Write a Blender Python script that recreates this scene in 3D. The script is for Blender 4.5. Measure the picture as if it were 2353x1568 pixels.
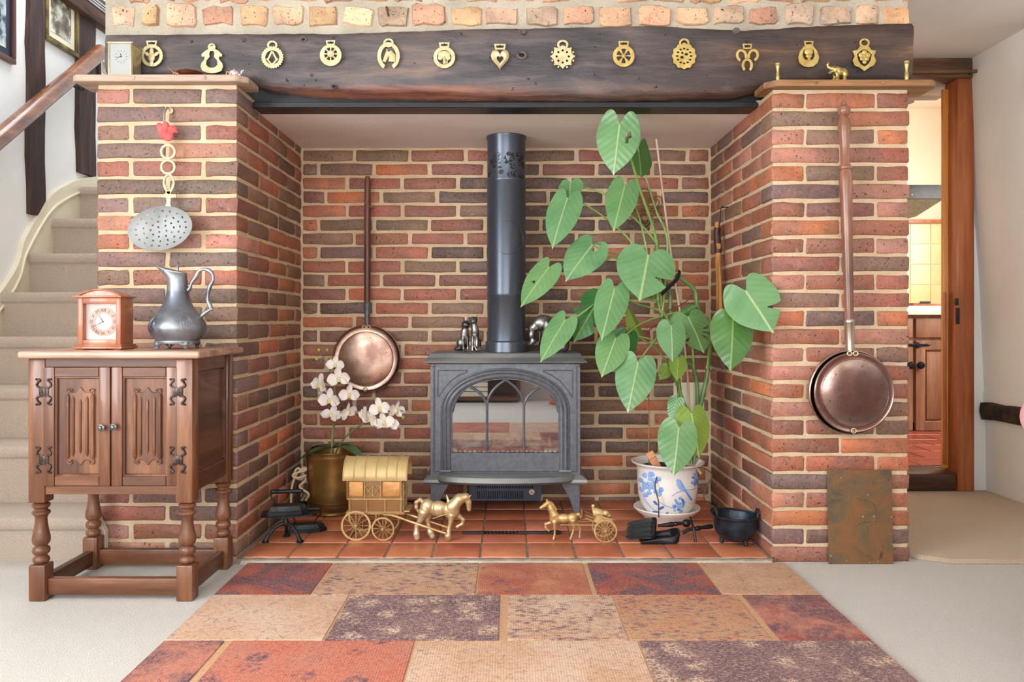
import bpy, bmesh, math, random
import numpy as np
from mathutils import Vector, Matrix, Euler
random.seed(7)
for o in list(bpy.data.objects): bpy.data.objects.remove(o)
SC = bpy.context.scene
COL = SC.collection
PI = math.pi

# ------------------------------------------------------------------ camera
F = 1809.0            # focal length in pixels of the 2353 px wide frame
CX, CY, CH = 1170.0, 735.0, 0.75   # vanishing point and eye height
cam = bpy.data.cameras.new('camera'); camo = bpy.data.objects.new('camera', cam); COL.objects.link(camo)
camo.location = (0, 0, CH); camo.rotation_euler = (PI/2, 0, 0)
cam.sensor_width = 36.0; cam.lens = 36.0*F/2353.0
cam.shift_x = (1176.5-CX)/2353.0; cam.shift_y = -(784.0-CY)/2353.0
cam.clip_start = 0.02; cam.clip_end = 60
SC.camera = camo

# ------------------------------------------------------------------ light
w = bpy.data.worlds.new('world'); SC.world = w; w.use_nodes = True
bg = w.node_tree.nodes['Background']; bg.inputs[0].default_value = (0.80, 0.90, 1.0, 1); bg.inputs[1].default_value = 1.0
def area(name, loc, rot, sx, sy, power, color):
    l = bpy.data.lights.new(name, 'AREA'); l.shape = 'RECTANGLE'; l.size = sx; l.size_y = sy
    l.energy = power; l.color = color
    o = bpy.data.objects.new(name, l); COL.objects.link(o); o.location = loc; o.rotation_euler = rot
    return o
# daylight standing in the window openings of the room (left wall, rear wall) and kitchen
area('daylight_left_window', (-2.13, 0.15, 1.14), (PI/2, 0, -PI/2), 2.0, 1.16, 88, (0.90, 0.95, 1.0))
area('daylight_rear_window', (-0.2, -1.75, 1.12), (PI/2, 0, 0), 2.8, 1.16, 72, (0.97, 0.98, 1.0))
area('added_stair_light', (-1.66, 3.3, 2.95), (math.radians(-12), 0, 0), 0.7, 1.2, 16, (0.95, 0.97, 1.0))  # unseen lamp added above the stairs to brighten the stairwell
area('daylight_kitchen_window', (3.05, 4.1, 1.4), (PI/2, 0, PI/2), 1.0, 0.8, 26, (1.0, 0.95, 0.88))
vs = SC.view_settings
vs.view_transform = 'Standard'; vs.look = 'None'; vs.gamma = 1.0; vs.use_curve_mapping = False
vs.exposure = 0.35

# ------------------------------------------------------------------ helpers
def P(px, py, Y):
    return Vector(((px-CX)*Y/F, Y, CH-(py-CY)*Y/F))
def XP(px, Y): return (px-CX)*Y/F
def ZP(py, Y): return CH-(py-CY)*Y/F
def YF(py, h=0.0): return (CH-h)*F/(py-CY)      # depth of a point at height h seen at row py
def S(r, g, b):
    def f(c):
        c /= 255.0
        return c/12.92 if c <= 0.04045 else ((c+0.055)/1.055)**2.4
    return (f(r), f(g), f(b), 1.0)

ORG = {}
def tag(o, label=None, cat=None, group=None, kind=None):
    if label: o['label'] = label
    if cat: o['category'] = cat
    if group: o['group'] = group
    if kind: o['kind'] = kind
    return o
def thing(name, label, cat, loc=(0, 0, 0), group=None, local=False, rotz=0.0, kind=None):
    o = bpy.data.objects.new(name, None); COL.objects.link(o)
    o.empty_display_size = 0.05
    o.location = loc; o.rotation_euler = (0, 0, rotz)
    tag(o, label, cat, group, kind)
    ORG[o] = Vector((0, 0, 0)) if local else Vector(loc)
    return o

def link(name, me, mat, parent=None, smooth=True, angle=35, shift=True):
    o = bpy.data.objects.new(name, me); COL.objects.link(o)
    if mat is not None and not me.materials: me.materials.append(mat)
    if smooth:
        me.shade_smooth(); me.set_sharp_from_angle(angle=math.radians(angle))
    if parent is not None:
        o.parent = parent
        g = ORG.get(parent, Vector((0, 0, 0)))
        if shift and g.length > 0: me.transform(Matrix.Translation(-g))
        ORG[o] = g
    return o

class MB:
    def __init__(s): s.bm = bmesh.new()
    def _add(s, verts, faces):
        vs_ = [s.bm.verts.new(v) for v in verts]
        for f in faces:
            try: s.bm.faces.new([vs_[i] for i in f])
            except ValueError: pass
        return vs_
    def box(s, x0, x1, y0, y1, z0, z1, bev=0.0, seg=2, M=None):
        if x0 > x1: x0, x1 = x1, x0
        if y0 > y1: y0, y1 = y1, y0
        if z0 > z1: z0, z1 = z1, z0
        v = [(x0,y0,z0),(x1,y0,z0),(x1,y1,z0),(x0,y1,z0),(x0,y0,z1),(x1,y0,z1),(x1,y1,z1),(x0,y1,z1)]
        if M is not None: v = [M @ Vector(p) for p in v]
        vs_ = s._add(v, [(0,3,2,1),(4,5,6,7),(0,1,5,4),(1,2,6,5),(2,3,7,6),(3,0,4,7)])
        if bev > 0:
            ed = set()
            for q in vs_:
                for e in q.link_edges: ed.add(e)
            bmesh.ops.bevel(s.bm, geom=list(ed), offset=bev, segments=seg, affect='EDGES', profile=0.5)
        return s
    def tube(s, pts, r, n=8, cap=True, closed=False, flat=1.0, up=None):
        pts = [Vector(p) for p in pts]; m = len(pts)
        rs = r if isinstance(r, (list, tuple)) else [r]*m
        rings = []; prev = None
        for i in range(m):
            if closed: t = pts[(i+1) % m]-pts[i-1]
            else: t = pts[min(i+1, m-1)]-pts[max(i-1, 0)]
            if t.length < 1e-9: t = Vector((0, 0, 1))
            t.normalize()
            if prev is None:
                a = Vector(up) if up is not None else (Vector((0, 0, 1)) if abs(t.z) < 0.9 else Vector((0, 1, 0)))
                u = (a-t*a.dot(t)).normalized()
            else:
                u = prev-t*prev.dot(t)
                u = u.normalized() if u.length > 1e-6 else prev
            prev = u; b = t.cross(u)
            rings.append([s.bm.verts.new(pts[i]+u*(rs[i]*math.cos(2*PI*k/n))+b*(rs[i]*flat*math.sin(2*PI*k/n))) for k in range(n)])
        for i in range(m if closed else m-1):
            A = rings[i]; B = rings[(i+1) % m]
            for k in range(n):
                s.bm.faces.new((A[k], A[(k+1) % n], B[(k+1) % n], B[k]))
        if cap and not closed:
            s.bm.faces.new(rings[0][::-1]); s.bm.faces.new(rings[-1])
        return s
    def lathe(s, prof, M=None, n=24, a0=0.0, a1=2*PI, squash=None):
        M = M or Matrix.Identity(4)
        full = abs(a1-a0-2*PI) < 1e-6
        cnt = n if full else n+1
        rings = []
        for (r, z) in prof:
            if r < 1e-6:
                rings.append([s.bm.verts.new(M @ Vector((0, 0, z)))]); continue
            rg = []
            for k in range(cnt):
                a = a0+(a1-a0)*k/n
                rr = r*(squash(a, z) if squash else 1.0)
                rg.append(s.bm.verts.new(M @ Vector((rr*math.cos(a), rr*math.sin(a), z))))
            rings.append(rg)
        for i in range(len(rings)-1):
            A, B = rings[i], rings[i+1]
            for k in range(n):
                k2 = (k+1) % cnt
                try:
                    if len(A) == 1 and len(B) == 1: continue
                    if len(A) == 1: s.bm.faces.new((A[0], B[k2], B[k]))
                    elif len(B) == 1: s.bm.faces.new((A[k], A[k2], B[0]))
                    else: s.bm.faces.new((A[k], A[k2], B[k2], B[k]))
                except ValueError: pass
        return s
    def prism(s, pts, t, M=None, bev=0.0):
        """outline in local xz plane, thickness t along +y"""
        M = M or Matrix.Identity(4); n = len(pts)
        if bev > 0:
            c = Vector((sum(p[0] for p in pts)/n, sum(p[1] for p in pts)/n))
            ins = [Vector(p)+(c-Vector(p)).normalized()*bev for p in pts]
            rows = [[(p[0], 0, p[1]) for p in ins], [(p[0], bev, p[1]) for p in pts], [(p[0], t, p[1]) for p in pts]]
        else:
            rows = [[(p[0], 0, p[1]) for p in pts], [(p[0], t, p[1]) for p in pts]]
        R = [[s.bm.verts.new(M @ Vector(v)) for v in row] for row in rows]
        for A, B in zip(R[:-1], R[1:]):
            for k in range(n): s.bm.faces.new((A[k], A[(k+1) % n], B[(k+1) % n], B[k]))
        s.bm.faces.new(R[0]); s.bm.faces.new(R[-1][::-1])
        return s
    def ell(s, c, r, M=None, nu=16, nv=10):
        c = Vector(c); r = (r, r, r) if not isinstance(r, (tuple, list)) else r
        MM = Matrix.Translation(c) @ (M or Matrix.Identity(4)) @ Matrix.Diagonal((r[0], r[1], r[2], 1))
        return s.lathe([(math.sin(PI*i/nv) if 0 < i < nv else 0.0, -math.cos(PI*i/nv)) for i in range(nv+1)], MM, nu)
    def mesh(s, name='m'):
        bmesh.ops.recalc_face_normals(s.bm, faces=s.bm.faces[:])
        me = bpy.data.meshes.new(name); s.bm.to_mesh(me); s.bm.free(); return me
    def build(s, name, mat, parent=None, smooth=True, angle=35, label=None, shift=True):
        o = link(name, s.mesh(name), mat, parent, smooth, angle, shift)
        if label: o['label'] = label
        return o

def struct(name, mb, mat, label=None, smooth=False):
    o = mb.build(name, mat, None, smooth); o['kind'] = 'structure'
    if label: o['label'] = label
    ORG[o] = Vector((0, 0, 0)); return o

def arc(cx, cz, r, a0, a1, n, rz=None):
    rz = rz if rz is not None else r
    return [(cx+r*math.cos(a0+(a1-a0)*i/n), cz+rz*math.sin(a0+(a1-a0)*i/n)) for i in range(n+1)]
def circ(cx, cz, r, n=20, rz=None, rot=0.0):
    rz = rz if rz is not None else r
    out = []
    for i in range(n):
        a = 2*PI*i/n; x = r*math.cos(a); z = rz*math.sin(a)
        out.append((cx+x*math.cos(rot)-z*math.sin(rot), cz+x*math.sin(rot)+z*math.cos(rot)))
    return out

def plate_mesh(loops, t, bev=0.0):
    """flat plate with holes: loops in xz plane, thickness t, centred on y=0, front towards -y"""
    cu = bpy.data.curves.new('plate', 'CURVE'); cu.dimensions = '2D'; cu.fill_mode = 'BOTH'
    cu.extrude = t/2-bev if bev else t/2; cu.bevel_depth = bev; cu.bevel_resolution = 1
    cu.offset = -bev
    for lp in loops:
        sp = cu.splines.new('POLY'); sp.points.add(len(lp)-1)
        for i, p in enumerate(lp): sp.points[i].co = (p[0], p[1], 0, 1)
        sp.use_cyclic_u = True
    ob = bpy.data.objects.new('plate', cu)
    me = bpy.data.meshes.new_from_object(ob)
    bpy.data.objects.remove(ob); bpy.data.curves.remove(cu)
    me.transform(Matrix.Rotation(PI/2, 4, 'X'))
    me.materials.clear()
    return me
def join_meshes(ms, name='j'):
    bm = bmesh.new()
    for m in ms:
        bm.from_mesh(m); bpy.data.meshes.remove(m)
    me = bpy.data.meshes.new(name); bm.to_mesh(me); bm.free(); return me

# signed distance modelling for cast figures ------------------------------
def sdf_mesh(prims, k=0.01, res=56, name='figure', ground=True):
    """prims: ('c',a,b,ra,rb) tapered capsule, ('e',c,(rx,ry,rz)[,Euler]) ellipsoid, optional leading '-' subtracts"""
    lo = np.array([1e9]*3); hi = -lo
    for q in prims:
        if q[0] == 'c':
            for p, r in ((q[1], q[3]), (q[2], q[4])):
                lo = np.minimum(lo, np.array(p)-r); hi = np.maximum(hi, np.array(p)+r)
        elif q[0] == 'e':
            m = max(q[2]); lo = np.minimum(lo, np.array(q[1])-m); hi = np.maximum(hi, np.array(q[1])+m)
    step = (hi-lo).max()/res
    lo = lo-2.5*step; hi = hi+2.5*step
    n = np.ceil((hi-lo)/step).astype(int)+1
    g = np.stack(np.meshgrid(*[lo[i]+step*np.arange(n[i]) for i in range(3)], indexing='ij'), -1)
    D = None
    for q in prims:
        if q[0] in ('c', '-c'):
            a = np.array(q[1], float); b = np.array(q[2], float); ba = b-a
            h = np.clip(((g-a)@ba)/max(ba@ba, 1e-12), 0, 1)
            d = np.linalg.norm(g-a-h[..., None]*ba, axis=-1)-(q[3]+h*(q[4]-q[3]))
        else:
            p = g-np.array(q[1], float)
            if len(q) > 3:
                R = np.array(Euler(q[3]).to_matrix()); p = p@R
            r = np.array(q[2], float)
            k0 = np.linalg.norm(p/r, axis=-1); k1 = np.linalg.norm(p/(r*r), axis=-1)+1e-9
            d = k0*(k0-1.0)/k1
        if D is None: D = d
        elif q[0][0] == '-':
            h = np.clip(0.5-0.5*(D+d)/(k*.5), 0, 1); D = D*(1-h)-d*h+(k*.5)*h*(1-h)
        else:
            h = np.clip(0.5+0.5*(D-d)/k, 0, 1); D = D*(1-h)+d*h-k*h*(1-h)
    s = D < 0
    nc = n-1
    idx = -np.ones(nc, int)
    cor = [(i, j, l) for i in (0, 1) for j in (0, 1) for l in (0, 1)]
    sl = lambda c: tuple(slice(c[i], c[i]+nc[i]) for i in range(3))
    cnt = sum(s[sl(c)].astype(int) for c in cor)
    act = (cnt > 0) & (cnt < 8)
    acc = np.zeros(tuple(nc)+(3,)); num = np.zeros(nc)
    for c in cor:
        for ax in range(3):
            if c[ax]: continue
            c2 = list(c); c2[ax] = 1
            d0 = D[sl(c)]; d1 = D[sl(c2)]
            x = (d0 < 0) != (d1 < 0)
            t = np.where(x, d0/np.where(d0-d1 == 0, 1, d0-d1), 0)
            for i in range(3):
                acc[..., i] += np.where(x, c[i]+(t if i == ax else 0), 0)
            num += x
    pos = np.argwhere(act)
    idx[act] = np.arange(len(pos))
    V = lo+step*(pos+acc[act]/num[act][:, None])
    Fc = []
    for ax in range(3):
        u, v = (ax+1) % 3, (ax+2) % 3
        a = np.take(s, range(0, n[ax]-1), ax); b = np.take(s, range(1, n[ax]), ax)
        e = np.argwhere(a != b)
        ok = (e[:, u] > 0) & (e[:, v] > 0) & (e[:, u] < n[u]-1) & (e[:, v] < n[v]-1)
        e = e[ok]
        def at(du, dv):
            q = e.copy(); q[:, u] -= du; q[:, v] -= dv
            return idx[q[:, 0], q[:, 1], q[:, 2]]
        Q = np.stack([at(0, 0), at(1, 0), at(1, 1), at(0, 1)], 1)
        fl = a[e[:, 0], e[:, 1], e[:, 2]]
        Q[fl] = Q[fl][:, ::-1]
        Fc.append(Q)
    Fc = np.concatenate(Fc)
    me = bpy.data.meshes.new(name)
    me.from_pydata(V.tolist(), [], Fc.tolist()); me.update()
    bm = bmesh.new(); bm.from_mesh(me)
    bmesh.ops.smooth_vert(bm, verts=bm.verts[:], factor=0.4, use_axis_x=True, use_axis_y=True, use_axis_z=True)
    bmesh.ops.recalc_face_normals(bm, faces=bm.faces[:])
    if ground:
        zm = min(v.co.z for v in bm.verts)
        for v in bm.verts: v.co.z -= zm-0.0003
    bm.to_mesh(me); bm.free()
    return me

def bez(p0, p1, p2, n=10, p3=None):
    p0, p1, p2 = Vector(p0), Vector(p1), Vector(p2)
    out = []
    for i in range(n+1):
        t = i/n
        if p3 is None: out.append(p0*(1-t)**2+p1*2*t*(1-t)+p2*t*t)
        else: out.append(p0*(1-t)**3+p1*3*t*(1-t)**2+p2*3*t*t*(1-t)+Vector(p3)*t**3)
    return out
def spline(pts, n=8):
    pts = [Vector(p) for p in pts]; q = [pts[0]]+pts+[pts[-1]]; out = []
    for i in range(1, len(q)-2):
        for j in range(n):
            t = j/n; a, b, c, d = q[i-1], q[i], q[i+1], q[i+2]
            out.append(0.5*((2*b)+(-a+c)*t+(2*a-5*b+4*c-d)*t*t+(-a+3*b-3*c+d)*t**3))
    out.append(pts[-1]); return out

# ------------------------------------------------------------------ materials
class NT:
    def __init__(s, name):
        m = bpy.data.materials.new(name); m.use_nodes = True
        s.m = m; s.t = m.node_tree; s.b = s.t.nodes['Principled BSDF']; s.out = s.t.nodes['Material Output']
    def n(s, ty, **kw):
        nd = s.t.nodes.new(ty)
        for k_, v in kw.items():
            if k_.startswith('i_'):
                nm = k_[2:].replace('_', ' ')
                nd.inputs[int(nm) if nm.isdigit() else nm].default_value = v
            else: setattr(nd, k_, v)
        return nd
    def l(s, a, b): s.t.links.new(a, b)
    def coords(s, scale=(1, 1, 1), kind='Object', rnd=False):
        tc = s.n('ShaderNodeTexCoord'); mp = s.n('ShaderNodeMapping')
        mp.inputs['Scale'].default_value = scale
        s.l(tc.outputs[kind], mp.inputs['Vector'])
        if rnd:
            oi = s.n('ShaderNodeObjectInfo'); ml = s.n('ShaderNodeMath', operation='MULTIPLY'); ml.inputs[1].default_value = 37.0
            s.l(oi.outputs['Random'], ml.inputs[0]); s.l(ml.outputs[0], mp.inputs['Location'])
        return mp.outputs['Vector']
    def noise(s, vec, scale, detail=4.0, rough=0.55, dist=0.0):
        nd = s.n('ShaderNodeTexNoise'); nd.inputs['Scale'].default_value = scale
        nd.inputs['Detail'].default_value = detail; nd.inputs['Roughness'].default_value = rough; nd.inputs['Distortion'].default_value = dist
        if vec is not None: s.l(vec, nd.inputs['Vector'])
        return nd.outputs['Fac']
    def ramp(s, fac, stops, interp='LINEAR'):
        nd = s.n('ShaderNodeValToRGB'); cr = nd.color_ramp; cr.interpolation = interp
        while len(cr.elements) < len(stops): cr.elements.new(0.5)
        for e, (p, c) in zip(cr.elements, stops): e.position = p; e.color = c if len(c) == 4 else (*c, 1)
        s.l(fac, nd.inputs[0]); return nd.outputs['Color']
    def rng(s, fac, a, b, c=0.0, d=1.0):
        nd = s.n('ShaderNodeMapRange'); s.l(fac, nd.inputs[0])
        for i, v in enumerate((a, b, c, d)): nd.inputs[i+1].default_value = v
        return nd.outputs[0]
    def mix(s, fac, a, b, blend='MIX'):
        nd = s.n('ShaderNodeMix', data_type='RGBA', blend_type=blend)
        if isinstance(fac, (int, float)): nd.inputs['Factor'].default_value = fac
        else: s.l(fac, nd.inputs['Factor'])
        for sock, v in ((nd.inputs['A'], a), (nd.inputs['B'], b)):
            pass
        ia = [i for i in nd.inputs if i.name == 'A' and i.type == 'RGBA'][0]; ib = [i for i in nd.inputs if i.name == 'B' and i.type == 'RGBA'][0]
        for sock, v in ((ia, a), (ib, b)):
            if isinstance(v, tuple): sock.default_value = v
            else: s.l(v, sock)
        return [o for o in nd.outputs if o.type == 'RGBA'][0]
    def math(s, op, a, b=None):
        nd = s.n('ShaderNodeMath', operation=op)
        for i, v in enumerate((a, b)):
            if v is None: continue
            if isinstance(v, (int, float)): nd.inputs[i].default_value = v
            else: s.l(v, nd.inputs[i])
        return nd.outputs[0]
    def bump(s, h, strength=0.3, dist=0.01, prev=None):
        nd = s.n('ShaderNodeBump'); nd.inputs['Strength'].default_value = strength; nd.inputs['Distance'].default_value = dist
        s.l(h, nd.inputs['Height'])
        if prev is not None: s.l(prev, nd.inputs['Normal'])
        return nd.outputs[0]
    def fin(s, color, rough=0.6, metal=0.0, normal=None, spec=0.5, **kw):
        b = s.b
        if isinstance(color, tuple): b.inputs['Base Color'].default_value = color
        else: s.l(color, b.inputs['Base Color'])
        if isinstance(rough, (int, float)): b.inputs['Roughness'].default_value = rough
        else: s.l(rough, b.inputs['Roughness'])
        b.inputs['Metallic'].default_value = metal; b.inputs['Specular IOR Level'].default_value = spec
        if normal is not None: s.l(normal, b.inputs['Normal'])
        for k_, v in kw.items(): b.inputs[k_.replace('_', ' ')].default_value = v
        return s.m

def mat(name, c1, c2=None, rough=0.6, metal=0.0, scale=8.0, stretch=(1, 1, 1), lo=0.4, hi=0.62, bump=0.0, bscale=80.0, bdist=0.004, spec=0.5, detail=5.0, rnd=False, dist=0.0, r2=None, **kw):
    t = NT(name); v = t.coords(stretch, rnd=rnd)
    f = t.rng(t.noise(v, scale, detail, dist=dist), lo, hi)
    c = t.mix(f, c1, c2) if c2 else c1
    nrm = None
    if bump: nrm = t.bump(t.noise(v, bscale, 4.0), bump, bdist)
    rr = rough if r2 is None else t.rng(f, 0, 1, rough, r2)
    return t.fin(c, rr, metal, nrm, spec, **kw)

def wood(name, dark, mid, light, axis='x', scale=14.0, rough=0.4, bump=0.15, coat=0.0, knots=0.0):
    st = {'x': (0.09, 1, 1), 'y': (1, 0.09, 1), 'z': (1, 1, 0.09)}[axis]
    t = NT(name); v = t.coords(st, rnd=True)
    n1 = t.noise(v, scale, 6.0, 0.6, 0.6); n2 = t.noise(v, scale*7, 4.0, 0.6)
    f = t.math('ADD', t.math('MULTIPLY', n1, 0.75), t.math('MULTIPLY', n2, 0.25))
    c = t.ramp(f, [(0.33, dark), (0.5, mid), (0.66, light)])
    return t.fin(c, t.rng(f, .3, .7, rough+.08, rough-.05), 0.0, t.bump(f, bump, 0.003), 0.5, Coat_Weight=coat)

def brick_material(name, soot=0.0):
    t = NT(name); oi = t.n('ShaderNodeObjectInfo'); v = t.coords(rnd=True)
    base = oi.outputs['Color']
    n1 = t.rng(t.noise(v, 9.0, 4.0, 0.55), 0.38, 0.62)
    c = t.mix(t.math('MULTIPLY', n1, 0.75), base, t.mix(0.72, base, S(94, 79, 74)))
    n1b = t.rng(t.noise(t.coords((1, 1, 1.6), rnd=True), 14.0, 4.0, 0.6), 0.54, 0.68)
    c = t.mix(t.math('MULTIPLY', n1b, 0.4), c, t.mix(0.6, c, S(196, 118, 80)))
    n2 = t.rng(t.noise(v, 110.0, 6.0, 0.75), 0.36, 0.66)
    c = t.mix(t.math('MULTIPLY', n2, 0.42), c, t.mix(0.55, c, S(206, 152, 116)))
    n2b = t.rng(t.noise(v, 70.0, 5.0, 0.75), 0.52, 0.66)
    c = t.mix(t.math('MULTIPLY', n2b, 0.45), c, t.mix(0.6, c, S(66, 50, 46)))
    n3 = t.rng(t.noise(v, 130.0, 2.0), 0.66, 0.71)
    c = t.mix(t.math('MULTIPLY', n3, 0.9), c, S(46, 36, 34))
    # mortar smears on the face edges
    n5 = t.rng(t.noise(v, 30.0, 5.0, 0.7), 0.62, 0.78)
    c = t.mix(t.math('MULTIPLY', n5, 0.4), c, S(205, 186, 160))
    h = t.math('ADD', t.noise(v, 45.0, 6.0, 0.7), t.math('MULTIPLY', n3, -0.6))
    return t.fin(c, 0.55, 0, t.bump(h, 0.8, 0.005), 0.7)
M_BRICK = brick_material('brick_face')

def mortar_material(name, a, b):
    t = NT(name); v = t.coords()
    c = t.mix(t.rng(t.noise(v, 9.0, 6.0), 0.35, 0.65), a, b)
    c = t.mix(t.math('MULTIPLY', t.rng(t.noise(v, 160.0, 3.0), 0.55, 0.75), 0.4), c, S(150, 130, 105))
    return t.fin(c, 0.75, 0, t.bump(t.noise(v, 90.0, 6.0, 0.75), 0.8, 0.006), 0.5)
M_MORTAR = mortar_material('lime_mortar', S(228, 205, 170), S(208, 181, 143))
M_MORTAR2 = mortar_material('cement_mortar', S(208, 198, 178), S(184, 174, 154))
M_PLASTER = mat('white_plaster', S(240, 240, 238), S(232, 230, 226), 0.9, scale=1.5, bump=0.15, bscale=14, bdist=0.01, spec=0.2)
M_CEIL = mat('ceiling_paint', S(240, 239, 236), S(232, 230, 226), 0.9, scale=2, bump=0.12, bscale=18, spec=0.2)
M_SOFFIT = mat('soffit_board', S(246, 240, 233), S(234, 226, 218), 0.9, scale=3.5, stretch=(0.3, 1, 1), bump=0.1, bscale=60, spec=0.2)
# ================================================================== the shell
CEIL = 1.868; PF = 2.435; BW = 3.185; DW = 3.40
PLX0, PLX1 = -1.276, -0.841     # left pier
PRX0, PRX1 = 0.814, 1.236       # right pier
# carpet
def carpet_material(name, a, b):
    t = NT(name); v = t.coords()
    f = t.rng(t.noise(v, 420.0, 3.0, 0.7), 0.32, 0.68)
    c = t.mix(f, a, b)
    c = t.mix(t.math('MULTIPLY', t.rng(t.noise(v, 3.2, 5.0), 0.4, 0.65), 0.35), c, t.mix(0.5, c, b))
    h = t.math('ADD', t.noise(v, 300.0, 3.0, 0.7), t.math('MULTIPLY', t.noise(v, 14.0, 3.0), 0.6))
    return t.fin(c, 1.0, 0, t.bump(h, 0.8, 0.006), 0.05, Sheen_Weight=0.25)
M_CARPET = carpet_material('wool_carpet', S(226, 220, 211), S(192, 184, 173))
M_CARPET2 = carpet_material('landing_carpet', S(226, 204, 176), S(190, 166, 138))
M_STAIRC = carpet_material('stair_carpet', S(216, 196, 176), S(168, 150, 134))

fl = struct('floor', MB().box(-2.2, 2.6, -1.7, 3.6, -0.06, 0.0), M_CARPET, 'pale beige wool carpet')
ce = MB()
ce.box(-2.25, 2.6, -1.7, 2.5, CEIL, CEIL+.08); ce.box(-1.276, 2.6, 2.5, 3.5, CEIL, CEIL+.08)
struct('ceiling', ce, M_CEIL)
# left wall with a window opening (the window lights the hearth), stairs wall beyond
lw = MB()
WY0, WY1, WZ0, WZ1 = -0.85, 1.15, 0.56, 1.72
lw.box(-2.2, -2.05, -1.7, WY0, 0, 2.9); lw.box(-2.2, -2.05, WY1, 4.5, 0, 2.9)
lw.box(-2.2, -2.05, WY0, WY1, 0, WZ0); lw.box(-2.2, -2.05, WY0, WY1, WZ1, 2.9)
wall_left = struct('wall_left', lw, M_PLASTER, 'white plastered wall with dark timber studs beside the stairs')
rw = MB()
RX0, RX1, RZ0, RZ1 = -1.6, 1.2, 0.54, 1.70
rw.box(-2.2, RX0, -1.75, -1.6, 0, CEIL+.05); rw.box(RX1, 2.6, -1.75, -1.6, 0, CEIL+.05)
rw.box(RX0, RX1, -1.75, -1.6, 0, RZ0); rw.box(RX0, RX1, -1.75, -1.6, RZ1, CEIL+.05)
struct('wall_rear', rw, M_PLASTER)
M_WHITEPAINT = mat('white_gloss', S(236, 234, 228), S(226, 222, 214), 0.35, scale=6)
for i, (xa, xb, ya, yb, z0, z1, ax) in enumerate(((RX0, RX1, -1.7, -1.64, RZ0, RZ1, 'x'), (-2.16, -2.10, WY0, WY1, WZ0, WZ1, 'y'))):
    root = thing('window_%d' % (i+1), None, None, ((xa+xb)/2, (ya+yb)/2, z0), kind='structure')
    m = MB(); t_ = .05
    if ax == 'x':
        m.box(xa, xb, ya, yb, z0, z0+t_); m.box(xa, xb, ya, yb, z1-t_, z1); m.box(xa, xa+t_, ya, yb, z0+t_, z1-t_); m.box(xb-t_, xb, ya, yb, z0+t_, z1-t_)
        m.build('window_frame', M_WHITEPAINT, root, False)
        for q in (1, 2, 3):
            xx = xa+(xb-xa)*q/4; MB().box(xx-.02, xx+.02, ya+.005, yb-.005, z0+t_, z1-t_).build('mullion', M_WHITEPAINT, root, False)
    else:
        m.box(xa, xb, ya, yb, z0, z0+t_); m.box(xa, xb, ya, yb, z1-t_, z1); m.box(xa, xb, ya, ya+t_, z0+t_, z1-t_); m.box(xa, xb, yb-t_, yb, z0+t_, z1-t_)
        m.build('window_frame', M_WHITEPAINT, root, False)
        for q in (1, 2):
            yy = ya+(yb-ya)*q/3; MB().box(xa+.005, xb-.005, yy-.02, yy+.02, z0+t_, z1-t_).build('mullion', M_WHITEPAINT, root, False)
# right wall: old plaster, leaning outwards towards the floor
rm = MB()
rows = []
for z, x in ((0.0, 2.06), (0.3, 2.055), (0.31, 2.052), (0.42, 2.045), (0.45, 2.05), (0.9, 2.03), (1.3, 2.0), (CEIL+.05, 1.975)):
    rows.append([rm.bm.verts.new((x+dx*math.sin(yy*5)*.0, yy, z)) for yy, dx in ((DW+.02, 0), (3.37, 0), (3.0, 0.01), (2.4, 0.015), (1.2, .01), (-1.7, 0))])
for A, B in zip(rows[:-1], rows[1:]):
    for k in range(len(A)-1): rm.bm.faces.new((A[k], A[k+1], B[k+1], B[k]))
rm.box(2.07, 2.4, -1.7, DW+.1, 0, CEIL+.05)
wall_right = struct('wall_right', rm, M_PLASTER, 'white plastered wall with a dark timber rail', True)
# door wall round the kitchen doorway
dw = MB()
dw.box(1.236, 2.3, DW, DW+.12, 1.872, 2.1); dw.box(1.99, 2.3, DW, DW+.12, 0, 1.872)
struct('wall_door', dw, M_PLASTER)
# chimney mass behind piers and above
M_TIMBER = wood('dark_stud_timber', S(30, 22, 22), S(62, 40, 32), S(104, 70, 52), 'z', 18, 0.7, 0.6)
M_OLDOAK = wood('old_oak', S(62, 42, 30), S(104, 74, 50), S(140, 104, 70), 'x', 16, 0.7, 0.5)

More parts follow.
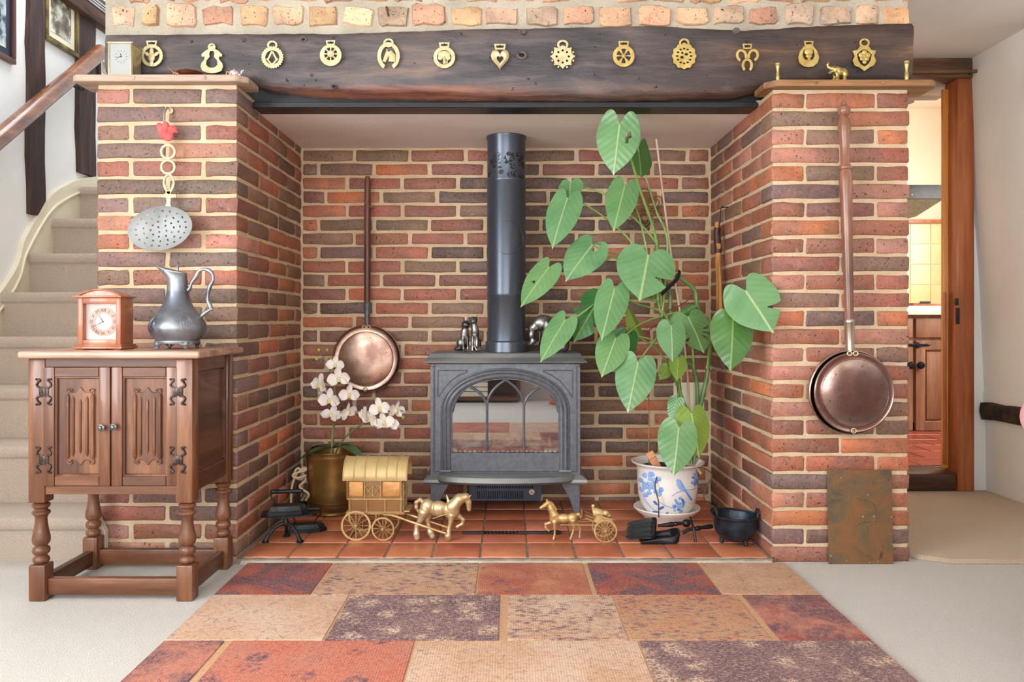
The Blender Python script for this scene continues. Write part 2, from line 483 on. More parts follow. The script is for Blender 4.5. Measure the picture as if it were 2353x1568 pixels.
# ------------------------------------------------------------------ bricks
BR = {}
def brick_mesh(L, H, D, var, rough=1.0, rr=0.0045):
    key = (round(L, 2), round(H, 3), round(D, 2), var, rough)
    if key in BR: return BR[key]
    rd = random.Random(str(key)); a, b = L/2, H/2
    j = lambda s=1.0: rd.uniform(-.0021, .0021)*rough*s
    pts = []
    nx = 3
    def ed(x, z): pts.append((x+j(), z+j()))
    r = rr*rough**.5
    ed(-a+r, -b); 
    for i in range(1, nx): ed(-a+L*i/nx, -b)
    ed(a-r, -b); ed(a, -b+r); ed(a, b-r); ed(a-r, b)
    for i in range(nx-1, 0, -1): ed(-a+L*i/nx, b)
    ed(-a+r, b); ed(-a, b-r); ed(-a, -b+r)
    bm = bmesh.new(); n = len(pts)
    f0 = .0022*rough
    R0 = [bm.verts.new((p[0]*(1-.004/a), j(.5), p[1]*(1-.0035/b))) for p in pts]
    R1 = [bm.verts.new((p[0], f0+.0012, p[1])) for p in pts]
    R2 = [bm.verts.new((max(-a, min(a, p[0]*1.01)), D, p[1])) for p in pts]
    for A, B in ((R0, R1), (R1, R2)):
        for k in range(n): bm.faces.new((A[k], A[(k+1) % n], B[(k+1) % n], B[k]))
    bm.faces.new(R0[::-1]); bm.faces.new(R2)
    bmesh.ops.recalc_face_normals(bm, faces=bm.faces[:])
    me = bpy.data.meshes.new('brick'); bm.to_mesh(me); bm.free()
    me.materials.append(M_BRICK); me.shade_smooth(); me.set_sharp_from_angle(angle=math.radians(50))
    BR[key] = me; return me
def brick(parent, x, y, z, L, H, D, rotz, col, rough=1.0):
    me = brick_mesh(L, H, D, random.randrange(6), rough)
    o = bpy.data.objects.new('brick', me); COL.objects.link(o); o.parent = parent
    rr_ = random.uniform(-.0014, .0014)
    n = (math.sin(rotz), -math.cos(rotz))
    o.location = (x+n[0]*rr_, y+n[1]*rr_, z); o.rotation_euler = (0, 0, rotz)
    o.color = col
    return o
PAL = {'red': (166, 90, 66), 'dred': (142, 78, 62), 'pink': (186, 124, 104), 'org': (194, 108, 64), 'brn': (126, 94, 74), 'pur': (116, 92, 88), 'dk': (86, 69, 61), 'blk': (54, 45, 43), 'olv': (120, 92, 68)}
def pick(w):
    ks = list(w); r = random.random()*sum(w.values())
    for k in ks:
        r -= w[k]
        if r <= 0: break
    c = PAL[k]; f = random.uniform(.9, 1.1)
    return S(*[min(255, max(0, q*f+random.uniform(-5, 5))) for q in c])
W_LEFT = {'red': 2, 'dred': 1.5, 'pink': 3, 'brn': 2, 'pur': 3.5, 'dk': .6}  # pinker, purpler weights paint cool window light onto this pier
W_RIGHT = {'red': 4, 'dred': 3, 'pink': 2, 'org': 2, 'brn': 2, 'pur': 1.6, 'dk': .5}
W_BACK = {'red': 4, 'dred': 2.5, 'org': 3.0, 'brn': 2, 'olv': 2, 'pur': .6, 'dk': 2.0}  # orange and brown weights paint in warm bounced light
W_REVL = {'red': 3.5, 'dred': 2.5, 'org': 2.6, 'brn': 2, 'olv': 2.5, 'pur': .6, 'dk': 1.6}  # left reveal tinted warm for bounced light, like the back wall
W_REVR = {'red': 3, 'dred': 2, 'pink': 2, 'org': .8, 'brn': 2, 'pur': 3.5, 'dk': .8}  # purple lean stands in for window light on the right reveal
CP = 0.0562; BH = 0.0455; JT = 0.0115

def pier(name, xo, xi, ztop, zt0, wf, wr, label):
    sg = 1 if xi > xo else -1          # inner side direction
    e = .0035
    m = MB()
    x0, x1 = sorted((xo+sg*e, xi-sg*e))
    m.box(x0, x1, PF+e, BW+.3, 0, ztop)
    root = struct(name, m, M_MORTAR, label)
    Wd = abs(xi-xo); Sx = (Wd-JT)/2; Hx = (Wd-Sx-2*JT)/2
    for k in range(27):
        z = zt0-BH/2-k*CP
        if z < BH*.3: break
        fr = [Hx, Sx, Hx] if k % 2 == 0 else [Sx, Sx]
        u = 0.0
        for i, L in enumerate(fr):
            last = i == len(fr)-1
            D = (.211 if len(fr) == 3 else .1) if last else .1
            xc = xo+sg*(u+L/2)
            brick(root, xc, PF, z, L, BH, D, 0, pick(wf))
            u += L+JT
        y = PF+D+JT
        while y < BW-.02:
            L = min(.211, BW-.004-y)
            if BW-(y+L) < .03: L = BW-.004-y
            brick(root, xi, y+L/2, z, L, BH, .09, sg*PI/2, pick(wr))
            y += L+JT
    return root
pier('wall_pier_left', PLX0, PLX1, 1.477, 1.4645, W_LEFT, W_REVL, 'brick pier tinted for window light on the stair side of the hearth')
pier('wall_pier_right', PRX1, PRX0, 1.462, 1.4505, W_RIGHT, W_REVR, 'warm red brick pier on the doorway side of the hearth')
# back wall of the recess
bwall = struct('wall_back', MB().box(PLX1-.05, PRX0+.05, BW+.0035, BW+.25, 0, 1.47), M_MORTAR, 'sooty brick back wall of the hearth recess')
for k in range(28):
    z = 1.437-BH/2-k*CP
    if z < .0: break
    x = PLX1-(0.12 if k % 2 else 0.005)-(.03 if k % 3 else 0.0)
    while x < PRX0-.01:
        x0 = max(x, PLX1+.006); x1 = min(x+.2135, PRX0-.006)
        if x1-x0 > .02:
            xc = (x0+x1)/2
            s_ = math.exp(-((xc-.12)/.26)**2)*.95
            if random.random() < s_*.8: col = pick({'blk': 2, 'dk': 2, 'brn': .5, 'dred': .6})
            else: col = pick(W_BACK)
            brick(bwall, xc, BW, z, x1-x0, BH, .09, 0, col)
        x += .2135+JT
# soffit of the recess
so = struct('ceiling_recess', MB().box(PLX1-.02, PRX0+.02, 2.60, BW+.02, 1.445, 1.475), M_SOFFIT, 'plain board soffit above the stove')
# upper wall over the beam: old headers in thick mortar
um = MB(); um.box(-1.30, 1.283, 2.535, 2.9, 1.66, CEIL+.02)
M_UMORT = M_MORTAR2
upper = struct('wall_chimney_breast', um, M_UMORT, 'old pale orange brickwork in thick grey mortar above the beam')
# rough edge of the breast on the stair side
UP = {'a': (232, 190, 152), 'b': (236, 202, 168), 'c': (224, 172, 132), 'd': (226, 180, 128), 'e': (214, 156, 116)}
PAL.update(UP)
wid = [(253, 306), (322, 362), (378, 446), (461, 533), (547, 612), (625, 694), (706, 775), (786, 857), (868, 936), (948, 1022), (1032, 1105), (1118, 1192), (1206, 1280), (1292, 1366), (1380, 1455), (1470, 1542), (1556, 1628), (1640, 1710), (1724, 1790), (1804, 1872), (1886, 1958), (1972, 2024), (2036, 2094)]
for r_, (yt, yb) in enumerate(((8, 54), (-46, -2), (-98, -54))):
    for (a, b) in wid:
        off = 36*(r_ % 2)
        if b+off > 2100: b = 2100-off
        if b-a < 20: continue
        x0, x1 = XP(a+off, 2.52), XP(b+off, 2.52)
        hh = random.uniform(-3, 3)
        z0, z1 = ZP(yb+random.uniform(-2, 5), 2.52), ZP(yt+random.uniform(-2, 6), 2.52)
        brick(upper, (x0+x1)/2, 2.526+random.uniform(-.003, .004), (z0+z1)/2, x1-x0, z1-z0, .05, 0, pick({'a': 2, 'b': 2, 'c': 1.5, 'd': 1.5, 'e': .8}), 2.6)
MB().tube([P(888, 16, 2.53), P(893, 36, 2.49)], .0035, 6).build('nail', mat('rusty_nail', S(110, 78, 58), S(70, 52, 44), .7), upper)

# ------------------------------------------------------------------ hearth
hz = 0.02
M_TILE = mat('quarry_tile', S(186, 98, 66), S(160, 78, 56), 0.32, scale=5, rnd=True, bump=0.12, bscale=50, r2=0.5)
hearth = struct('floor_hearth', MB().box(PLX1+.006, PRX0-.006, 2.412, BW, 0.0, hz-.004), mat('hearth_grout', S(150, 132, 116), S(128, 112, 100), .95, scale=30, bump=.4), 'raised terracotta tiled hearth')
jx = [555]+[661, 774, 883, 992, 1103, 1213, 1324, 1435, 1547, 1657]+[1768]
jy = [2.424, 2.578, 2.729, 2.879, 3.030, 3.18]
TC = [(210, 124, 88), (202, 114, 80), (214, 132, 92), (196, 112, 84), (206, 126, 98)]
tmat = []
for i, c in enumerate(TC):
    tmat.append(mat('quarry_tile_%d' % i, S(*c), S(*[q*.86 for q in c]), 0.30, scale=6, rnd=True, bump=0.1, bscale=40, r2=.46))
TM = {}
for a, b in zip(jx[:-1], jx[1:]):
    x0, x1 = XP(a, 2.424), XP(b, 2.424)
    for r_, (y0, y1) in enumerate(zip(jy[:-1], jy[1:])):
        mb = MB().box(-(x1-x0)/2+.0025, (x1-x0)/2-.0025, -(y1-y0)/2+.0025, (y1-y0)/2-.0025, -.016, 0.0, .0055 if r_ == 0 else .0025, 2)
        o = mb.build('tile', random.choice(tmat), hearth)
        o.location = ((x0+x1)/2, (y0+y1)/2, hz+random.uniform(-.0007, .0007))
# cement fillet along the front of the hearth
cf = MB(); n = 60; ring = []
for i in range(n+1):
    x = PLX1+.02+(PRX0-PLX1-.03)*i/n
    d = random.uniform(-.002, .002)
    ring.append([cf.bm.verts.new(p) for p in ((x, 2.424, .001), (x, 2.424, .0165+d*.4), (x, 2.416, .014+d), (x, 2.404+d, .006), (x, 2.402+d, .0005))])
for A, B in zip(ring[:-1], ring[1:]):
    for k in range(4): cf.bm.faces.new((A[k], A[k+1], B[k+1], B[k]))
cf.build('fillet', M_MORTAR2, hearth, shift=False)

# ------------------------------------------------------------------ lintel beam and steel
M_STEEL = mat('black_steel', S(22, 24, 28), S(44, 46, 50), 0.35, 0.0, scale=5, stretch=(.3, 1, 1), lo=.45, hi=.7, bump=.1, bscale=40)
sl = thing('steel_lintel', 'black painted steel angle lintel under the old oak beam', 'lintel', (0, 2.59, 1.445))
MB().box(PLX1+.001, PRX0-.001, 2.592, 2.60, 1.463, 1.515).build('web', M_STEEL, sl, False)
MB().box(PLX1+.001, PRX0-.001, 2.575, 2.66, 1.444, 1.4632, .002, 1).build('flange', M_STEEL, sl, False)
def beam_material():
    t = NT('charred_beam_oak'); v = t.coords((0.16, 1, 1)); v2 = t.coords()
    f = t.noise(v, 15.0, 8.0, 0.65, 0.5)
    sx = t.n('ShaderNodeSeparateXYZ'); t.l(v2, sx.inputs[0])
    c = t.ramp(f, [(0.30, S(40, 38, 41)), (0.46, S(78, 75, 78)), (0.56, S(106, 98, 98)), (0.68, S(140, 118, 106))])  # left-hand greys lightened to carry window sheen in the colour
    cb = t.ramp(f, [(0.30, S(30, 22, 20)), (0.48, S(64, 46, 38)), (0.6, S(92, 66, 50)), (0.72, S(140, 106, 78))])
    side = t.math('ADD', t.rng(sx.outputs['X'], .25, .9), t.math('MULTIPLY', t.rng(t.noise(v, 4.0, 3.0), .4, .6), .5))
    c = t.mix(t.math('MINIMUM', t.math('MULTIPLY', side, .8), 1.0), c, cb)
    # bare red heartwood along the lower arris
    low = t.math('MULTIPLY', t.math('MULTIPLY', t.rng(sx.outputs['Z'], 1.502, 1.476), t.rng(sx.outputs['X'], .25, -.2, .25, 1.0)), t.rng(t.noise(v, 7.0, 4.0), .38, .56))
    c = t.mix(t.math('MINIMUM', low, 1.0), c, t.ramp(f, [(.35, S(84, 44, 34)), (.6, S(168, 104, 76))]))
    pale = t.rng(t.noise(t.coords((.3, 1, 1)), 9.0, 6.0, .7), .62, .74)
    c = t.mix(t.math('MULTIPLY', pale, .55), c, S(186, 158, 134))
    holes = t.rng(t.noise(v2, 42.0, 2.0), .71, .73)
    c = t.mix(holes, c, S(14, 10, 9))
    h = t.math('SUBTRACT', t.math('ADD', t.noise(v, 30.0, 8.0, .7), t.math('MULTIPLY', t.noise(v2, 8.0, 4.0), .8)), t.math('MULTIPLY', holes, .8))
    return t.fin(c, t.rng(f, .3, .7, .42, .62), 0, t.bump(h, .7, .012), .7)
bt = [(-1.29, 75), (-.95, 74), (-.6, 73), (-.3, 68), (-.1, 63), (.2, 58), (.45, 55), (.62, 62), (.75, 66), (.9, 58), (1.1, 52), (1.29, 50)]
bb = [(-1.29, 168), (-.9, 176), (-.84, 182), (-.78, 196), (-.6, 208), (-.3, 214), (0.0, 216), (.4, 217), (.74, 212), (.8, 200), (.9, 186), (1.29, 183)]
bm_ = MB(); rings = []
NX = 120
for i in range(NX+1):
    x = -1.285+2.567*i/NX
    zt = ZP(np.interp(x, [q[0] for q in bt], [q[1] for q in bt]), 2.5)+random.uniform(-.0012, .0012)
    zb = ZP(np.interp(x, [q[0] for q in bb], [q[1] for q in bb]), 2.5)+random.uniform(-.002, .002)
    w1 = .004*math.sin(x*9)+.003*math.sin(x*23+1)
    fy = 2.5+.3*0
    sec = [(2.78, zt), (2.53, zt), (2.508+w1*.5, zt-.004), (2.5+w1, zt-.02)]
    for q in range(1, 7):
        sec.append((2.5+w1*(1-q/7)+.002*math.sin(x*31+q*2), zt-.02+(zb+.03-zt+.02)*q/7))
    sec += [(2.502+random.uniform(-.001, .001), zb+.022), (2.508+random.uniform(-.002, .002), zb+.008), (2.522, zb), (2.585, zb-.001), (2.78, zb)]
    rings.append([bm_.bm.verts.new((x, y, z)) for y, z in sec])
for A, B in zip(rings[:-1], rings[1:]):
    for k in range(len(A)): bm_.bm.faces.new((A[k], A[(k+1) % len(A)], B[(k+1) % len(A)], B[k]))
bm_.bm.faces.new(rings[0]); bm_.bm.faces.new(rings[-1][::-1])
beam = bm_.build('bressummer_beam', beam_material(), None, True, 60)
tag(beam, 'long dark charred oak beam across the top of the hearth', 'beam'); ORG[beam] = Vector((0, 0, 0))
M_PEG = mat('oak_peg', S(104, 90, 84), S(60, 52, 50), .6, scale=40)
for (px, py, r_) in ((1203, 74, .0085), (1692, 72, .012), (440, 95, .005), (560, 92, .007)):
    c = P(px, py, 2.5); MB().lathe([(0, -.004), (r_*.8, -.004), (r_, -.001), (r_, .02), (0, .02)], Matrix.Translation((c.x, 2.5, c.z)) @ Matrix.Rotation(-PI/2, 4, 'X'), 14).build('peg', M_PEG, beam)
for (px, py, r_) in ((1199, 127, .013), (697, 91, .009), (768, 199, .007), (716, 173, .005)):
    c = P(px, py, 2.5); MB().tube([(c.x+r_*math.cos(a_), 2.499, c.z+r_*.8*math.sin(a_)) for a_ in [2*PI*i/14 for i in range(14)]], r_*.35, 6, closed=True).build('knot_rim', M_PEG, beam)
    MB().ell((c.x, 2.501, c.z), (r_*.8, .003, r_*.65), nu=12, nv=6).build('knot_hole', mat('knot_dark', S(20, 15, 13), rough=.9), beam)

# mantel shelves on the piers
def shelf(x0, x1, y0, y1, z0, z1, cl, cr, matl, label, studs):
    root = thing('mantel_shelf', label, 'shelf', ((x0+x1)/2, (y0+y1)/2, z0))
    m = MB()
    out = [(x0+cl, y0), (x1-cr, y0), (x1, y0+cr*.9), (x1, y1), (x0, y1), (x0, y0+cl*.9)]
    n_ = len(out)
    A = [m.bm.verts.new((x, y, z0)) for x, y in out]; B = [m.bm.verts.new((x, y, z1)) for x, y in out]
    for k in range(n_): m.bm.faces.new((A[k], A[(k+1) % n_], B[(k+1) % n_], B[k]))
    m.bm.faces.new(A[::-1]); m.bm.faces.new(B)
    bmesh.ops.bevel(m.bm, geom=m.bm.edges[:], offset=.002, segments=2, affect='EDGES')
    m.build('board', matl, root)
    for px in studs:
        MB().ell((XP(px, y0), y0, (z0+z1)/2), (.0055, .004, .0055)).build('stud', matl, root)
    return root
M_SHELF1 = wood('limed_oak', S(140, 112, 92), S(176, 150, 130), S(204, 182, 162), 'x', 20, .45, .1)
M_SHELF2 = wood('golden_oak', S(104, 70, 42), S(144, 102, 62), S(180, 136, 88), 'x', 22, .45, .1)
shelf(-1.335, -.802, 2.398, 2.52, 1.4775, 1.4975, .012, .03, M_SHELF1, 'pale limed oak mantel shelf over the left brick pier', (307, 471))
shelf(.785, 1.31, 2.398, 2.52, 1.4625, 1.4825, .035, .02, M_SHELF2, 'golden oak mantel shelf over the right brick pier', (1875, 2030))

# ------------------------------------------------------------------ stairs side
st = thing('staircase', 'carpeted cottage stairs climbing behind the left brick pier', 'stairs', (-1.65, 2.9, 0))
steps = [(2.437, .14), (2.628, .33), (2.80, .507), (2.98, .684), (3.15, .86), (3.33, 1.03), (3.50, 1.20), (3.72, 1.38)]
for i, (y, z) in enumerate(steps):
    y1 = 3.95
    zb = 0 if i == 0 else steps[i-1][1]
    m = MB(); xa, xb = -2.03, -1.29
    if i == 5: xa = -2.034
    sec = [(y+.004, zb), (y+.002, z-.045), (y-.012, z-.035), (y-.016, z-.018), (y-.010, z-.004), (y+.004, z), (steps[i+1][0]+.02 if i+1 < len(steps) else y1, z), (steps[i+1][0]+.02 if i+1 < len(steps) else y1, zb)]
    
    A = [m.bm.verts.new((xa, a, b)) for a, b in sec]; B = [m.bm.verts.new((xb, a, b)) for a, b in sec]
    nn = len(sec)
    for k in range(nn): m.bm.faces.new((A[k], A[(k+1) % nn], B[(k+1) % nn], B[k]))
    m.bm.faces.new(A[::-1]); m.bm.faces.new(B)
    bmesh.ops.bevel(m.bm, geom=[e for e in m.bm.edges if abs(e.verts[0].co.x-xa) < 1e-5 and abs(e.verts[1].co.x-xa) < 1e-5 and e.verts[0].co.z > z-.03 and e.verts[1].co.z > z-.03], offset=.012, segments=3, affect='EDGES')
    m.build('step', M_STAIRC, st, True, 50)
M_CREAM = mat('cream_paint', S(232, 222, 198), S(222, 210, 184), .4, scale=5)
# skirting string along the wall: climbs steeply then winds over
sk = MB(); top = [(2.3, .10), (2.45, .30), (3.17, .885), (3.31, 1.10), (3.47, 1.285), (3.62, 1.375), (3.80, 1.44), (4.1, 1.50), (4.4, 1.52)]
T = spline([(-2.03, y, z) for y, z in top], 6)
A = [[sk.bm.verts.new(v) for v in ((-2.052, q.y, q.z), (-2.030, q.y, q.z-.004), (-2.030, q.y, q.z-.5))] for q in T]
for a, b in zip(A[:-1], A[1:]):
    for k in range(2): sk.bm.faces.new((a[k], a[k+1], b[k+1], b[k]))
skt = struct('baseboard_stairs', sk, M_CREAM, 'cream painted stair string against the wall', True)
MB().tube([Vector((-2.026, q.y, q.z-.065)) for q in T[6:]], .006, 6).build('moulding', M_CREAM, skt, shift=False)
sg = MB(); sg.prism([(-1.292, 0), (-1.238, 0), (-1.238, .10), (-1.262, .15), (-1.292, .16)], .02, Matrix.Translation((0, 2.412, 0)), .002)
struct('trim_1', sg, M_CREAM, 'cream painted end trim of the bottom stair')
# timber studs in the plaster wall
def stud(name, px0, px1, z0, z1, wob, ang=0):
    Y0 = 2.05*F/(CX-px0); Y1 = 2.05*F/(CX-px1)
    m = MB(); rg = []
    for i in range(15):
        z = z0+(z1-z0)*i/14; d = wob*math.sin(i*1.7+px0)+random.uniform(-.004, .004)
        rg.append([m.bm.verts.new(v) for v in ((-2.06, Y0+d, z), (-2.034+random.uniform(-.003, .003), Y0+.012+d, z), (-2.030, (Y0+Y1)/2, z), (-2.034, Y1-.012+d*.6, z), (-2.06, Y1+d*.6, z))])
    for a, b in zip(rg[:-1], rg[1:]):
        for k in range(4): m.bm.faces.new((a[k], a[k+1], b[k+1], b[k]))
    m.bm.faces.new(rg[0]); m.bm.faces.new(rg[-1][::-1])
    return m.build(name, M_TIMBER, wall_left, True, 30, shift=False)
stud('timber_stud', 57, 100, 1.20, 2.9, .006)
stud('timber_stud', 171, 216, 1.45, 2.9, .004)
wp = MB().box(-2.06, -2.0, 3.5, 4.5, 2.20, 2.33, .01).build('wall_plate', wood('stair_plate_oak', S(44, 28, 22), S(84, 56, 44), S(124, 88, 68), 'y', 16, .7, .5), wall_left, True, 40, shift=False)
M_WIRE = mat('grey_cable', S(196, 196, 198), S(170, 170, 174), .4)
for k in range(3):
    MB().tube([(-1.995, 3.55, 2.27+.014*k), (-1.995, 4.4, 2.265+.014*k)], .0045, 6).build('cable', M_WIRE, wall_left, shift=False)
# handrail
M_RAIL = wood('varnished_handrail', S(84, 46, 24), S(126, 74, 42), S(164, 108, 68), 'y', 16, .28, .05, .3)
hr = thing('handrail', 'round varnished wooden handrail rising along the stair wall', 'handrail', (-1.965, 3.3, 1.6))
a, b = P(-150, 446, 2.72), P(224, 117, 3.82)
a.x = b.x = -1.965
a = Vector((-1.965, 2.5, 1.457-(3.046-2.5)*.78)); b = Vector((-1.965, 3.80, 2.05))
d = (b-a).normalized()
MB().tube([a, b-d*.012, b-d*.003, b], [.034, .034, .030, .016], 20).build('rail', M_RAIL, hr)
M_IRON = mat('black_iron', S(26, 26, 28), S(40, 40, 42), .5, .3, scale=20, bump=.2)
for yy in (3.62, 2.7):
    c = a+d*((yy-a.y)/d.y)
    MB().tube(spline([(-2.05, yy+.05, c.z-.05), (-2.0, yy+.05, c.z-.085), (-1.965, yy+.02, c.z-.075), (-1.965, yy, c.z-.03)]), .008, 8).build('bracket', M_IRON, hr)
# pictures on the stair wall
def picture(y0, y1, z0, z1, fm, colors, label, mount):
    root = thing('framed_picture', label, 'picture', (-2.05, (y0+y1)/2, z0))
    t_ = .022; x0, x1 = -2.05, -2.03
    for (ya, yb, za, zb) in ((y0, y1, z0, z0+t_), (y0, y1, z1-t_, z1), (y0, y0+t_, z0+t_, z1-t_), (y1-t_, y1, z0+t_, z1-t_)):
        MB().box(x0, x1, ya, yb, za, zb, .003).build('frame', fm, root)
    MB().box(x0, x0+.008, y0+t_, y1-t_, z0+t_, z1-t_).build('mount', mount, root, False)
    q = NT('print'); v = q.coords()
    c = q.ramp(q.noise(v, 14, 5, .6), [(.32, S(*colors[0])), (.45, S(*colors[1])), (.55, S(*colors[2])), (.7, S(*colors[3]))])
    MB().box(x0+.008, x0+.0095, y0+t_+.03, y1-t_-.03, z0+t_+.03, z1-t_-.03).build('print', q.fin(c, .3), root, False)
M_GILT = mat('dull_gilt', S(150, 128, 70), S(96, 82, 48), .4, .6, scale=14)
M_MOUNT = mat('cream_mount', S(232, 224, 200), S(226, 216, 190), .8)
M_REDFR = wood('mahogany_frame', S(58, 26, 22), S(92, 46, 36), S(116, 64, 50), 'z', 16, .35)
picture(3.455, 3.72, 1.985, 2.255, M_GILT, ((36, 48, 44), (120, 100, 76), (206, 214, 190), (232, 236, 220)), 'gilt framed country print on the stair wall between two timber studs', M_MOUNT)
picture(2.88, 3.245, 1.80, 2.30, M_REDFR, ((24, 34, 52), (44, 62, 88), (176, 182, 180), (220, 218, 206)), 'dark blue print in a thin mahogany frame at the far left', mat('dark_mount', S(40, 56, 78), S(30, 42, 60), .6))
picture(3.90, 4.05, 1.94, 2.10, M_TIMBER, ((80, 70, 60), (150, 140, 124), (200, 196, 184), (226, 222, 210)), 'small dark framed sketch on the stair wall behind the gilt carriage clock', M_MOUNT)
struct('wall_stairs_back', MB().box(-2.2, -1.2, 4.4, 4.5, 0, 2.9), M_PLASTER)

# ------------------------------------------------------------------ doorway side
lc = MB(); pts = [(1.243, 2.52), (1.28, 2.46), (1.36, 2.415), (2.06, 2.41), (2.06, 3.40), (1.243, 3.40)]
A = [lc.bm.verts.new((x, y, 0.001)) for x, y in pts]; B = [lc.bm.verts.new((x, y, .014)) for x, y in pts]
for k in range(6): lc.bm.faces.new((A[k], A[(k+1) % 6], B[(k+1) % 6], B[k]))
lc.bm.faces.new(A[::-1]); lc.bm.faces.new(B)
bmesh.ops.bevel(lc.bm, geom=[e for e in lc.bm.edges if e.verts[0].co.z > .01 and e.verts[1].co.z > .01], offset=.004, segments=3, affect='EDGES')
o = lc.build('carpet_piece', M_CARPET2, None); tag(o, 'separate tan carpet piece in front of the kitchen doorway', 'carpet')
M_PINE = wood('orange_pine', S(184, 108, 44), S(220, 146, 66), S(240, 176, 96), 'z', 13, .3, .05, .25)
M_PINE2 = wood('brown_pine', S(124, 62, 32), S(166, 92, 50), S(192, 120, 72), 'z', 13, .35, .06, .2)
door = thing('door_1', 'old pine and oak doorway through to the kitchen', None, (1.6, DW, 0), kind='structure')
MB().box(XP(2197, 3.38), 1.992, 3.37, 3.47, .0145, 1.784, .004).build('door_post', M_PINE2, door)
MB().box(XP(2165, 3.45), XP(2195, 3.45), 3.44, 3.462, .10, 1.76, .004).build('door_jamb', M_PINE, door)
MB().box(XP(2172, 3.42), XP(2177, 3.42), 3.425, 3.44, .12, .87, .002).build('jamb_moulding', M_PINE2, door)
MB().box(XP(2199, 3.36), XP(2206, 3.36), 3.362, 3.372, ZP(745, 3.37), ZP(708, 3.37), .001).build('lock_keep', M_IRON, door)
MB().box(XP(2197, 3.36), XP(2203, 3.36), 3.36, 3.372, ZP(702, 3.37), ZP(686, 3.37), .002).build('latch', M_IRON, door)
MB().box(1.236, 2.02, 3.36, 3.72, 1.785, 1.872, .006).build('door_lintel', M_OLDOAK, door)
MB().tube([Vector((1.30, 3.78, 1.62)), Vector((1.93, 3.78, 1.83))], .04, 6).build('brace', M_OLDOAK, door, True, 20)
MB().box(1.236, 1.917, 3.372, 3.56, .0145, .092, .008).build('threshold', wood('dark_threshold', S(40, 24, 18), S(74, 46, 34), S(110, 80, 62), 'x', 16, .4), door)
rod = thing('curtain_rod', 'thin brown curtain rod along the lintel over the doorway', 'curtain rod', (1.6, 3.33, 1.81))
MB().tube([(1.27, 3.335, 1.80), (1.985, 3.335, 1.803)], .008, 10).build('pole', M_OLDOAK, rod)
MB().lathe([(0, -.016), (.008, -.012), (.013, 0), (.008, .012), (0, .016)], Matrix.Translation((1.993, 3.335, 1.803)) @ Matrix.Rotation(PI/2, 4, 'Y'), 14).build('finial', M_OLDOAK, rod)
MB().tube([Vector((1.955, 3.335+.012*math.cos(a_), 1.803+.012*math.sin(a_))) for a_ in [2*PI*i/16 for i in range(16)]], .003, 6, closed=True).build('ring', M_GILT, rod)
MB().tube([(1.90, 3.335, 1.803), (1.90, 3.372, 1.803)], .005, 8).build('bracket', M_OLDOAK, rod)
# dark timber rail in the right wall
rl = MB(); rg = []
for i in range(13):
    y = 3.385-(3.385-2.2)*i/12
    d = lambda s=.006: random.uniform(-s, s)
    x = 2.03
    rg.append([rl.bm.verts.new(v) for v in ((x+.04, y, .322+d()), (x-.002+d(.003), y, .326+d()), (x-.006+d(.004), y, .36), (x-.004+d(.003), y, .395+d()), (x+.04, y, .402+d()))])
for a, b in zip(rg[:-1], rg[1:]):
    for k in range(4): rl.bm.faces.new((a[k], a[k+1], b[k+1], b[k]))
rl.bm.faces.new(rg[0]); rl.bm.faces.new(rg[-1][::-1])
rl.build('timber_rail', mat('charred_rail', S(22, 18, 16), S(74, 58, 44), .8, scale=22, lo=.42, hi=.66, bump=.8, bscale=40, bdist=.01), wall_right, True, 30, shift=False)
root = thing('framed_picture', 'dark picture frame at the right edge on the white wall', 'picture', (1.985, 2.6, 1.4))
MB().box(1.972, 1.99, 2.60, 3.005, ZP(214, 3.0), ZP(176, 3.0)+.25, .003).build('frame', M_TIMBER, root)
MB().box(1.968, 1.973, 2.64, 2.965, ZP(214, 3.0)+.03, ZP(176, 3.0)+.22).build('print', M_MOUNT, root, False)

# ------------------------------------------------------------------ kitchen beyond
KX0, KX1, KY = 1.25, 3.2, 5.22
M_KWALL = mat('kitchen_cream', S(240, 224, 204), S(234, 216, 194), .9, scale=2)
kw = MB(); kw.box(KX0-.6, KX1, KY, KY+.1, 0, 2.3); kw.box(KX1, KX1+.1, 3.5, 3.7, 0, 2.3); kw.box(KX1, KX1+.1, 4.6, KY+.1, 0, 2.3)
kw.box(KX1, KX1+.1, 3.7, 4.6, 0, 1.0); kw.box(KX1, KX1+.1, 3.7, 4.6, 1.8, 2.3)
kw.box(KX0-.65, KX0-.6, 3.5, KY+.1, 0, 2.3); kw.box(2.3, KX1, 3.5, 3.55, 0, 2.3); kw.box(KX0-.65, KX1, 3.73, KY+.1, 2.15, 2.25)
kw.box(KX0-.65, KX1, 3.5, 3.73, 1.873, 2.25)
struct('wall_kitchen', kw, M_KWALL, 'cream kitchen walls beyond the doorway')
kf = struct('floor_kitchen', MB().box(KX0-.6, KX1, 3.56, KY, 0, .085), mat('kitchen_grout', S(196, 160, 140), S(176, 140, 120), .9), 'red quarry tiled kitchen floor')
kt = mat('kitchen_tile', S(170, 84, 68), S(146, 68, 58), .3, scale=5, rnd=True)
for i in range(5):
    for j in range(6):
        xx = 1.62+i*.25; yy = 3.575+j*.19
        MB().box(-.121, .121, -.092, .092, 0, .006, .002, 1).build('tile', kt, kf).location = (xx+.12+(.12 if j % 2 else 0), yy+.09, .085)
M_KPINE = wood('kitchen_pine', S(120, 84, 68), S(156, 116, 92), S(186, 148, 120), 'z', 12, .4, .08)
cab = thing('kitchen_base_unit', 'pinkish pine kitchen base unit with iron knobs beyond the doorway', 'cabinet', (2.3, 4.9, .09))
MB().box(1.7, 3.1, 4.68, 5.2, .14, .775).build('carcass', M_KPINE, cab, False)
MB().box(1.7, 3.1, 4.72, 5.2, .09, .14).build('plinth', M_TIMBER, cab, False)
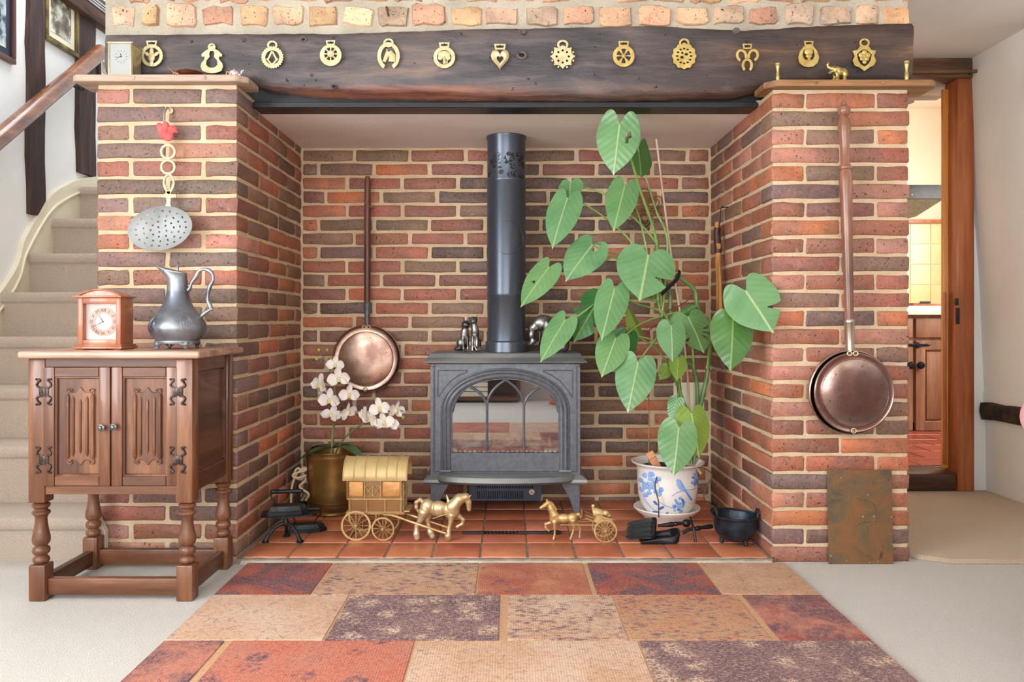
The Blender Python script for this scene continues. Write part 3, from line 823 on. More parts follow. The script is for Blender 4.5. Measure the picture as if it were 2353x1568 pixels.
for (a, b) in ((1880, 1992), (2000, 2097), (2104, 2230)):
    x0, x1 = XP(a, 4.66), XP(b, 4.66)
    MB().box(x0, x1, 4.655, 4.68, ZP(776, 4.66), ZP(732, 4.66), .003).build('drawer', M_KPINE, cab)
    dz0, dz1 = ZP(990, 4.66), ZP(783, 4.66)
    d_ = MB()
    s_ = .055
    for q in ((x0, x0+s_, dz0, dz1), (x1-s_, x1, dz0, dz1), (x0+s_, x1-s_, dz0, dz0+s_), (x0+s_, x1-s_, dz1-s_, dz1)):
        d_.box(q[0], q[1], 4.655, 4.68, q[2], q[3], .002, 1)
    dd = d_.build('door', M_KPINE, cab)
    MB().box(x0+s_+.012, x1-s_-.012, 4.664, 4.675, dz0+s_+.012, dz1-s_-.012, .004).build('panel', M_KPINE, dd)
    MB().box(x0+s_-.002, x1-s_+.002, 4.672, 4.679, dz0+s_-.002, dz1-s_+.002).build('panel_field', M_KPINE, dd, False)
M_KNOB = mat('blue_black_iron', S(24, 34, 48), S(34, 48, 66), .25, .5)
for px in (2094, 2117):
    c = P(px, 840, 4.63)
    MB().lathe([(0, -.03), (.012, -.03), (.012, -.018), (.02, -.012), (.022, 0), (.016, .01), (0, .014)], Matrix.Translation(c) @ Matrix.Rotation(PI/2, 4, 'X'), 14).build('knob', M_KNOB, cab)
hg = MB(); c = P(2112, 793, 4.652)
hg.box(c.x-.06, c.x+.05, 4.648, 4.656, c.z-.008, c.z+.008, .002); hg.box(c.x-.02, c.x, 4.646, 4.656, c.z-.018, c.z+.018, .002); hg.ell((c.x+.055, 4.652, c.z), (.014, .004, .006))
hg.build('strap_hinge', M_KNOB, cab)
wt = MB().box(1.7, 3.15, 4.62, 5.21, .777, .832, .006).build('worktop', M_WHITEPAINT); tag(wt, 'white kitchen worktop on the pine base unit', 'worktop')
bo = thing('chopping_board', 'dark chopping board lying on the white kitchen worktop', 'board', (2.45, 4.8, .833))
MB().box(2.40, 2.62, 4.68, 4.92, .834, .850, .003).build('slab', M_PINE2, bo); MB().tube([(2.44, 4.675, .853), (2.50, 4.675, .853)], .006, 6).build('handle', M_IRON, bo)
tl = struct('trim_2', MB().box(1.7, 3.15, 5.205, 5.22, .834, 1.386), mat('tile_grout', S(236, 228, 208), S(226, 216, 192), .9), 'cream splashback tiles behind the kitchen worktop')
tm_ = mat('cream_glazed_tile', S(238, 218, 168), S(230, 206, 150), .25, scale=4, rnd=True)
for i in range(10):
    for j in range(4):
        MB().box(-.066, .066, -.004, .004, -.066, .066, .002, 1).build('tile', tm_, tl).location = (1.775+i*.1345, 5.204, 1.318-j*.1345)
bt_ = MB().box(1.7, 3.15, 5.17, 5.2, 1.386, 1.408, .003).build('shelf_batten', M_PINE2); tag(bt_, 'narrow wooden batten above the cream kitchen tiles', 'batten')
ho = thing('cooker_hood', 'black cooker hood with grey mesh underside in the kitchen', 'hood', (2.4, 5.0, 1.45))
MB().box(2.0, 2.62, 4.72, 5.16, 1.475, 1.56, .004).build('body', M_IRON, ho)
MB().prism([(4.73, 1.474), (5.155, 1.44), (5.155, 1.412), (5.05, 1.412)], .6, Matrix(((0, 1, 0, 2.01), (1, 0, 0, 0), (0, 0, 1, 0), (0, 0, 0, 1)))).build('grease_filter', mat('grey_mesh', S(120, 112, 104), S(90, 84, 78), .5, .3, scale=60), ho, False)
for k in range(3): MB().ell((2.375+.02*k, 4.72, 1.50), (.004, .003, .004), nu=8, nv=6).build('button', M_WHITEPAINT, ho)
# ================================================================== furniture
def text_mesh(s, size, loc, rot=None, depth=.0003):
    cu = bpy.data.curves.new('t', 'FONT'); cu.body = s; cu.size = size; cu.align_x = 'CENTER'; cu.align_y = 'CENTER'; cu.extrude = depth
    ob = bpy.data.objects.new('t', cu); me = bpy.data.meshes.new_from_object(ob)
    bpy.data.objects.remove(ob); bpy.data.curves.remove(cu)
    M = Matrix.Translation(loc) @ (rot or Matrix.Rotation(PI/2, 4, 'X'))
    me.transform(M); me.materials.clear(); return me

# ------------------------------------------------------------------ oak cabinet
M_OAK_Z = wood('antique_oak', S(64, 35, 22), S(106, 65, 41), S(146, 98, 66), 'z', 13, .36, .08, .15)
M_OAK_X = wood('antique_oak_rail', S(64, 35, 22), S(106, 65, 41), S(148, 100, 68), 'x', 13, .36, .08, .15)
M_OAK_Y = wood('antique_oak_shaded', S(54, 30, 21), S(82, 50, 34), S(112, 72, 50), 'y', 13, .4, .08, .1)  # side oak darkened, painting in the shade away from the window
CX0, CX1, CYF, CYB = -1.278, -.841, 2.09, 2.40
cb = thing('oak_cabinet', 'small two door antique oak cabinet with linenfold panels on turned legs', 'cabinet', ((CX0+CX1)/2, (CYF+CYB)/2, 0))
LG = .045
tp = MB().box(-1.29, -.812, 2.062, 2.412, .6475, .667, .006, 3).build('top', wood('pale_oak_top', S(120, 84, 66), S(164, 126, 104), S(198, 166, 146), 'x', 13, .34, .06, .15), cb)  # top is paler and pinker than the other oak
zd0, zd1 = ZP(1118, CYF), ZP(844, CYF)
MB().box(CX0+LG, CX1-LG, CYF+.004, CYF+.022, zd1+.001, .647).build('top_rail', M_OAK_X, cb, False)
MB().box(CX0+LG, CX1-LG, CYF+.004, CYF+.022, .2855, zd0-.001).build('bottom_rail', M_OAK_X, cb, False)
MB().box(CX0+LG*.5, CX1-LG*.5, CYF+.022, CYB-.022, .2865, .300).build('floor_board', M_OAK_X, cb, False)
MB().box(CX0+LG*.5, CX1-LG*.5, CYB-.02, CYB-.01, .2865, .646).build('back_board', M_OAK_X, cb, False)
leg_prof = [(.0, .2605), (.016, .2605), (.0225, .256), (.0215, .249), (.0165, .244), (.0165, .2405), (.0225, .236), (.0228, .231), (.0175, .226), (.0148, .219), (.0155, .205), (.0185, .185), (.0222, .168), (.0226, .158), (.020, .150), (.0150, .1455), (.0150, .144), (.0205, .139), (.0222, .132), (.0205, .125), (.0150, .1195), (.0150, .117), (.0200, .112), (.0215, .107), (.0200, .102), (.016, .0985), (0, .0985)]
for (x, y) in ((CX0, CYF), (CX1-LG, CYF), (CX0, CYB-LG), (CX1-LG, CYB-LG)):
    m = MB()
    m.box(x, x+LG, y, y+LG, .262, .647, .004, 2)
    m.box(x, x+LG, y, y+LG, 0, .097, .005, 2)
    m.lathe([(r, z) for r, z in leg_prof], Matrix.Translation((x+LG/2, y+LG/2, 0)), 20)
    m.build('leg', M_OAK_Z, cb)
for (x0, x1, y0, y1, mm) in ((CX0+LG, CX1-LG, CYF+.012, CYF+.034, M_OAK_X), (CX0+LG, CX1-LG, CYB-.034, CYB-.012, M_OAK_X), (CX0+.012, CX0+.034, CYF+LG, CYB-LG, M_OAK_Y), (CX1-.034, CX1-.012, CYF+LG, CYB-LG, M_OAK_Y)):
    MB().box(x0, x1, y0, y1, .014, .0585, .003, 2).build('stretcher', mm, cb)
for sx in (CX0, CX1):
    sgn = 1 if sx == CX1 else -1
    xo = sx-sgn*.006
    MB().box(xo-sgn*.008, xo-sgn*.012, CYF+LG, CYB-LG, .29, .645).build('side_panel', M_OAK_Y, cb, False)
    for (ya, yb, za, zb) in ((CYF+LG, CYB-LG, .285, .335), (CYF+LG, CYB-LG, .607, .646), (CYF+LG, CYF+LG+.012, .336, .606), (CYB-LG-.012, CYB-LG, .336, .606)):
        MB().box(xo, xo-sgn*.014, ya, yb, za, zb, .003, 1).build('side_rail', M_OAK_Y, cb)
M_HINGE = mat('dark_bronze', S(58, 46, 42), S(92, 76, 68), .4, .7, scale=60, bump=.3)
M_PEWTERK = mat('pewter_knob', S(96, 92, 92), S(140, 136, 134), .35, .8, scale=50)
def linenfold(door, x0, x1, z0, z1, y):
    w_ = x1-x0; h_ = z1-z0
    b0 = MB(); ol = []
    nx = 24
    top = [(x0+w_*i/nx, z1-.010-.006*abs(math.sin(PI*i/nx*2))+.008*math.exp(-((i/nx-.5)/.09)**2)+.007*(math.exp(-((i/nx-.06)/.08)**2)+math.exp(-((i/nx-.94)/.08)**2))) for i in range(nx+1)]
    bot = [(x, z0+z1-z) for x, z in reversed(top)]
    b0.prism(top+bot, .005, Matrix.Translation((0, y-.003, 0)), .0015)
    b0.build('linenfold', M_OAK_Z, door)
    for k, (u, r) in enumerate(((.06, .0062), (.25, .0048), (.5, .0042), (.74, .0048), (.94, .0062))):
        x = x0+w_*u; ins = (.018, .026, .034, .026, .018)[k]
        m = MB(); zz = [z0+ins, z0+ins+.008]+[z0+ins+.008+(h_-2*ins-.016)*q/4 for q in range(1, 4)]+[z1-ins-.008, z1-ins]
        m.tube([(x, y-.003, z) for z in zz], [r*.3, r, r*.92, r*.92, r*.92, r, r*.3], 10, flat=.9, up=(0, 1, 0))
        m.build('fold', M_OAK_Z, door)
    for zc, sgn in ((z1-.012, 1), (z0+.012, -1)):
        for u in (.08, .92):
            m = MB(); cx = x0+w_*u
            sg2 = 1 if u < .5 else -1
            pts = [(cx+sg2*.002+.0075*math.cos(a)*(1-a/14), y-.0035, zc+sgn*.0065*math.sin(a)*(1-a/14)) for a in [i*.5 for i in range(13)]]
            m.tube(pts, .0016, 6); m.build('scroll', M_OAK_Z, door)
for (pa, pb, side) in ((99.5, 252.5, 0), (255.5, 407, 1)):
    x0, x1 = XP(pa, CYF), XP(pb, CYF); y = CYF-.001
    s_ = .029
    m = MB()
    m.box(x0, x0+s_, y, y+.02, zd0, zd1, .003, 2)
    d_ = m.build('door', M_OAK_Z, cb)
    MB().box(x1-s_, x1, y, y+.02, zd0, zd1, .003, 2).build('door_stile', M_OAK_Z, d_)
    for (za, zb) in ((zd0, zd0+.027), (zd1-.027, zd1)):
        MB().box(x0+s_+.0004, x1-s_-.0004, y+.0005, y+.02, za+.0005, zb-.0005, .002, 1).build('door_rail', M_OAK_X, d_)
    MB().box(x0+s_, x1-s_, y+.013, y+.018, zd0+.026, zd1-.026).build('field', M_OAK_Z, d_, False)
    # splayed bead round the field
    bd = MB()
    for (A, B) in (((x0+s_, zd0+.027), (x1-s_, zd0+.027)), ((x1-s_, zd0+.027), (x1-s_, zd1-.027)), ((x1-s_, zd1-.027), (x0+s_, zd1-.027)), ((x0+s_, zd1-.027), (x0+s_, zd0+.027))):
        bd.tube([(A[0], y+.010, A[1]), (B[0], y+.010, B[1])], .005, 6)
    bd.build('bead', M_OAK_Z, d_)
    lx0, lx1 = ((148, 213) if side == 0 else (303, 368))
    linenfold(d_, XP(lx0, CYF), XP(lx1, CYF), ZP(1073, CYF), ZP(889, CYF), y+.013)
    kp = P(235, 983, CYF-.012) if side == 0 else P(263, 981, CYF-.012)
    MB().lathe([(0, -.014), (.004, -.013), (.0055, -.010), (.0095, -.008), (.0100, -.004), (.0085, 0), (.0045, .003), (.0045, .012), (.008, .014)], Matrix.Translation((kp.x, CYF-.012, kp.z)) @ Matrix.Rotation(-PI/2, 4, 'X'), 18).build('knob', M_PEWTERK, d_)
    hx = 99.5 if side == 0 else 407.5
    for hy in (901, 1058):
        c = P(hx, hy, CYF-.004); hm = MB()
        k_ = 1/862.
        hm.box(c.x-.005, c.x+.005, c.y, c.y+.004, c.z-.011, c.z+.011, .0012)
        for sx in (-1, 1):
            hm.box(c.x+sx*.004, c.x+sx*.013, c.y+.001, c.y+.003, c.z-.014, c.z+.014, .0008)
            for sz in (-1, 1):
                pts = spline([(c.x+sx*.008, c.y+.002, c.z+sz*.010), (c.x+sx*.019, c.y+.002, c.z+sz*.016), (c.x+sx*.016, c.y+.002, c.z+sz*.025), (c.x+sx*.010, c.y+.002, c.z+sz*.031), (c.x+sx*.018, c.y+.002, c.z+sz*.034)], 4)
                hm.tube(pts, [.003]*(len(pts)-2)+[.0022, .001], 6)
                hm.ell((c.x+sx*.019, c.y+.001, c.z+sz*.0335), .003, nu=8, nv=6)
        hm.build('hinge', M_HINGE, d_)

# ------------------------------------------------------------------ wooden bracket clock
M_CHERRY = wood('cherry_wood', S(134, 74, 44), S(170, 102, 66), S(198, 134, 94), 'z', 12, .3, .03, .3)
CT = .667
wc = thing('mantel_clock', 'arched cherry wood mantel clock on the oak cabinet', 'clock', (XP(233, 2.2), 2.22, CT))
y0, y1 = 2.18, 2.255
def xw(px): return XP(px, y0)
def zw(py): return CT+(801-py)*y0/F
MB().box(xw(170), xw(284), y0-.012, y1+.01, zw(799.5), zw(793), .002).build('plinth', M_CHERRY, wc)
for (a_, b_) in ((176, 194), (262, 280)):
    MB().box(xw(a_), xw(b_), y0-.006, y1, CT, zw(799), .001).build('foot', M_CHERRY, wc)
MB().box(xw(173), xw(281), y0-.006, y1+.006, zw(793), zw(789), .002).build('plinth_moulding', M_CHERRY, wc)
MB().box(xw(178), xw(190), y0, y1, zw(789), zw(681), .0015).build('stile', M_CHERRY, wc)
MB().box(xw(266), xw(277), y0, y1, zw(789), zw(681), .0015).build('stile', M_CHERRY, wc)
MB().box(xw(190), xw(266), y0+.001, y1, zw(789), zw(779), .001).build('rail', M_CHERRY, wc)
MB().box(xw(190), xw(266), y0+.001, y1, zw(695), zw(681), .001).build('rail', M_CHERRY, wc)
MB().box(xw(190), xw(266), y0+.02, y1, zw(779), zw(695)).build('case_back', M_CHERRY, wc, False)
MB().box(xw(168), xw(282), y0-.010, y1+.008, zw(681), zw(676.5), .002).build('cornice', M_CHERRY, wc)
ar = arc(xw(228), zw(695), (xw(278)-xw(178))/2*.98, math.radians(24), math.radians(156), 18, (zw(663)-zw(695)))
ar = [(xw(178)+(xw(274)-xw(178))*i/18, zw(676.5)+(zw(663)-zw(676.5))*math.sin(PI*i/18)**.8) for i in range(19)]
inn = [(p[0], p[1]-.004) for p in ar]
MB().prism([(ar[0][0], zw(676.5))]+ar+[(ar[-1][0], zw(676.5))], y1-y0-.01, Matrix.Translation((0, y0+.006, 0))).build('pediment', M_CHERRY, wc, True, 30)
rm_ = MB()
rm_.tube([(p[0], y0+.002, p[1]) for p in ar], .0024, 8); rm_.build('arch_moulding', M_CHERRY, wc)
M_DIALB = mat('rosy_dial_plate', S(206, 190, 178), S(192, 164, 148), .6, .0, scale=18)
dcx, dcz = xw(230), zw(737); yd = y0+.018
MB().box(xw(190.5), xw(265.5), yd, yd+.003, zw(778.5), zw(695.5)).build('dial_plate', M_DIALB, wc, False)
d1 = link('chapter_ring', plate_mesh([circ(0, 0, .040, 40), circ(0, 0, .0235, 32)], .0012), mat('copper_ring', S(188, 148, 126), S(168, 126, 104), .6, 0, scale=25), wc, False, shift=False)
d1.location = (dcx-ORG[wc].x, yd-.001-ORG[wc].y, dcz-ORG[wc].z)
M_INK = mat('black_ink', S(40, 34, 32), rough=.5)
ms = []
for h, s in enumerate(['XII', 'I', 'II', 'III', 'IV', 'V', 'VI', 'VII', 'VIII', 'IX', 'X', 'XI']):
    a_ = PI/2-h*PI/6; th = -h*PI/6
    R = Matrix.Rotation(-th, 4, 'Y') @ Matrix.Rotation(PI/2, 4, 'X')
    ms.append(text_mesh(s, .0125, (dcx+.0318*math.cos(a_), yd-.0022, dcz+.0318*math.sin(a_)), R))
nm = join_meshes(ms); o = link('numerals', nm, M_INK, wc, False)
hh = MB()
for (ang, ln, w_) in ((math.radians(122), .02, .0012), (math.radians(205), .03, .0009)):
    hh.tube([(dcx, yd-.003, dcz), (dcx+ln*math.cos(ang), yd-.003, dcz+ln*math.sin(ang))], [w_, w_*.5], 6)
hh.ell((dcx, yd-.003, dcz), .002); hh.build('hands', M_INK, wc)
def glass_material(name, refl=.3, tint=(1, 1, 1, 1), k=.7):
    t = NT(name); t.t.nodes.remove(t.b)
    tr = t.n('ShaderNodeBsdfTransparent'); tr.inputs[0].default_value = tint
    gl = t.n('ShaderNodeBsdfGlossy'); gl.inputs['Roughness'].default_value = .01
    lw_ = t.n('ShaderNodeLayerWeight'); lw_.inputs[0].default_value = .35
    mx = t.n('ShaderNodeMixShader'); t.l(t.math('ADD', t.math('MULTIPLY', lw_.outputs['Fresnel'], k), refl), mx.inputs[0])
    t.l(tr.outputs[0], mx.inputs[1]); t.l(gl.outputs[0], mx.inputs[2]); t.l(mx.outputs[0], t.out.inputs['Surface'])
    return t.m
M_GLASS = glass_material('clock_glass', .0, k=.12)
MB().box(xw(190.5), xw(265.5), y0+.006, y0+.008, zw(778.5), zw(695.5)).build('glass', M_GLASS, wc, False)

# ------------------------------------------------------------------ pewter jug
M_PEWTER = mat('old_pewter', S(112, 118, 126), S(164, 168, 172), .36, .85, scale=10, bump=.25, bscale=28, r2=.5)
k = .000316; yj = 2.24
jx0 = XP(1600/3.92, yj)
jg = thing('pewter_jug', 'tall pewter claret jug with scrolled handle on the oak cabinet', 'jug', (jx0, yj, CT), local=True)
oct_ = lambda a, z: 1+.028*math.cos(4*a)*max(0, 1-abs(z-.062)/.06)
bj = MB()
prof = [(.0, .024), (.056, .024), (.060, .027), (.069, .037), (.0765, .052), (.078, .063), (.0735, .078), (.063, .094), (.052, .106), (.044, .118), (.037, .132), (.0315, .150), (.0285, .170), (.0275, .186)]
bj.lathe(prof, None, 40, squash=oct_)
# throat and spout lofted from the neck
rings = []
secs = [(0, .186, .0275, .0275, 0), (-.001, .197, .0275, .0275, .03), (-.006, .207, .032, .027, .12), (-.014, .2165, .040, .025, .25), (-.022, .222, .046, .022, .33)]
for (cx_, z_, rx, ry, tl_) in secs:
    rg = []
    for i in range(40):
        a_ = 2*PI*i/40; x = rx*math.cos(a_); pin = 1-(.55*max(0, -math.cos(a_))**2)*(tl_/.33)
        rg.append(bj.bm.verts.new((cx_+x, ry*math.sin(a_)*pin, z_-x*tl_*1.1 if x < 0 else z_-x*tl_*.5)))
    rings.append(rg)
for A, B in zip(rings[:-1], rings[1:]):
    for i in range(40): bj.bm.faces.new((A[i], A[(i+1) % 40], B[(i+1) % 40], B[i]))
bmesh.ops.remove_doubles(bj.bm, verts=bj.bm.verts[:], dist=.0002)
jb = bj.build('body', M_PEWTER, jg)
rim = [v.copy() for v in []]
sx_ = secs[-1]; rp = []
for i in range(40):
    a_ = 2*PI*i/40; x = sx_[2]*math.cos(a_); pin = 1-(.55*max(0, -math.cos(a_))**2)
    rp.append((sx_[0]+x, sx_[3]*math.sin(a_)*pin, sx_[1]-x*sx_[4]*1.1 if x < 0 else sx_[1]-x*sx_[4]*.5))
MB().tube(rp, .0022, 6, closed=True).build('rim', M_PEWTER, jb)
ld = MB()
cv = ld.bm.verts.new((sx_[0]+.006, 0, sx_[1]+.006)); lv = [ld.bm.verts.new(Vector(p)+Vector((0, 0, .001))) for p in rp]
for i in range(40): ld.bm.faces.new((cv, lv[i], lv[(i+1) % 40]))
lid = ld.build('lid', M_PEWTER, jg)
MB().lathe([(.004, 0), (.003, .006), (.0045, .010), (.002, .015), (0, .018)], Matrix.Translation((.0, 0, .223)), 10).build('finial', M_PEWTER, lid)
hd = spline([(.024, 0, .163), (.034, 0, .172), (.040, 0, .188), (.052, 0, .205), (.062, 0, .222), (.080, 0, .226), (.097, 0, .216), (.101, 0, .197), (.092, 0, .178), (.087, 0, .158), (.086, 0, .138), (.094, 0, .117), (.088, 0, .109), (.076, 0, .101), (.066, 0, .090)], 5)
MB().tube(hd, [.0052+.0012*math.sin(i*.5) for i in range(len(hd))], 10).build('handle', M_PEWTER, jg)
MB().ell((.096, 0, .113), (.006, .005, .006)).build('handle_scroll', M_PEWTER, jg)
MB().lathe([(.048, .015), (.058, .015), (.060, .018), (.060, .024), (.055, .026), (.048, .026)], None, 36).build('foot_ring', M_PEWTER, jg)
for q in range(4):
    a_ = PI/4+q*PI/2
    m = MB(); c, s = math.cos(a_), math.sin(a_)
    m.tube([(c*.054, s*.054, .020), (c*.059, s*.059, .013), (c*.055, s*.055, .006), (c*.062, s*.062, .001)], [.007, .008, .005, .005], 8)
    for d_ in (-.3, .3):
        c2, s2 = math.cos(a_+d_), math.sin(a_+d_); m.tube([(c2*.056, s2*.056, .018), (c*.058, s*.058, .008)], [.006, .003], 6)
    m.build('foot', M_PEWTER, jg)
for a_ in (PI*1.27, PI*1.73):      # chased cartouches on the belly
    m = MB(); R = .0765
    for (da, dz, rr) in ((0, 0, .016), (0, .002, .010)):
        pts = []
        for i in range(20):
            t_ = 2*PI*i/20; aa = a_+da+rr*math.cos(t_)/R; zz = .075+dz+rr*1.2*math.sin(t_)
            rad = np.interp(zz, [p[1] for p in prof[1:]], [p[0] for p in prof[1:]])*(1+.028*math.cos(4*aa))
            pts.append((rad*math.cos(aa), rad*math.sin(aa), zz))
        m.tube(pts, .0016, 6, closed=True)
    m.build('cartouche', M_PEWTER, jb)

# ------------------------------------------------------------------ stove
YS = 2.88; KS = YS/F/3.563
def sxp(zx): return XP(1161, YS)+(zx-787)*KS
def szp(zy): return ZP(780+zy/3.563, YS)
SX = XP(1161, YS)
M_STOVE = mat('grey_stove_paint', S(98, 101, 108), S(86, 89, 96), .38, .25, scale=60, bump=.12, bscale=300, bdist=.001)
M_STOVE2 = mat('pale_stove_ledge', S(134, 134, 130), S(104, 106, 108), .45, .3, scale=12, stretch=(.3, 1, 1))  # lighter grey for top plate, ledge, lip and pillar bases
M_DARK = mat('stove_black', S(20, 20, 22), S(28, 28, 30), .6, .2)
sv = thing('wood_stove', 'grey cast iron style stove with gothic arched glass door in the hearth', 'stove', (SX, 3.0, hz))
xl, xr = sxp(175), sxp(1400); zt, zb = szp(200), szp(1112)
arch_o = lambda x0, x1, zbot, zspr, ztop, n=28: [(x1, zbot), (x1, zspr)]+[((x0+x1)/2+(x1-x0)/2*math.cos(a_), zspr+(ztop-zspr)*math.sin(a_)**.9) for a_ in [PI*i/n for i in range(1, n)]]+[(x0, zspr), (x0, zbot)]
gx0, gx1 = sxp(350), sxp(1225); gzb = szp(935); gsp = szp(600); gtp = szp(328)
hole = arch_o(gx0, gx1, gzb, gsp, gtp)
fp = plate_mesh([[(xl, zb), (xr, zb), (xr, zt), (xl, zt)], hole], .016)
fp.transform(Matrix.Translation((0, YS+.008, 0)))
front = link('front_plate', fp, M_STOVE, sv, True, 20)
bx = MB()
yb_ = 3.14
bx.box(xl, xl+.012, YS+.016, yb_, zb, zt); bx.box(xr-.012, xr, YS+.016, yb_, zb, zt); bx.box(xl+.012, xr-.012, yb_-.01, yb_, zb, zt)
bx.box(xl+.012, xr-.012, YS+.016, yb_-.01, zb, zb+.012); bx.box(xl+.012, xr-.012, YS+.016, yb_-.01, zt-.012, zt)
bx.build('firebox', M_STOVE, sv, False)
MB().box(xl+.02, xr-.02, YS+.16, YS+.17, zb+.014, zt-.014).build('firebox_back', M_DARK, sv, False)
MB().box(xl+.02, xr-.02, YS+.022, YS+.159, gzb-.04, gzb-.012).build('fire_bed', M_DARK, sv, False)
# moulded arch surround
for (off, rad, prj) in ((.012, .010, .002), (.026, .008, .006), (.037, .005, .002)):
    pts = [(p[0], YS-prj+.003, p[1]) for p in arch_o(gx0-off, gx1+off, szp(1070), gsp-.0, gtp+off)]
    MB().tube(pts, rad, 8, up=(0, 1, 0)).build('arch_moulding', M_STOVE, front)
for sx in (-1, 1):
    cx_ = (gx1+.024) if sx > 0 else (gx0-.024)
    MB().box(cx_-.024, cx_+.024, YS-.012, YS+.004, szp(1085), szp(1068), .004).build('pillar_base', M_STOVE2, front)
# tracery bars
def bar(pts, r=.0055):
    MB().tube([(sxp(a_), YS+.006, szp(b_)) for a_, b_ in pts], r, 8, up=(0, 1, 0), flat=.8).build('tracery_bar', M_STOVE, front)
def q2(p0, p1, p2, n=10):
    return [((1-t)**2*p0[0]+2*t*(1-t)*p1[0]+t*t*p2[0], (1-t)**2*p0[1]+2*t*(1-t)*p1[1]+t*t*p2[1]) for t in [i/n for i in range(n+1)]]
bar([(637, 1060), (637, 545)]); bar([(940, 1060), (940, 545)])
bar(q2((637, 550), (645, 420), (790, 335))); bar(q2((940, 550), (935, 420), (790, 335)))
bar(q2((637, 550), (615, 440), (485, 388))); bar(q2((352, 600), (370, 470), (485, 388)))
bar(q2((940, 550), (960, 440), (1095, 388))); bar(q2((1223, 600), (1205, 470), (1095, 388)))
bar([(345, 938), (1230, 938)], .004)
MB().box(gx0-.004, gx1+.004, YS+.013, YS+.017, gzb-.002, gtp+.002).build('door_glass', glass_material('stove_glass', .18), sv, False)
# spandrel beads and edge beads
for sx in (-1, 1):
    f_ = lambda zx: zx if sx < 0 else 1574-zx
    pts = [(237, 255), (475, 255), (478, 265), (410, 292), (335, 345), (270, 425), (242, 472), (235, 468)]
    MB().tube([(sxp(f_(a_)), YS-.001, szp(b_)) for a_, b_ in pts], .0022, 6, closed=True, up=(0, 1, 0)).build('spandrel_bead', M_STOVE, front)
    MB().tube([(sxp(f_(205)), YS-.001, szp(225)), (sxp(f_(205)), YS-.001, szp(1080))], .003, 6, up=(0, 1, 0)).build('edge_bead', M_STOVE, front)
    MB().box(sxp(f_(178)), sxp(f_(214)), YS-.006, YS+.01, szp(226), szp(204), .002).build('corner_cap', M_STOVE, front)
MB().tube([(sxp(205), YS-.001, szp(1080)), (sxp(1369), YS-.001, szp(1080))], .0025, 6, up=(0, 1, 0)).build('bottom_bead', M_STOVE, front)
# moulded top slab
tpm = MB(); prof_t = [(.0, szp(204)), (.006, szp(200)), (.0225, szp(190)), (.0235, szp(180)), (.017, szp(168)), (.008, szp(148)), (.004, szp(128)), (.001, szp(116)), (-.006, szp(112))]
rg = []
for (o_, z_) in prof_t:
    rg.append([tpm.bm.verts.new(v) for v in ((xl-o_, YS-o_-.004, z_), (xr+o_, YS-o_-.004, z_), (xr+o_, yb_+.006, z_), (xl-o_, yb_+.006, z_))])
for A, B in zip(rg[:-1], rg[1:]):
    for i in range(4): tpm.bm.faces.new((A[i], A[(i+1) % 4], B[(i+1) % 4], B[i]))
tpm.bm.faces.new(rg[0][::-1]); tpm.bm.faces.new(rg[-1])
tpm.build('top_plate', M_STOVE2, sv, True, 15)
STOP = szp(112)
# base ledge and ash lip
bl = MB(); rg = []
for (o_, z_) in ((.002, szp(1108)), (.010, szp(1118)), (.022, szp(1140)), (.0245, szp(1162)), (.020, szp(1176)), (.0, szp(1180))):
    rg.append([bl.bm.verts.new(v) for v in ((xl-o_, YS-o_-.004, z_), (xr+o_, YS-o_-.004, z_), (xr+o_, yb_+.002, z_), (xl-o_, yb_+.002, z_))])
for A, B in zip(rg[:-1], rg[1:]):
    for i in range(4): bl.bm.faces.new((A[i], A[(i+1) % 4], B[(i+1) % 4], B[i]))
bl.bm.faces.new(rg[0]); bl.bm.faces.new(rg[-1][::-1]); bl.build('base_ledge', M_STOVE2, sv, True, 15)
al = MB(); rg = []
lz = lambda zy: ZP(780+zy/3.563, 2.81)
for (o_, z_) in ((-.012, lz(1126)), (0, lz(1132)), (.004, lz(1152)), (.006, lz(1170)), (-.004, lz(1192)), (-.03, lz(1200))):
    row = []
    for i in range(25):
        u = -1+2*i/24
        row.append(al.bm.verts.new((SX+u*(sxp(1330)-SX)*(1+o_*.3), YS-.028-.062*(1-u*u)**.5-o_, z_)))
    rg.append(row)
for A, B in zip(rg[:-1], rg[1:]):
    for i in range(24): al.bm.faces.new((A[i], A[i+1], B[i+1], B[i]))
al.bm.faces.new(rg[0]); al.bm.faces.new(rg[-1][::-1])
al.build('ash_lip', M_STOVE2, sv, True, 40)
# legs
for sx in (-1, 1):
    f_ = lambda zx: sxp(zx if sx < 0 else 1574-zx)
    for yy in (2.87, 3.075):
        ol = [(f_(177), szp(1178)), (f_(330), szp(1178)), (f_(300), szp(1230)), (f_(262), szp(1310)), (f_(228), szp(1400)), (f_(215), hz+.0005), (f_(178), hz+.0005)]
        ol = [(a_, max(b_, hz+.0005)) for a_, b_ in ol]
        if sx > 0: ol = ol[::-1]
        MB().prism(ol, .034, Matrix.Translation((0, yy, 0)), .003).build('leg', M_STOVE, sv, True, 30)
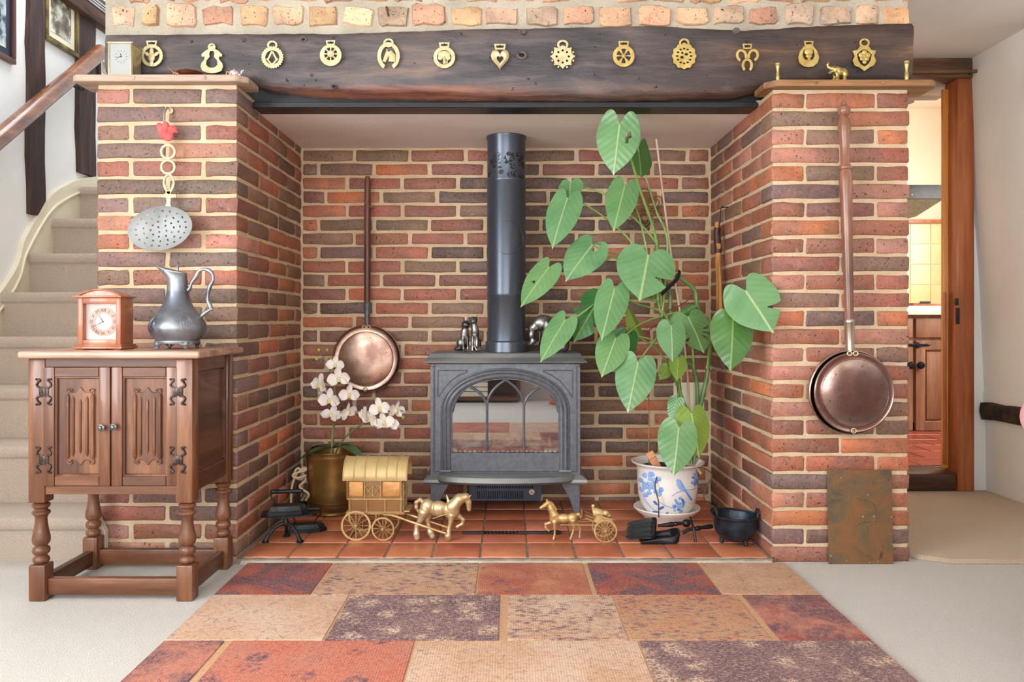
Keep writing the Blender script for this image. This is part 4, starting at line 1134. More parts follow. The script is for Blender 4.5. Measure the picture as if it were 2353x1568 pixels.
# fan heater below
hx0, hx1, hz0, hz1 = sxp(490), sxp(1085), szp(1345), szp(1203); yh = 2.925
M_NAVY = mat('dark_heater_metal', S(50, 60, 80), S(40, 48, 64), .4, .3)
hl = []
for r_ in range(2):
    za, zb2 = (szp(1330), szp(1262)) if r_ else (szp(1244), szp(1210))
    for i in range(26):
        xa = sxp(552 if r_ else 548)+i*(sxp(940 if r_ else 1030)-sxp(550))/26
        hl.append([(xa, za), (xa+.0042, za), (xa+.0042, zb2), (xa, zb2)])
hp = plate_mesh([[(hx0, hz0), (hx1, hz0), (hx1, hz1), (hx0, hz1)]]+hl, .002); hp.transform(Matrix.Translation((0, yh, 0)))
ht = link('heater_grille', hp, M_NAVY, sv, False)
MB().box(hx0, hx1, yh+.02, yh+.15, hz0, hz1).build('heater_box', mat('heater_inside', S(52, 46, 44), S(20, 20, 22), .4, .5, scale=30), sv, False)
MB().lathe([(0, 0), (.010, 0), (.010, .0012), (0, .0012)], Matrix.Translation((sxp(1007), yh-.001, szp(1272))) @ Matrix.Rotation(PI/2, 4, 'X'), 24).build('warning_sticker', mat('cream_sticker', S(226, 196, 156)), ht)
st_ = MB(); c = (sxp(1007), yh-.0026, szp(1272))
st_.tube([(c[0]+.0078*math.cos(a_), c[1], c[2]+.0078*math.sin(a_)) for a_ in [2*PI*i/20 for i in range(20)]], .0009, 5, closed=True)
st_.tube([(c[0]-.0055, c[1], c[2]+.0055), (c[0]+.0055, c[1], c[2]-.0055)], .0009, 5)
st_.box(c[0]-.004, c[0]+.003, c[1], c[1]+.0005, c[2]-.003, c[2]+.001); st_.build('sticker_mark', mat('sticker_print', S(70, 50, 40)), ht)
# logs
M_LOG = mat('ceramic_log', S(150, 128, 110), S(70, 60, 54), .8, scale=22, lo=.4, hi=.6, bump=.7, bscale=40, bdist=.008)
for (a_, b_, r_, yy, yy2) in (((380, 880), (620, 845), .024, .06, .08), ((640, 850), (720, 890), .02, .05, .1), ((655, 900), (910, 850), .022, .09, .07), ((830, 790), (1080, 900), .020, .05, .06), ((960, 850), (1180, 870), .026, .1, .08), ((480, 830), (640, 800), .018, .1, .12), ((1000, 820), (1100, 790), .016, .12, .1)):
    A = Vector((sxp(a_[0]), YS+yy, szp(a_[1])-.004)); B = Vector((sxp(b_[0]), YS+yy2, szp(b_[1])-.004)); n_ = 7
    MB().tube([A+(B-A)*i/n_+Vector((0, 0, .004*math.sin(i*2.1))) for i in range(n_+1)], [r_*(.75+.3*random.random()) for i in range(n_+1)], 9).build('log', M_LOG, sv, True, 60)
M_PEB = mat('pale_pebble', S(206, 200, 192), S(160, 152, 144), .7, rnd=True)
for i in range(22):
    MB().ell((gx0+.012+(gx1-gx0-.024)*i/21, YS+.03+random.uniform(0, .012), gzb+.001), (random.uniform(.006, .010), .006, random.uniform(.003, .006)), nu=8, nv=6).build('pebble', M_PEB, sv)
# flue pipe
M_FLUE = mat('black_flue', S(70, 76, 86), S(82, 88, 98), .28, .5, scale=4, stretch=(1, 1, .3), bump=.05, bscale=60)
FX, FY, FR = XP(1163.5, 2.99), 2.995, .0725
fu = thing('flue_pipe', 'tall black stove flue pipe rising into the soffit', 'flue', (FX, FY, STOP))
def zf(py): return ZP(py, FY-FR)
T_ = Matrix.Translation((FX, FY, 0))
MB().lathe([(FR*.98, zf(412)), (FR*1.0, zf(412)), (FR*1.0, zf(400)), (FR*1.0, 1.43), (FR*1.045, 1.437), (FR*1.05, 1.4445), (FR*.9, 1.4445)], T_, 40).build('upper_section', M_FLUE, fu)
MB().lathe([(FR*.98, zf(678)), (FR*1.015, zf(677)), (FR*1.015, zf(414)), (FR*1.03, zf(413)), (FR*1.03, zf(408)), (FR*.99, zf(407))], T_, 40).build('middle_section', M_FLUE, fu)
MB().lathe([(FR*1.0, zf(786)), (FR*1.0, zf(682)), (FR*1.03, zf(680)), (FR*1.03, zf(675)), (FR*.99, zf(674))], T_, 40).build('lower_section', M_FLUE, fu)
MB().lathe([(FR*.9, STOP+.001), (FR*1.13, STOP+.001), (FR*1.10, zf(786)-.002), (FR*1.04, zf(786)+.002), (FR*.98, zf(786)+.003)], T_, 40).build('collar', M_FLUE, fu)
rg = []
for i in range(40):
    t_ = 2*PI*i/40; dx = .060*math.cos(t_); R = FR*1.015+.0004
    a_ = math.asin(dx/R) if abs(dx/R) < 1 else 0
    rg.append((FX+.003+dx, FY-R*math.cos(a_), zf(546)+.062*math.sin(t_)))
MB().tube(rg, .0016, 6, closed=True).build('inspection_ring', M_FLUE, fu)
M_CHIP = mat('flaked_black', S(12, 12, 13), S(20, 20, 22), .5)
rd = random.Random(3)
fk = MB()
for i in range(46):      # flaked heat marks near the top: thin raised scales of old paint
    a_ = rd.uniform(-1.25, 1.25); zc = zf(rd.uniform(352, 405)); R = FR+.0003; w_ = rd.uniform(.05, .26); h_ = rd.uniform(.002, .011)
    vs_ = []
    for (da, dz) in ((-w_, -h_*.3), (-w_*.4, -h_), (w_*.6, -h_*.7), (w_, h_*.2), (w_*.3, h_), (-w_*.6, h_*.8)):
        aa = a_+da; vs_.append(fk.bm.verts.new((FX+R*math.sin(aa), FY-R*math.cos(aa), zc+dz)))
    fk.bm.faces.new(vs_)
q_ = fk.build('paint_flakes', M_CHIP, fu, False); q_['kind'] = 'stuff'
# ================================================================== rug
def rug_patch_material(i, base, base2, motif, style, dens):
    t = NT('rug_patch_%d' % i); v = t.coords(rnd=True)
    weave = t.noise(t.coords((1, .25, 1), rnd=True), 420.0, 2.0)
    big = t.noise(v, 6.0, 5.0, .6, .6)
    c = t.mix(t.rng(big, .38, .62), base, base2)
    if style == 'speckle':
        m1 = t.rng(t.noise(t.coords((.5, 1, 1), rnd=True), 75.0, 5.0, .75), .5-.06*dens+.06, .62)
        m1 = t.math('MULTIPLY', m1, t.rng(t.noise(v, 9.0, 3.0), .34, .52))
    elif style == 'floral':
        nz = t.n('ShaderNodeTexNoise'); nz.inputs['Scale'].default_value = 30.0; nz.inputs['Detail'].default_value = 3.0; t.l(v, nz.inputs['Vector'])
        mv = t.n('ShaderNodeMix', data_type='VECTOR'); mv.inputs['Factor'].default_value = .06
        t.l(v, mv.inputs[4]); t.l(nz.outputs['Color'], mv.inputs[5])
        vo = t.n('ShaderNodeTexVoronoi'); vo.inputs['Scale'].default_value = 14.0; vo.inputs['Randomness'].default_value = 1.0
        t.l(mv.outputs[1], vo.inputs['Vector'])
        bl = t.rng(vo.outputs['Distance'], .46, .26)
        fine = t.rng(t.noise(v, 130.0, 3.0, .7), .44, .56)
        m1 = t.math('MULTIPLY', bl, fine)
        m1 = t.math('MAXIMUM', m1, t.math('MULTIPLY', t.rng(t.noise(v, 110.0, 4.0, .7), .56, .66), .5))
    elif style == 'blots':
        vo = t.n('ShaderNodeTexVoronoi'); vo.inputs['Scale'].default_value = 11.0; vo.inputs['Randomness'].default_value = 1.0
        t.l(v, vo.inputs['Vector'])
        m1 = t.math('MULTIPLY', t.rng(vo.outputs['Distance'], .36, .26), t.rng(t.noise(v, 55.0, 5.0, .75), .44, .60))
        m1 = t.math('MAXIMUM', m1, t.math('MULTIPLY', t.rng(t.noise(v, 60.0, 4.0, .7), .62, .7), .5))
    elif style == 'cloud':
        m1 = t.math('MULTIPLY', t.rng(t.noise(v, 5.5, 4.0, .6, 1.0), .43, .55), t.rng(t.noise(v, 60.0, 5.0, .75), .30, .56))
    else:
        rg_ = t.math('ABSOLUTE', t.math('SUBTRACT', t.noise(v, 10.0, 3.0, .5, .8), .5))
        m1 = t.math('MULTIPLY', t.rng(rg_, .012, .003), t.rng(t.noise(v, 70.0, 4.0, .7), .42, .6))
        m1 = t.math('MAXIMUM', m1, t.math('MULTIPLY', t.rng(t.noise(v, 90.0, 4.0, .75), .58, .7), .45))
    c = t.mix(t.math('MINIMUM', t.math('MULTIPLY', m1, dens), 1.0), c, motif)
    fib = t.rng(t.noise(t.coords((.45, 1, 1), rnd=True), 210.0, 4.0, .75), .50, .60)
    c = t.mix(t.math('MULTIPLY', fib, .42), c, motif)
    c = t.mix(t.math('MULTIPLY', t.rng(weave, .4, .65), .28), c, t.mix(.55, c, S(238, 206, 168)))
    wv = t.n('ShaderNodeTexWave'); wv.inputs['Scale'].default_value = 52.0; wv.inputs['Distortion'].default_value = 1.2; wv.bands_direction = 'X'
    wv.inputs['Detail'].default_value = 2.0; t.l(v, wv.inputs['Vector'])
    h = t.math('ADD', t.math('MULTIPLY', wv.outputs['Fac'], .7), t.math('MULTIPLY', weave, .8))
    return t.fin(c, .95, 0, t.bump(h, .35, .002), .1, Sheen_Weight=.1)
TAN = S(198, 156, 122); TAN2 = S(188, 142, 102); RUST = S(166, 68, 38); RUST2 = S(140, 46, 34); PURP = S(80, 46, 66); PURP2 = S(106, 70, 82); SAL = S(184, 110, 88); CRM = S(208, 175, 148); ORG_ = S(194, 124, 80)
rug = thing('rug', 'patchwork chenille rug in rust purple and tan before the hearth', 'rug', (.02, 1.3, 0))
RX_0, RX_1 = -.80, .842
MB().box(RX_0, RX_1, .10, 2.403, .0008, .0062, .002, 1).build('backing', mat('rug_seam', S(200, 160, 122), S(182, 140, 102), .95, scale=200, bump=.3, bscale=200), rug)
rows_ = [
    (2.124, 2.402, [(-.80, -.536, RUST, RUST2, PURP, 'cloud', 1.0), (-.536, -.09, TAN2, TAN, PURP2, 'speckle', 1.3), (-.09, .225, RUST, ORG_, PURP, 'blots', .9), (.235, .576, RUST2, RUST, PURP, 'cloud', 1.2), (.576, .842, TAN2, TAN, PURP2, 'line', .8)]),
    (1.821, 2.124, [(-.80, -.43, TAN, CRM, PURP2, 'line', .6), (-.43, -.022, PURP2, PURP, CRM, 'floral', .9), (-.006, .278, CRM, TAN, PURP2, 'speckle', 1.2), (.278, .612, ORG_, TAN2, PURP2, 'speckle', 1.1), (.625, .842, RUST2, SAL, PURP, 'cloud', .9)]),
    (1.53, 1.821, [(-.80, -.655, SAL, SAL, PURP, 'cloud', 1.0), (-.642, -.216, SAL, S(190, 96, 70), PURP, 'blots', 1.0), (-.216, .298, CRM, TAN, PURP2, 'line', .5), (.298, .842, PURP2, PURP, CRM, 'floral', .9)]),
    (1.23, 1.53, [(-.80, -.3, TAN, CRM, PURP2, 'speckle', .9), (-.3, .2, RUST, SAL, PURP, 'blots', .9), (.2, .842, CRM, TAN, PURP2, 'line', .5)]),
    (.93, 1.23, [(-.80, -.1, PURP2, PURP, CRM, 'floral', .9), (-.1, .842, SAL, TAN, PURP, 'cloud', .9)]),
    (.62, .93, [(-.80, .2, TAN, CRM, PURP2, 'line', .6), (.2, .842, RUST, RUST2, PURP, 'cloud', .9)]),
    (.11, .62, [(-.80, .0, RUST, SAL, PURP, 'blots', .9), (.0, .842, CRM, TAN, PURP2, 'speckle', .9)])]
i = 0
for (ya, yb, ps) in rows_:
    for (xa, xb, b1, b2, mo, sty, de) in ps:
        mm = rug_patch_material(i, b1, b2, mo, sty, de); i += 1
        o = MB().box(-(xb-xa)/2+.0025, (xb-xa)/2-.0025, -(yb-ya)/2+.002, (yb-ya)/2-.002, .005, .0085, .0015, 1).build('patch', mm, rug, shift=False)
        o.location = ((xa+xb)/2-.02, (ya+yb)/2-1.3, 0)

# ================================================================== beam ornaments
M_BRASS = mat('sheen_pale_brass', S(222, 208, 164), S(196, 178, 130), .42, .35, scale=30, r2=.5, bump=.1, bscale=120)  # paled to paint window sheen on the left-hand brasses
M_BRASS2 = mat('yellow_brass', S(214, 190, 118), S(186, 158, 86), .36, .5, scale=30, r2=.45, bump=.1, bscale=120)
YB = 2.488; KB = YB/F
def strap(w, h, z):           # hanger loop: outer + slot, in px units, bottom at z
    return [(-w*.42, z), (-w*.5, z+h), (w*.5, z+h), (w*.42, z)], [(-w*.28, z+h*.28), (-w*.34, z+h*.72), (w*.34, z+h*.72), (w*.28, z+h*.28)]
def ringpts(r, z0, n=40, lob=0, amp=0.0, flat=1.0):
    return [((r+amp*math.cos(lob*a_))*math.cos(a_), z0+flat*(r+amp*math.cos(lob*a_))*math.sin(a_)) for a_ in [2*PI*i/n for i in range(n)]]
def star_loop(r1, r2, n, cz, rot=0.0):
    return [((r1 if k % 2 else r2)*math.cos(rot+PI*k/n), cz+(r1 if k % 2 else r2)*math.sin(rot+PI*k/n)) for k in range(2*n)]
def sector(r0, r1, a0, a1, cz, n=5):
    return [(r1*math.cos(a0+(a1-a0)*i/n), cz+r1*math.sin(a0+(a1-a0)*i/n)) for i in range(n+1)]+[(r0*math.cos(a1-(a1-a0)*i/n), cz+r0*math.sin(a1-(a1-a0)*i/n)) for i in range(n+1)]
def eye(cx, cz, ro, ri, n=20):
    return ringpts_c(cx, cz, ro, n), ringpts_c(cx, cz, ri, n)
def ringpts_c(cx, cz, r, n=20, rz=None): return circ(cx, cz, r, n, rz)
def brass(px, py, plates, label, metal, extra=None):
    """plates: list of loop lists (px units, z up, centred on px,py)"""
    c = P(px, py, YB)
    root = thing('horse_brass', label, 'horse brass', (c.x, YB, c.z), group='horse brasses along the oak beam', local=True)
    body = None
    for k_, loops in enumerate(plates):
        me = plate_mesh([[(a*KB, b*KB) for a, b in lp] for lp in loops], .0035, .0007)
        me.transform(Matrix.Translation((0, -.0012*(k_ % 3), 0)))
        nm_ = ('body', 'hanger', 'motif', 'motif', 'motif', 'motif')[k_] if k_ < 6 else 'motif'
        o = link(nm_, me, metal, root, True, 30, False)
    if extra:
        for nm_, m in extra: m.build(nm_, metal, root, shift=False)
    top = max(b for lp in plates[0] for a, b in lp)
    top = max(top, max([b for pl in plates for lp in pl for a, b in lp]))
    MB().tube([(0, .014, top*KB-.005), (0, -.004, top*KB-.004)], .0012, 6).build('nail', M_IRON, root)
    return root
def E(c, r): # relief blob in px units
    return MB().ell((c[0]*KB, -.002, c[1]*KB), (r[0]*KB, r[2] if len(r) > 2 else .003, r[1]*KB), nu=14, nv=8)
def hang(w, h, z): a_, b_ = strap(w, h, z); return [a_, b_]
def ringhang(r, z): return [ringpts_c(0, z, r, 24, r*.85), ringpts_c(0, z, r*.62, 20, r*.5)]
# 1 ring with a bull's head motif
mo = MB(); mo.ell((0, -.002, -3*KB), (8*KB, .004, 12*KB)); mo.ell((0, -.003, -18*KB), (5*KB, .003, 8*KB)); mo.ell((-10*KB, -.002, 3*KB), (8*KB, .002, 4*KB), Matrix.Rotation(.6, 4, 'Y')); mo.ell((10*KB, -.002, 3*KB), (8*KB, .002, 4*KB), Matrix.Rotation(-.6, 4, 'Y')); mo.ell((0, -.002, 9*KB), (5*KB, .003, 9*KB))
brass(349, 128, [[ringpts(25.5, 0, 44, 22, .5), ringpts(18, 0)], hang(25, 12, 22)], 'ring shaped horse brass with bull head, first on the beam by the gilt clock', M_BRASS, [('motif', mo)])
# 2 lyre / horseshoe with scrolled shoulders
def lyre():
    o = [(6, 27), (8, 20), (14, 17), (24, 8), (23, 2), (17, 3), (17, -4), (24, -12), (26, -20), (22, -30), (10, -35), (0, -36)]
    inn = [(3, 16), (6, 10), (5, 2), (12, -6), (13, -16), (7, -22), (0, -23)]
    return [o+[(-a, b) for a, b in reversed(o[:-1])], inn+[(-a, b) for a, b in reversed(inn[:-1])]]
brass(487, 133, [lyre(), [ringpts_c(0, 24, 9, 16, 9), ringpts_c(0, 25, 5, 12, 4)]], 'lyre shaped horse brass with scrolled shoulders, second along the beam', M_BRASS)
# 3 cogged ring with square and compass
def bars(lines, w):
    out = []
    for (x0, z0, x1, z1) in lines:
        dx, dz = x1-x0, z1-z0; l_ = math.hypot(dx, dz); nx, nz = -dz/l_*w/2, dx/l_*w/2
        out.append([(x0+nx, z0+nz), (x1+nx, z1+nz), (x1-nx, z1-nz), (x0-nx, z0-nz)])
    return out
br3 = [[b] for b in bars([(0, 14, -10, -6), (0, 14, 10, -6), (-13, -3, 0, -18), (13, -3, 0, -18)], 4)]
brass(626, 132, [[ringpts(25, 0, 84, 26, 1.6), ringpts(16, 0)], ringhang(12, 28)]+br3, 'cog edged horse brass with square and compass motif', M_BRASS)
# 4 crescent disc with sun wheel
brass(760, 127, [[ringpts(25, 0)]+[sector(8, 15, a_+.13, a_+PI/4-.13, 3) for a_ in [k*PI/4 for k in range(8)]], hang(22, 11, 23), [star_loop(5, 9.5, 8, 3)]], 'plain broad disc horse brass with a small eight spoked sun wheel', M_BRASS)
# 5 horseshoe with horse head
def shoe(w, h, t_, gap):
    o = []; i_ = []
    for k in range(25):
        a_ = math.radians(-90+gap)+(2*PI-2*math.radians(gap))*k/24
        o.append((w*math.cos(a_)*(1+.0*math.sin(a_)), h*math.sin(a_)))
        i_.append(((w-t_)*math.cos(a_), (h-t_)*math.sin(a_)+.0))
    return o+i_[::-1]
hh_ = MB(); hh_.tube([(8*KB, -.002, -14*KB), (9*KB, -.003, 0), (2*KB, -.003, 9*KB)], [9*KB, 8*KB, 6*KB], 10, flat=.5, up=(1, 0, 0)); hh_.tube([(0, -.003, 8*KB), (-6*KB, -.003, -4*KB), (-10*KB, -.003, -14*KB)], [6*KB, 5*KB, 4*KB], 10, flat=.6, up=(1, 0, 0)); hh_.tube([(-2*KB, -.003, 10*KB), (-5*KB, -.003, 16*KB)], [2.5*KB, .6*KB], 6)
brass(893, 129, [[shoe(26, 32, 9, 26)], ringhang(12, 30)], 'horseshoe shaped horse brass framing a horse head in profile', M_BRASS, [('motif', hh_)])
# 6 disc with tree
tr_ = MB(); tr_.ell((0, -.002, 6*KB), (14*KB, .003, 9*KB)); tr_.ell((-9*KB, -.002, -1*KB), (6*KB, .003, 6*KB)); tr_.ell((9*KB, -.002, -1*KB), (6*KB, .003, 6*KB)); tr_.tube([(0, -.002, 2*KB), (1*KB, -.002, -16*KB)], [3*KB, 4*KB], 8); tr_.tube([(8*KB, -.002, 0), (6*KB, -.002, -15*KB)], 2*KB, 6)
brass(1021, 132, [[ringpts(25, 0), ringpts(16.5, 0)], hang(25, 12, 22)], 'plain ringed horse brass with a solid leafy tree motif', M_BRASS, [('motif', tr_)])
# 7 heart
def heart(s, dz=0):
    pts = []
    for k in range(36):
        a_ = 2*PI*k/36; x = 16*math.sin(a_)**3; z = 13*math.cos(a_)-5*math.cos(2*a_)-2*math.cos(3*a_)-math.cos(4*a_)
        pts.append((x*s, z*s*1.25+dz))
    return pts
hb = MB(); n_ = 36; o_, m_, i_ = heart(1.3, -3), heart(.95, -4), heart(.48, -6)
rg = [[hb.bm.verts.new((a*KB, y, b*KB)) for a, b in lp] for lp, y in ((o_, .003), (o_, .0), (m_, -.006), (i_, -.004), (i_, .003))]
for A, B in zip(rg[:-1], rg[1:]):
    for q in range(n_): hb.bm.faces.new((A[q], A[(q+1) % n_], B[(q+1) % n_], B[q]))
brass(1149, 131, [hang(27, 13, 17)], 'raised heart shaped horse brass with a cut out heart', M_BRASS, [('body', hb)])
# 8 lacy wheel
brass(1293, 129, [[ringpts(24, -1, 96, 8, 1.8)]+[ringpts_c(14*math.cos(a_), -1+14*math.sin(a_), 2.6, 10) for a_ in [k*PI/4+PI/8*0 for k in range(8)]], ringhang(13, 26)]+[[ringpts_c(26*math.cos(a_), -1+26*math.sin(a_), 2.4, 8)] for a_ in [k*PI/8 for k in range(16) if k not in (3, 4, 5)]], 'lacy wheel horse brass with knobbed rim and keyhole piercings', M_BRASS)
# 9 ring with maltese leaf cross
brass(1433, 129, [[ringpts(25, 0, 60, 30, .5)]+[sector(5, 16.5, a_-.33, a_+.33, 0) for a_ in (PI/2, 7*PI/6-.1, 11*PI/6+.1, 3*PI/2, PI/6, 5*PI/6)], hang(25, 12, 22)], 'ridged ring horse brass with six petal leaf cross piercing', M_BRASS2, [('motif', MB().ell((0, -.002, 0), (4*KB, .003, 4*KB)))])
# 10 scalloped rosette
brass(1572, 127, [[ringpts(27, -2, 96, 12, 1.3, 1.08)]+[ringpts_c(16*math.cos(a_), -2+17*math.sin(a_), 3, 10, 2.0) for a_ in [k*PI/6 for k in range(12)]]+[ringpts_c(5, 2, 4, 12, 3), ringpts_c(-5, -5, 4, 12, 3), ringpts_c(-4, 5, 2.6, 10)], ringhang(12, 28)], 'scalloped rosette horse brass with pierced border', M_BRASS2)
# 11 three horseshoes
def shoeat(cx, cz, w, h, t_, gap, rot):
    return [(cx+a*math.cos(rot)-b*math.sin(rot), cz+a*math.sin(rot)+b*math.cos(rot)) for a, b in shoe(w, h, t_, gap)]
brass(1717, 132, [[shoeat(-13, 4, 13, 15, 6, 40, .35)], hang(22, 12, 19), [shoeat(13, 4, 13, 15, 6, 40, -.35)], [shoeat(0, -18, 13, 16, 6, 34, 0)]], 'horse brass made of three joined horseshoes', M_BRASS2)
# 12 crescent with thistle
th = MB(); th.ell((0, -.002, 7*KB), (10*KB, .003, 9*KB)); th.ell((0, -.003, -3*KB), (7*KB, .003, 6*KB)); th.tube([(0, -.002, -6*KB), (0, -.002, -14*KB)], [2.5*KB, 5*KB], 8)
cr = [(-9, 22), (9, 22), (20, 8), (24, -6), (21, -19), (11, -27), (0, -29), (-11, -27), (-21, -19), (-24, -6), (-20, 8)]
ci = [(-12, 10), (-14, -2), (-9, -11), (0, -13), (9, -11), (14, -2), (12, 10), (5, 15), (-5, 15)]
brass(1858, 126, [[cr, ci], hang(22, 10, 21)], 'pear shaped crescent horse brass with thistle, above the brass elephant', M_BRASS2, [('motif', th)])
# 13 shield with clustered roses
sh = [(0, 24), (10, 23), (16, 14), (27, 12), (22, 0), (27, -10), (22, -22), (12, -26), (0, -35)]
sh = sh+[(-a, b) for a, b in reversed(sh[1:-1])]
si = [(0, 16), (8, 12), (17, 4), (14, -10), (8, -19), (0, -24), (-8, -19), (-14, -10), (-17, 4), (-8, 12)]
cl = MB()
for (a_, b_, r_) in ((0, 8, 6), (-8, 2, 6), (8, 2, 6), (-5, -6, 6), (5, -6, 6), (0, -14, 5), (0, -1, 5)): cl.ell((a_*KB, -.002, b_*KB), (r_*KB, .003, r_*KB), nu=12, nv=8)
brass(1986, 129, [[sh, si], ringhang(12, 30)], 'shield edged horse brass with a cluster of roses, last on the beam', M_BRASS2, [('motif', cl)])

# ------------------------------------------------------------------ shelf ornaments
SHL, SHR = 1.498, 1.483
cc = thing('carriage_clock', 'gilt carriage clock with white dial on the pale mantel shelf', 'clock', (XP(283, 2.42), 2.45, SHL))
ya, yb2 = 2.418, 2.478
def xc(px): return XP(px, ya)
def zc(py): return SHL+(168-py)*ya/F
M_CCASE = mat('champagne_gilt', S(196, 186, 152), S(166, 156, 122), .35, .6, scale=10)
MB().box(xc(247), xc(304), ya, yb2, SHL+.004, zc(90), .002).build('case', M_CCASE, cc)
MB().box(xc(245), xc(306), ya-.002, yb2+.002, zc(91.5), zc(88), .0015).build('top_plate', M_CCASE, cc)
for a_, b_ in ((248, 259), (293, 304)): MB().box(xc(a_), xc(b_), ya+.001, yb2, SHL, SHL+.0045, .001).build('foot', M_CCASE, cc)
MB().box(xc(253), xc(301), ya-.0012, ya, zc(163), zc(93)).build('dial', mat('white_dial', S(176, 178, 176), rough=.9, spec=.0), cc, False)
fr_ = link('bezel', plate_mesh([[(xc(249), zc(165)), (xc(303), zc(165)), (xc(303), zc(91.5)), (xc(249), zc(91.5))], [(xc(253), zc(163)), (xc(300), zc(163)), (xc(300), zc(94)), (xc(253), zc(94))]], .004), M_CCASE, cc, False)
fr_.location = (0, ya-.001, 0)
dm = MB(); dcx2, dcz2 = xc(279), zc(123)
for h in range(12):
    a_ = h*PI/6; r0, r1 = .0155*(1 if h % 3 else .9), .0205
    dm.tube([(dcx2+r0*math.cos(a_), ya-.0016, dcz2+r0*math.sin(a_)), (dcx2+r1*math.cos(a_), ya-.0016, dcz2+r1*math.sin(a_))], .0005, 4)
dm.build('hour_marks', mat('grey_ink', S(110, 110, 108)), cc)
hm = MB()
for ang, ln in ((math.radians(102), .010), (math.radians(195), .016)): hm.tube([(dcx2, ya-.002, dcz2), (dcx2+ln*math.cos(ang), ya-.002, dcz2+ln*math.sin(ang))], [.0011, .0005], 6)
hm.ell((dcx2, ya-.002, dcz2), .0018); hm.build('hands', M_INK, cc)
# copper chamberstick
M_COPPER = mat('aged_copper', S(160, 100, 66), S(120, 72, 48), .36, .8, scale=16, r2=.5)
ch = thing('chamberstick', 'small copper chamberstick with a leaf handle on the pale mantel shelf', 'candle holder', (XP(437, 2.43), 2.43, SHL), local=True)
kk = 2.43/F
MB().lathe([(0, .0015), (14*kk, .0005), (22*kk, 4*kk), (29*kk, 10*kk), (28*kk, 11*kk), (20*kk, 6*kk), (0, 5*kk)], None, 30).build('pan', M_COPPER, ch)
MB().lathe([(5*kk, 5*kk), (6*kk, 8*kk), (6*kk, 15*kk), (7*kk, 17*kk), (4.5*kk, 17*kk), (4.5*kk, 8*kk)], Matrix.Translation((4*kk, 0, 0)), 16).build('socket', M_BRASS2, ch)
MB().tube(spline([(-26*kk, 0, 9*kk), (-38*kk, 0, 12*kk), (-46*kk, 0, 20*kk), (-52*kk, 0, 26*kk)], 5), [.0035*(1-i/20) for i in range(16)], 8, flat=.6).build('handle', M_COPPER, ch)
MB().tube([(-36*kk, 0, 11*kk), (-44*kk, 0, .0015)], [.002, .001], 6).build('handle_prop', M_COPPER, ch)
# miniature teapot
tpt = thing('miniature_teapot', 'tiny floral porcelain teapot at the end of the pale mantel shelf', 'teapot', (XP(538, 2.425), 2.425, SHL), local=True)
M_PORC = NT('floral_porcelain'); v = M_PORC.coords()
pc = M_PORC.ramp(M_PORC.noise(v, 130, 3, .6), [(.36, S(70, 66, 130)), (.42, S(244, 240, 236)), (.56, S(244, 240, 236)), (.6, S(220, 90, 90)), (.7, S(240, 170, 80))], 'CONSTANT')
M_PORC = M_PORC.fin(pc, .15)
MB().lathe([(0, 0), (6*kk, 0), (10*kk, 3*kk), (12*kk, 8*kk), (9*kk, 12*kk), (0, 12.5*kk)], None, 20).build('body', M_PORC, tpt)
MB().lathe([(8*kk, 12*kk), (5*kk, 15*kk), (1.2*kk, 16*kk), (1.6*kk, 18*kk), (0, 19*kk)], None, 16).build('lid', mat('pink_porcelain', S(224, 128, 120), S(238, 170, 160), .2), tpt)
MB().tube(spline([(10*kk, 0, 4*kk), (15*kk, 0, 7*kk), (18*kk, 0, 14*kk), (22*kk, 0, 15*kk)], 4), [2*kk]*8+[1.4*kk]*5, 8).build('spout', M_PORC, tpt)
MB().tube(spline([(-10*kk, 0, 10*kk), (-17*kk, 0, 12*kk), (-17*kk, 0, 5*kk), (-10*kk, 0, 3*kk)], 5), 1.1*kk, 6).build('handle', mat('porcelain_gilt', S(214, 180, 90), rough=.25, metal=.7), tpt)
# brass baluster candlesticks and elephant on the right shelf
for (px, zt_, wh) in ((1787, 136, 'at the inner end of the golden mantel shelf'), (2083, 131, 'at the doorway end of the golden mantel shelf')):
    c = thing('brass_candlestick', 'slim brass baluster candlestick '+wh, 'candlestick', (XP(px, 2.43), 2.43, SHR), group='brass candlesticks on the right shelf', local=True)
    H = (180-zt_)*2.43/F; u = H/49
    MB().lathe([(0, .0005), (5.5*u, .0005), (5.5*u, 2*u), (3.5*u, 4*u), (4.4*u, 8*u), (4.8*u, 14*u), (3.4*u, 18*u), (5*u, 20*u), (3.4*u, 22*u), (3*u, 28*u), (4*u, 36*u), (5.2*u, 41*u), (3.6*u, 43*u)], None, 20).build('stem', M_BRASS2, c)
    MB().lathe([(3.6*u, 43*u), (6*u, 45*u), (6*u, 48*u), (4*u, 49*u), (3*u, 47*u), (0, 46*u)], None, 20).build('socket', M_BRASS2, c)
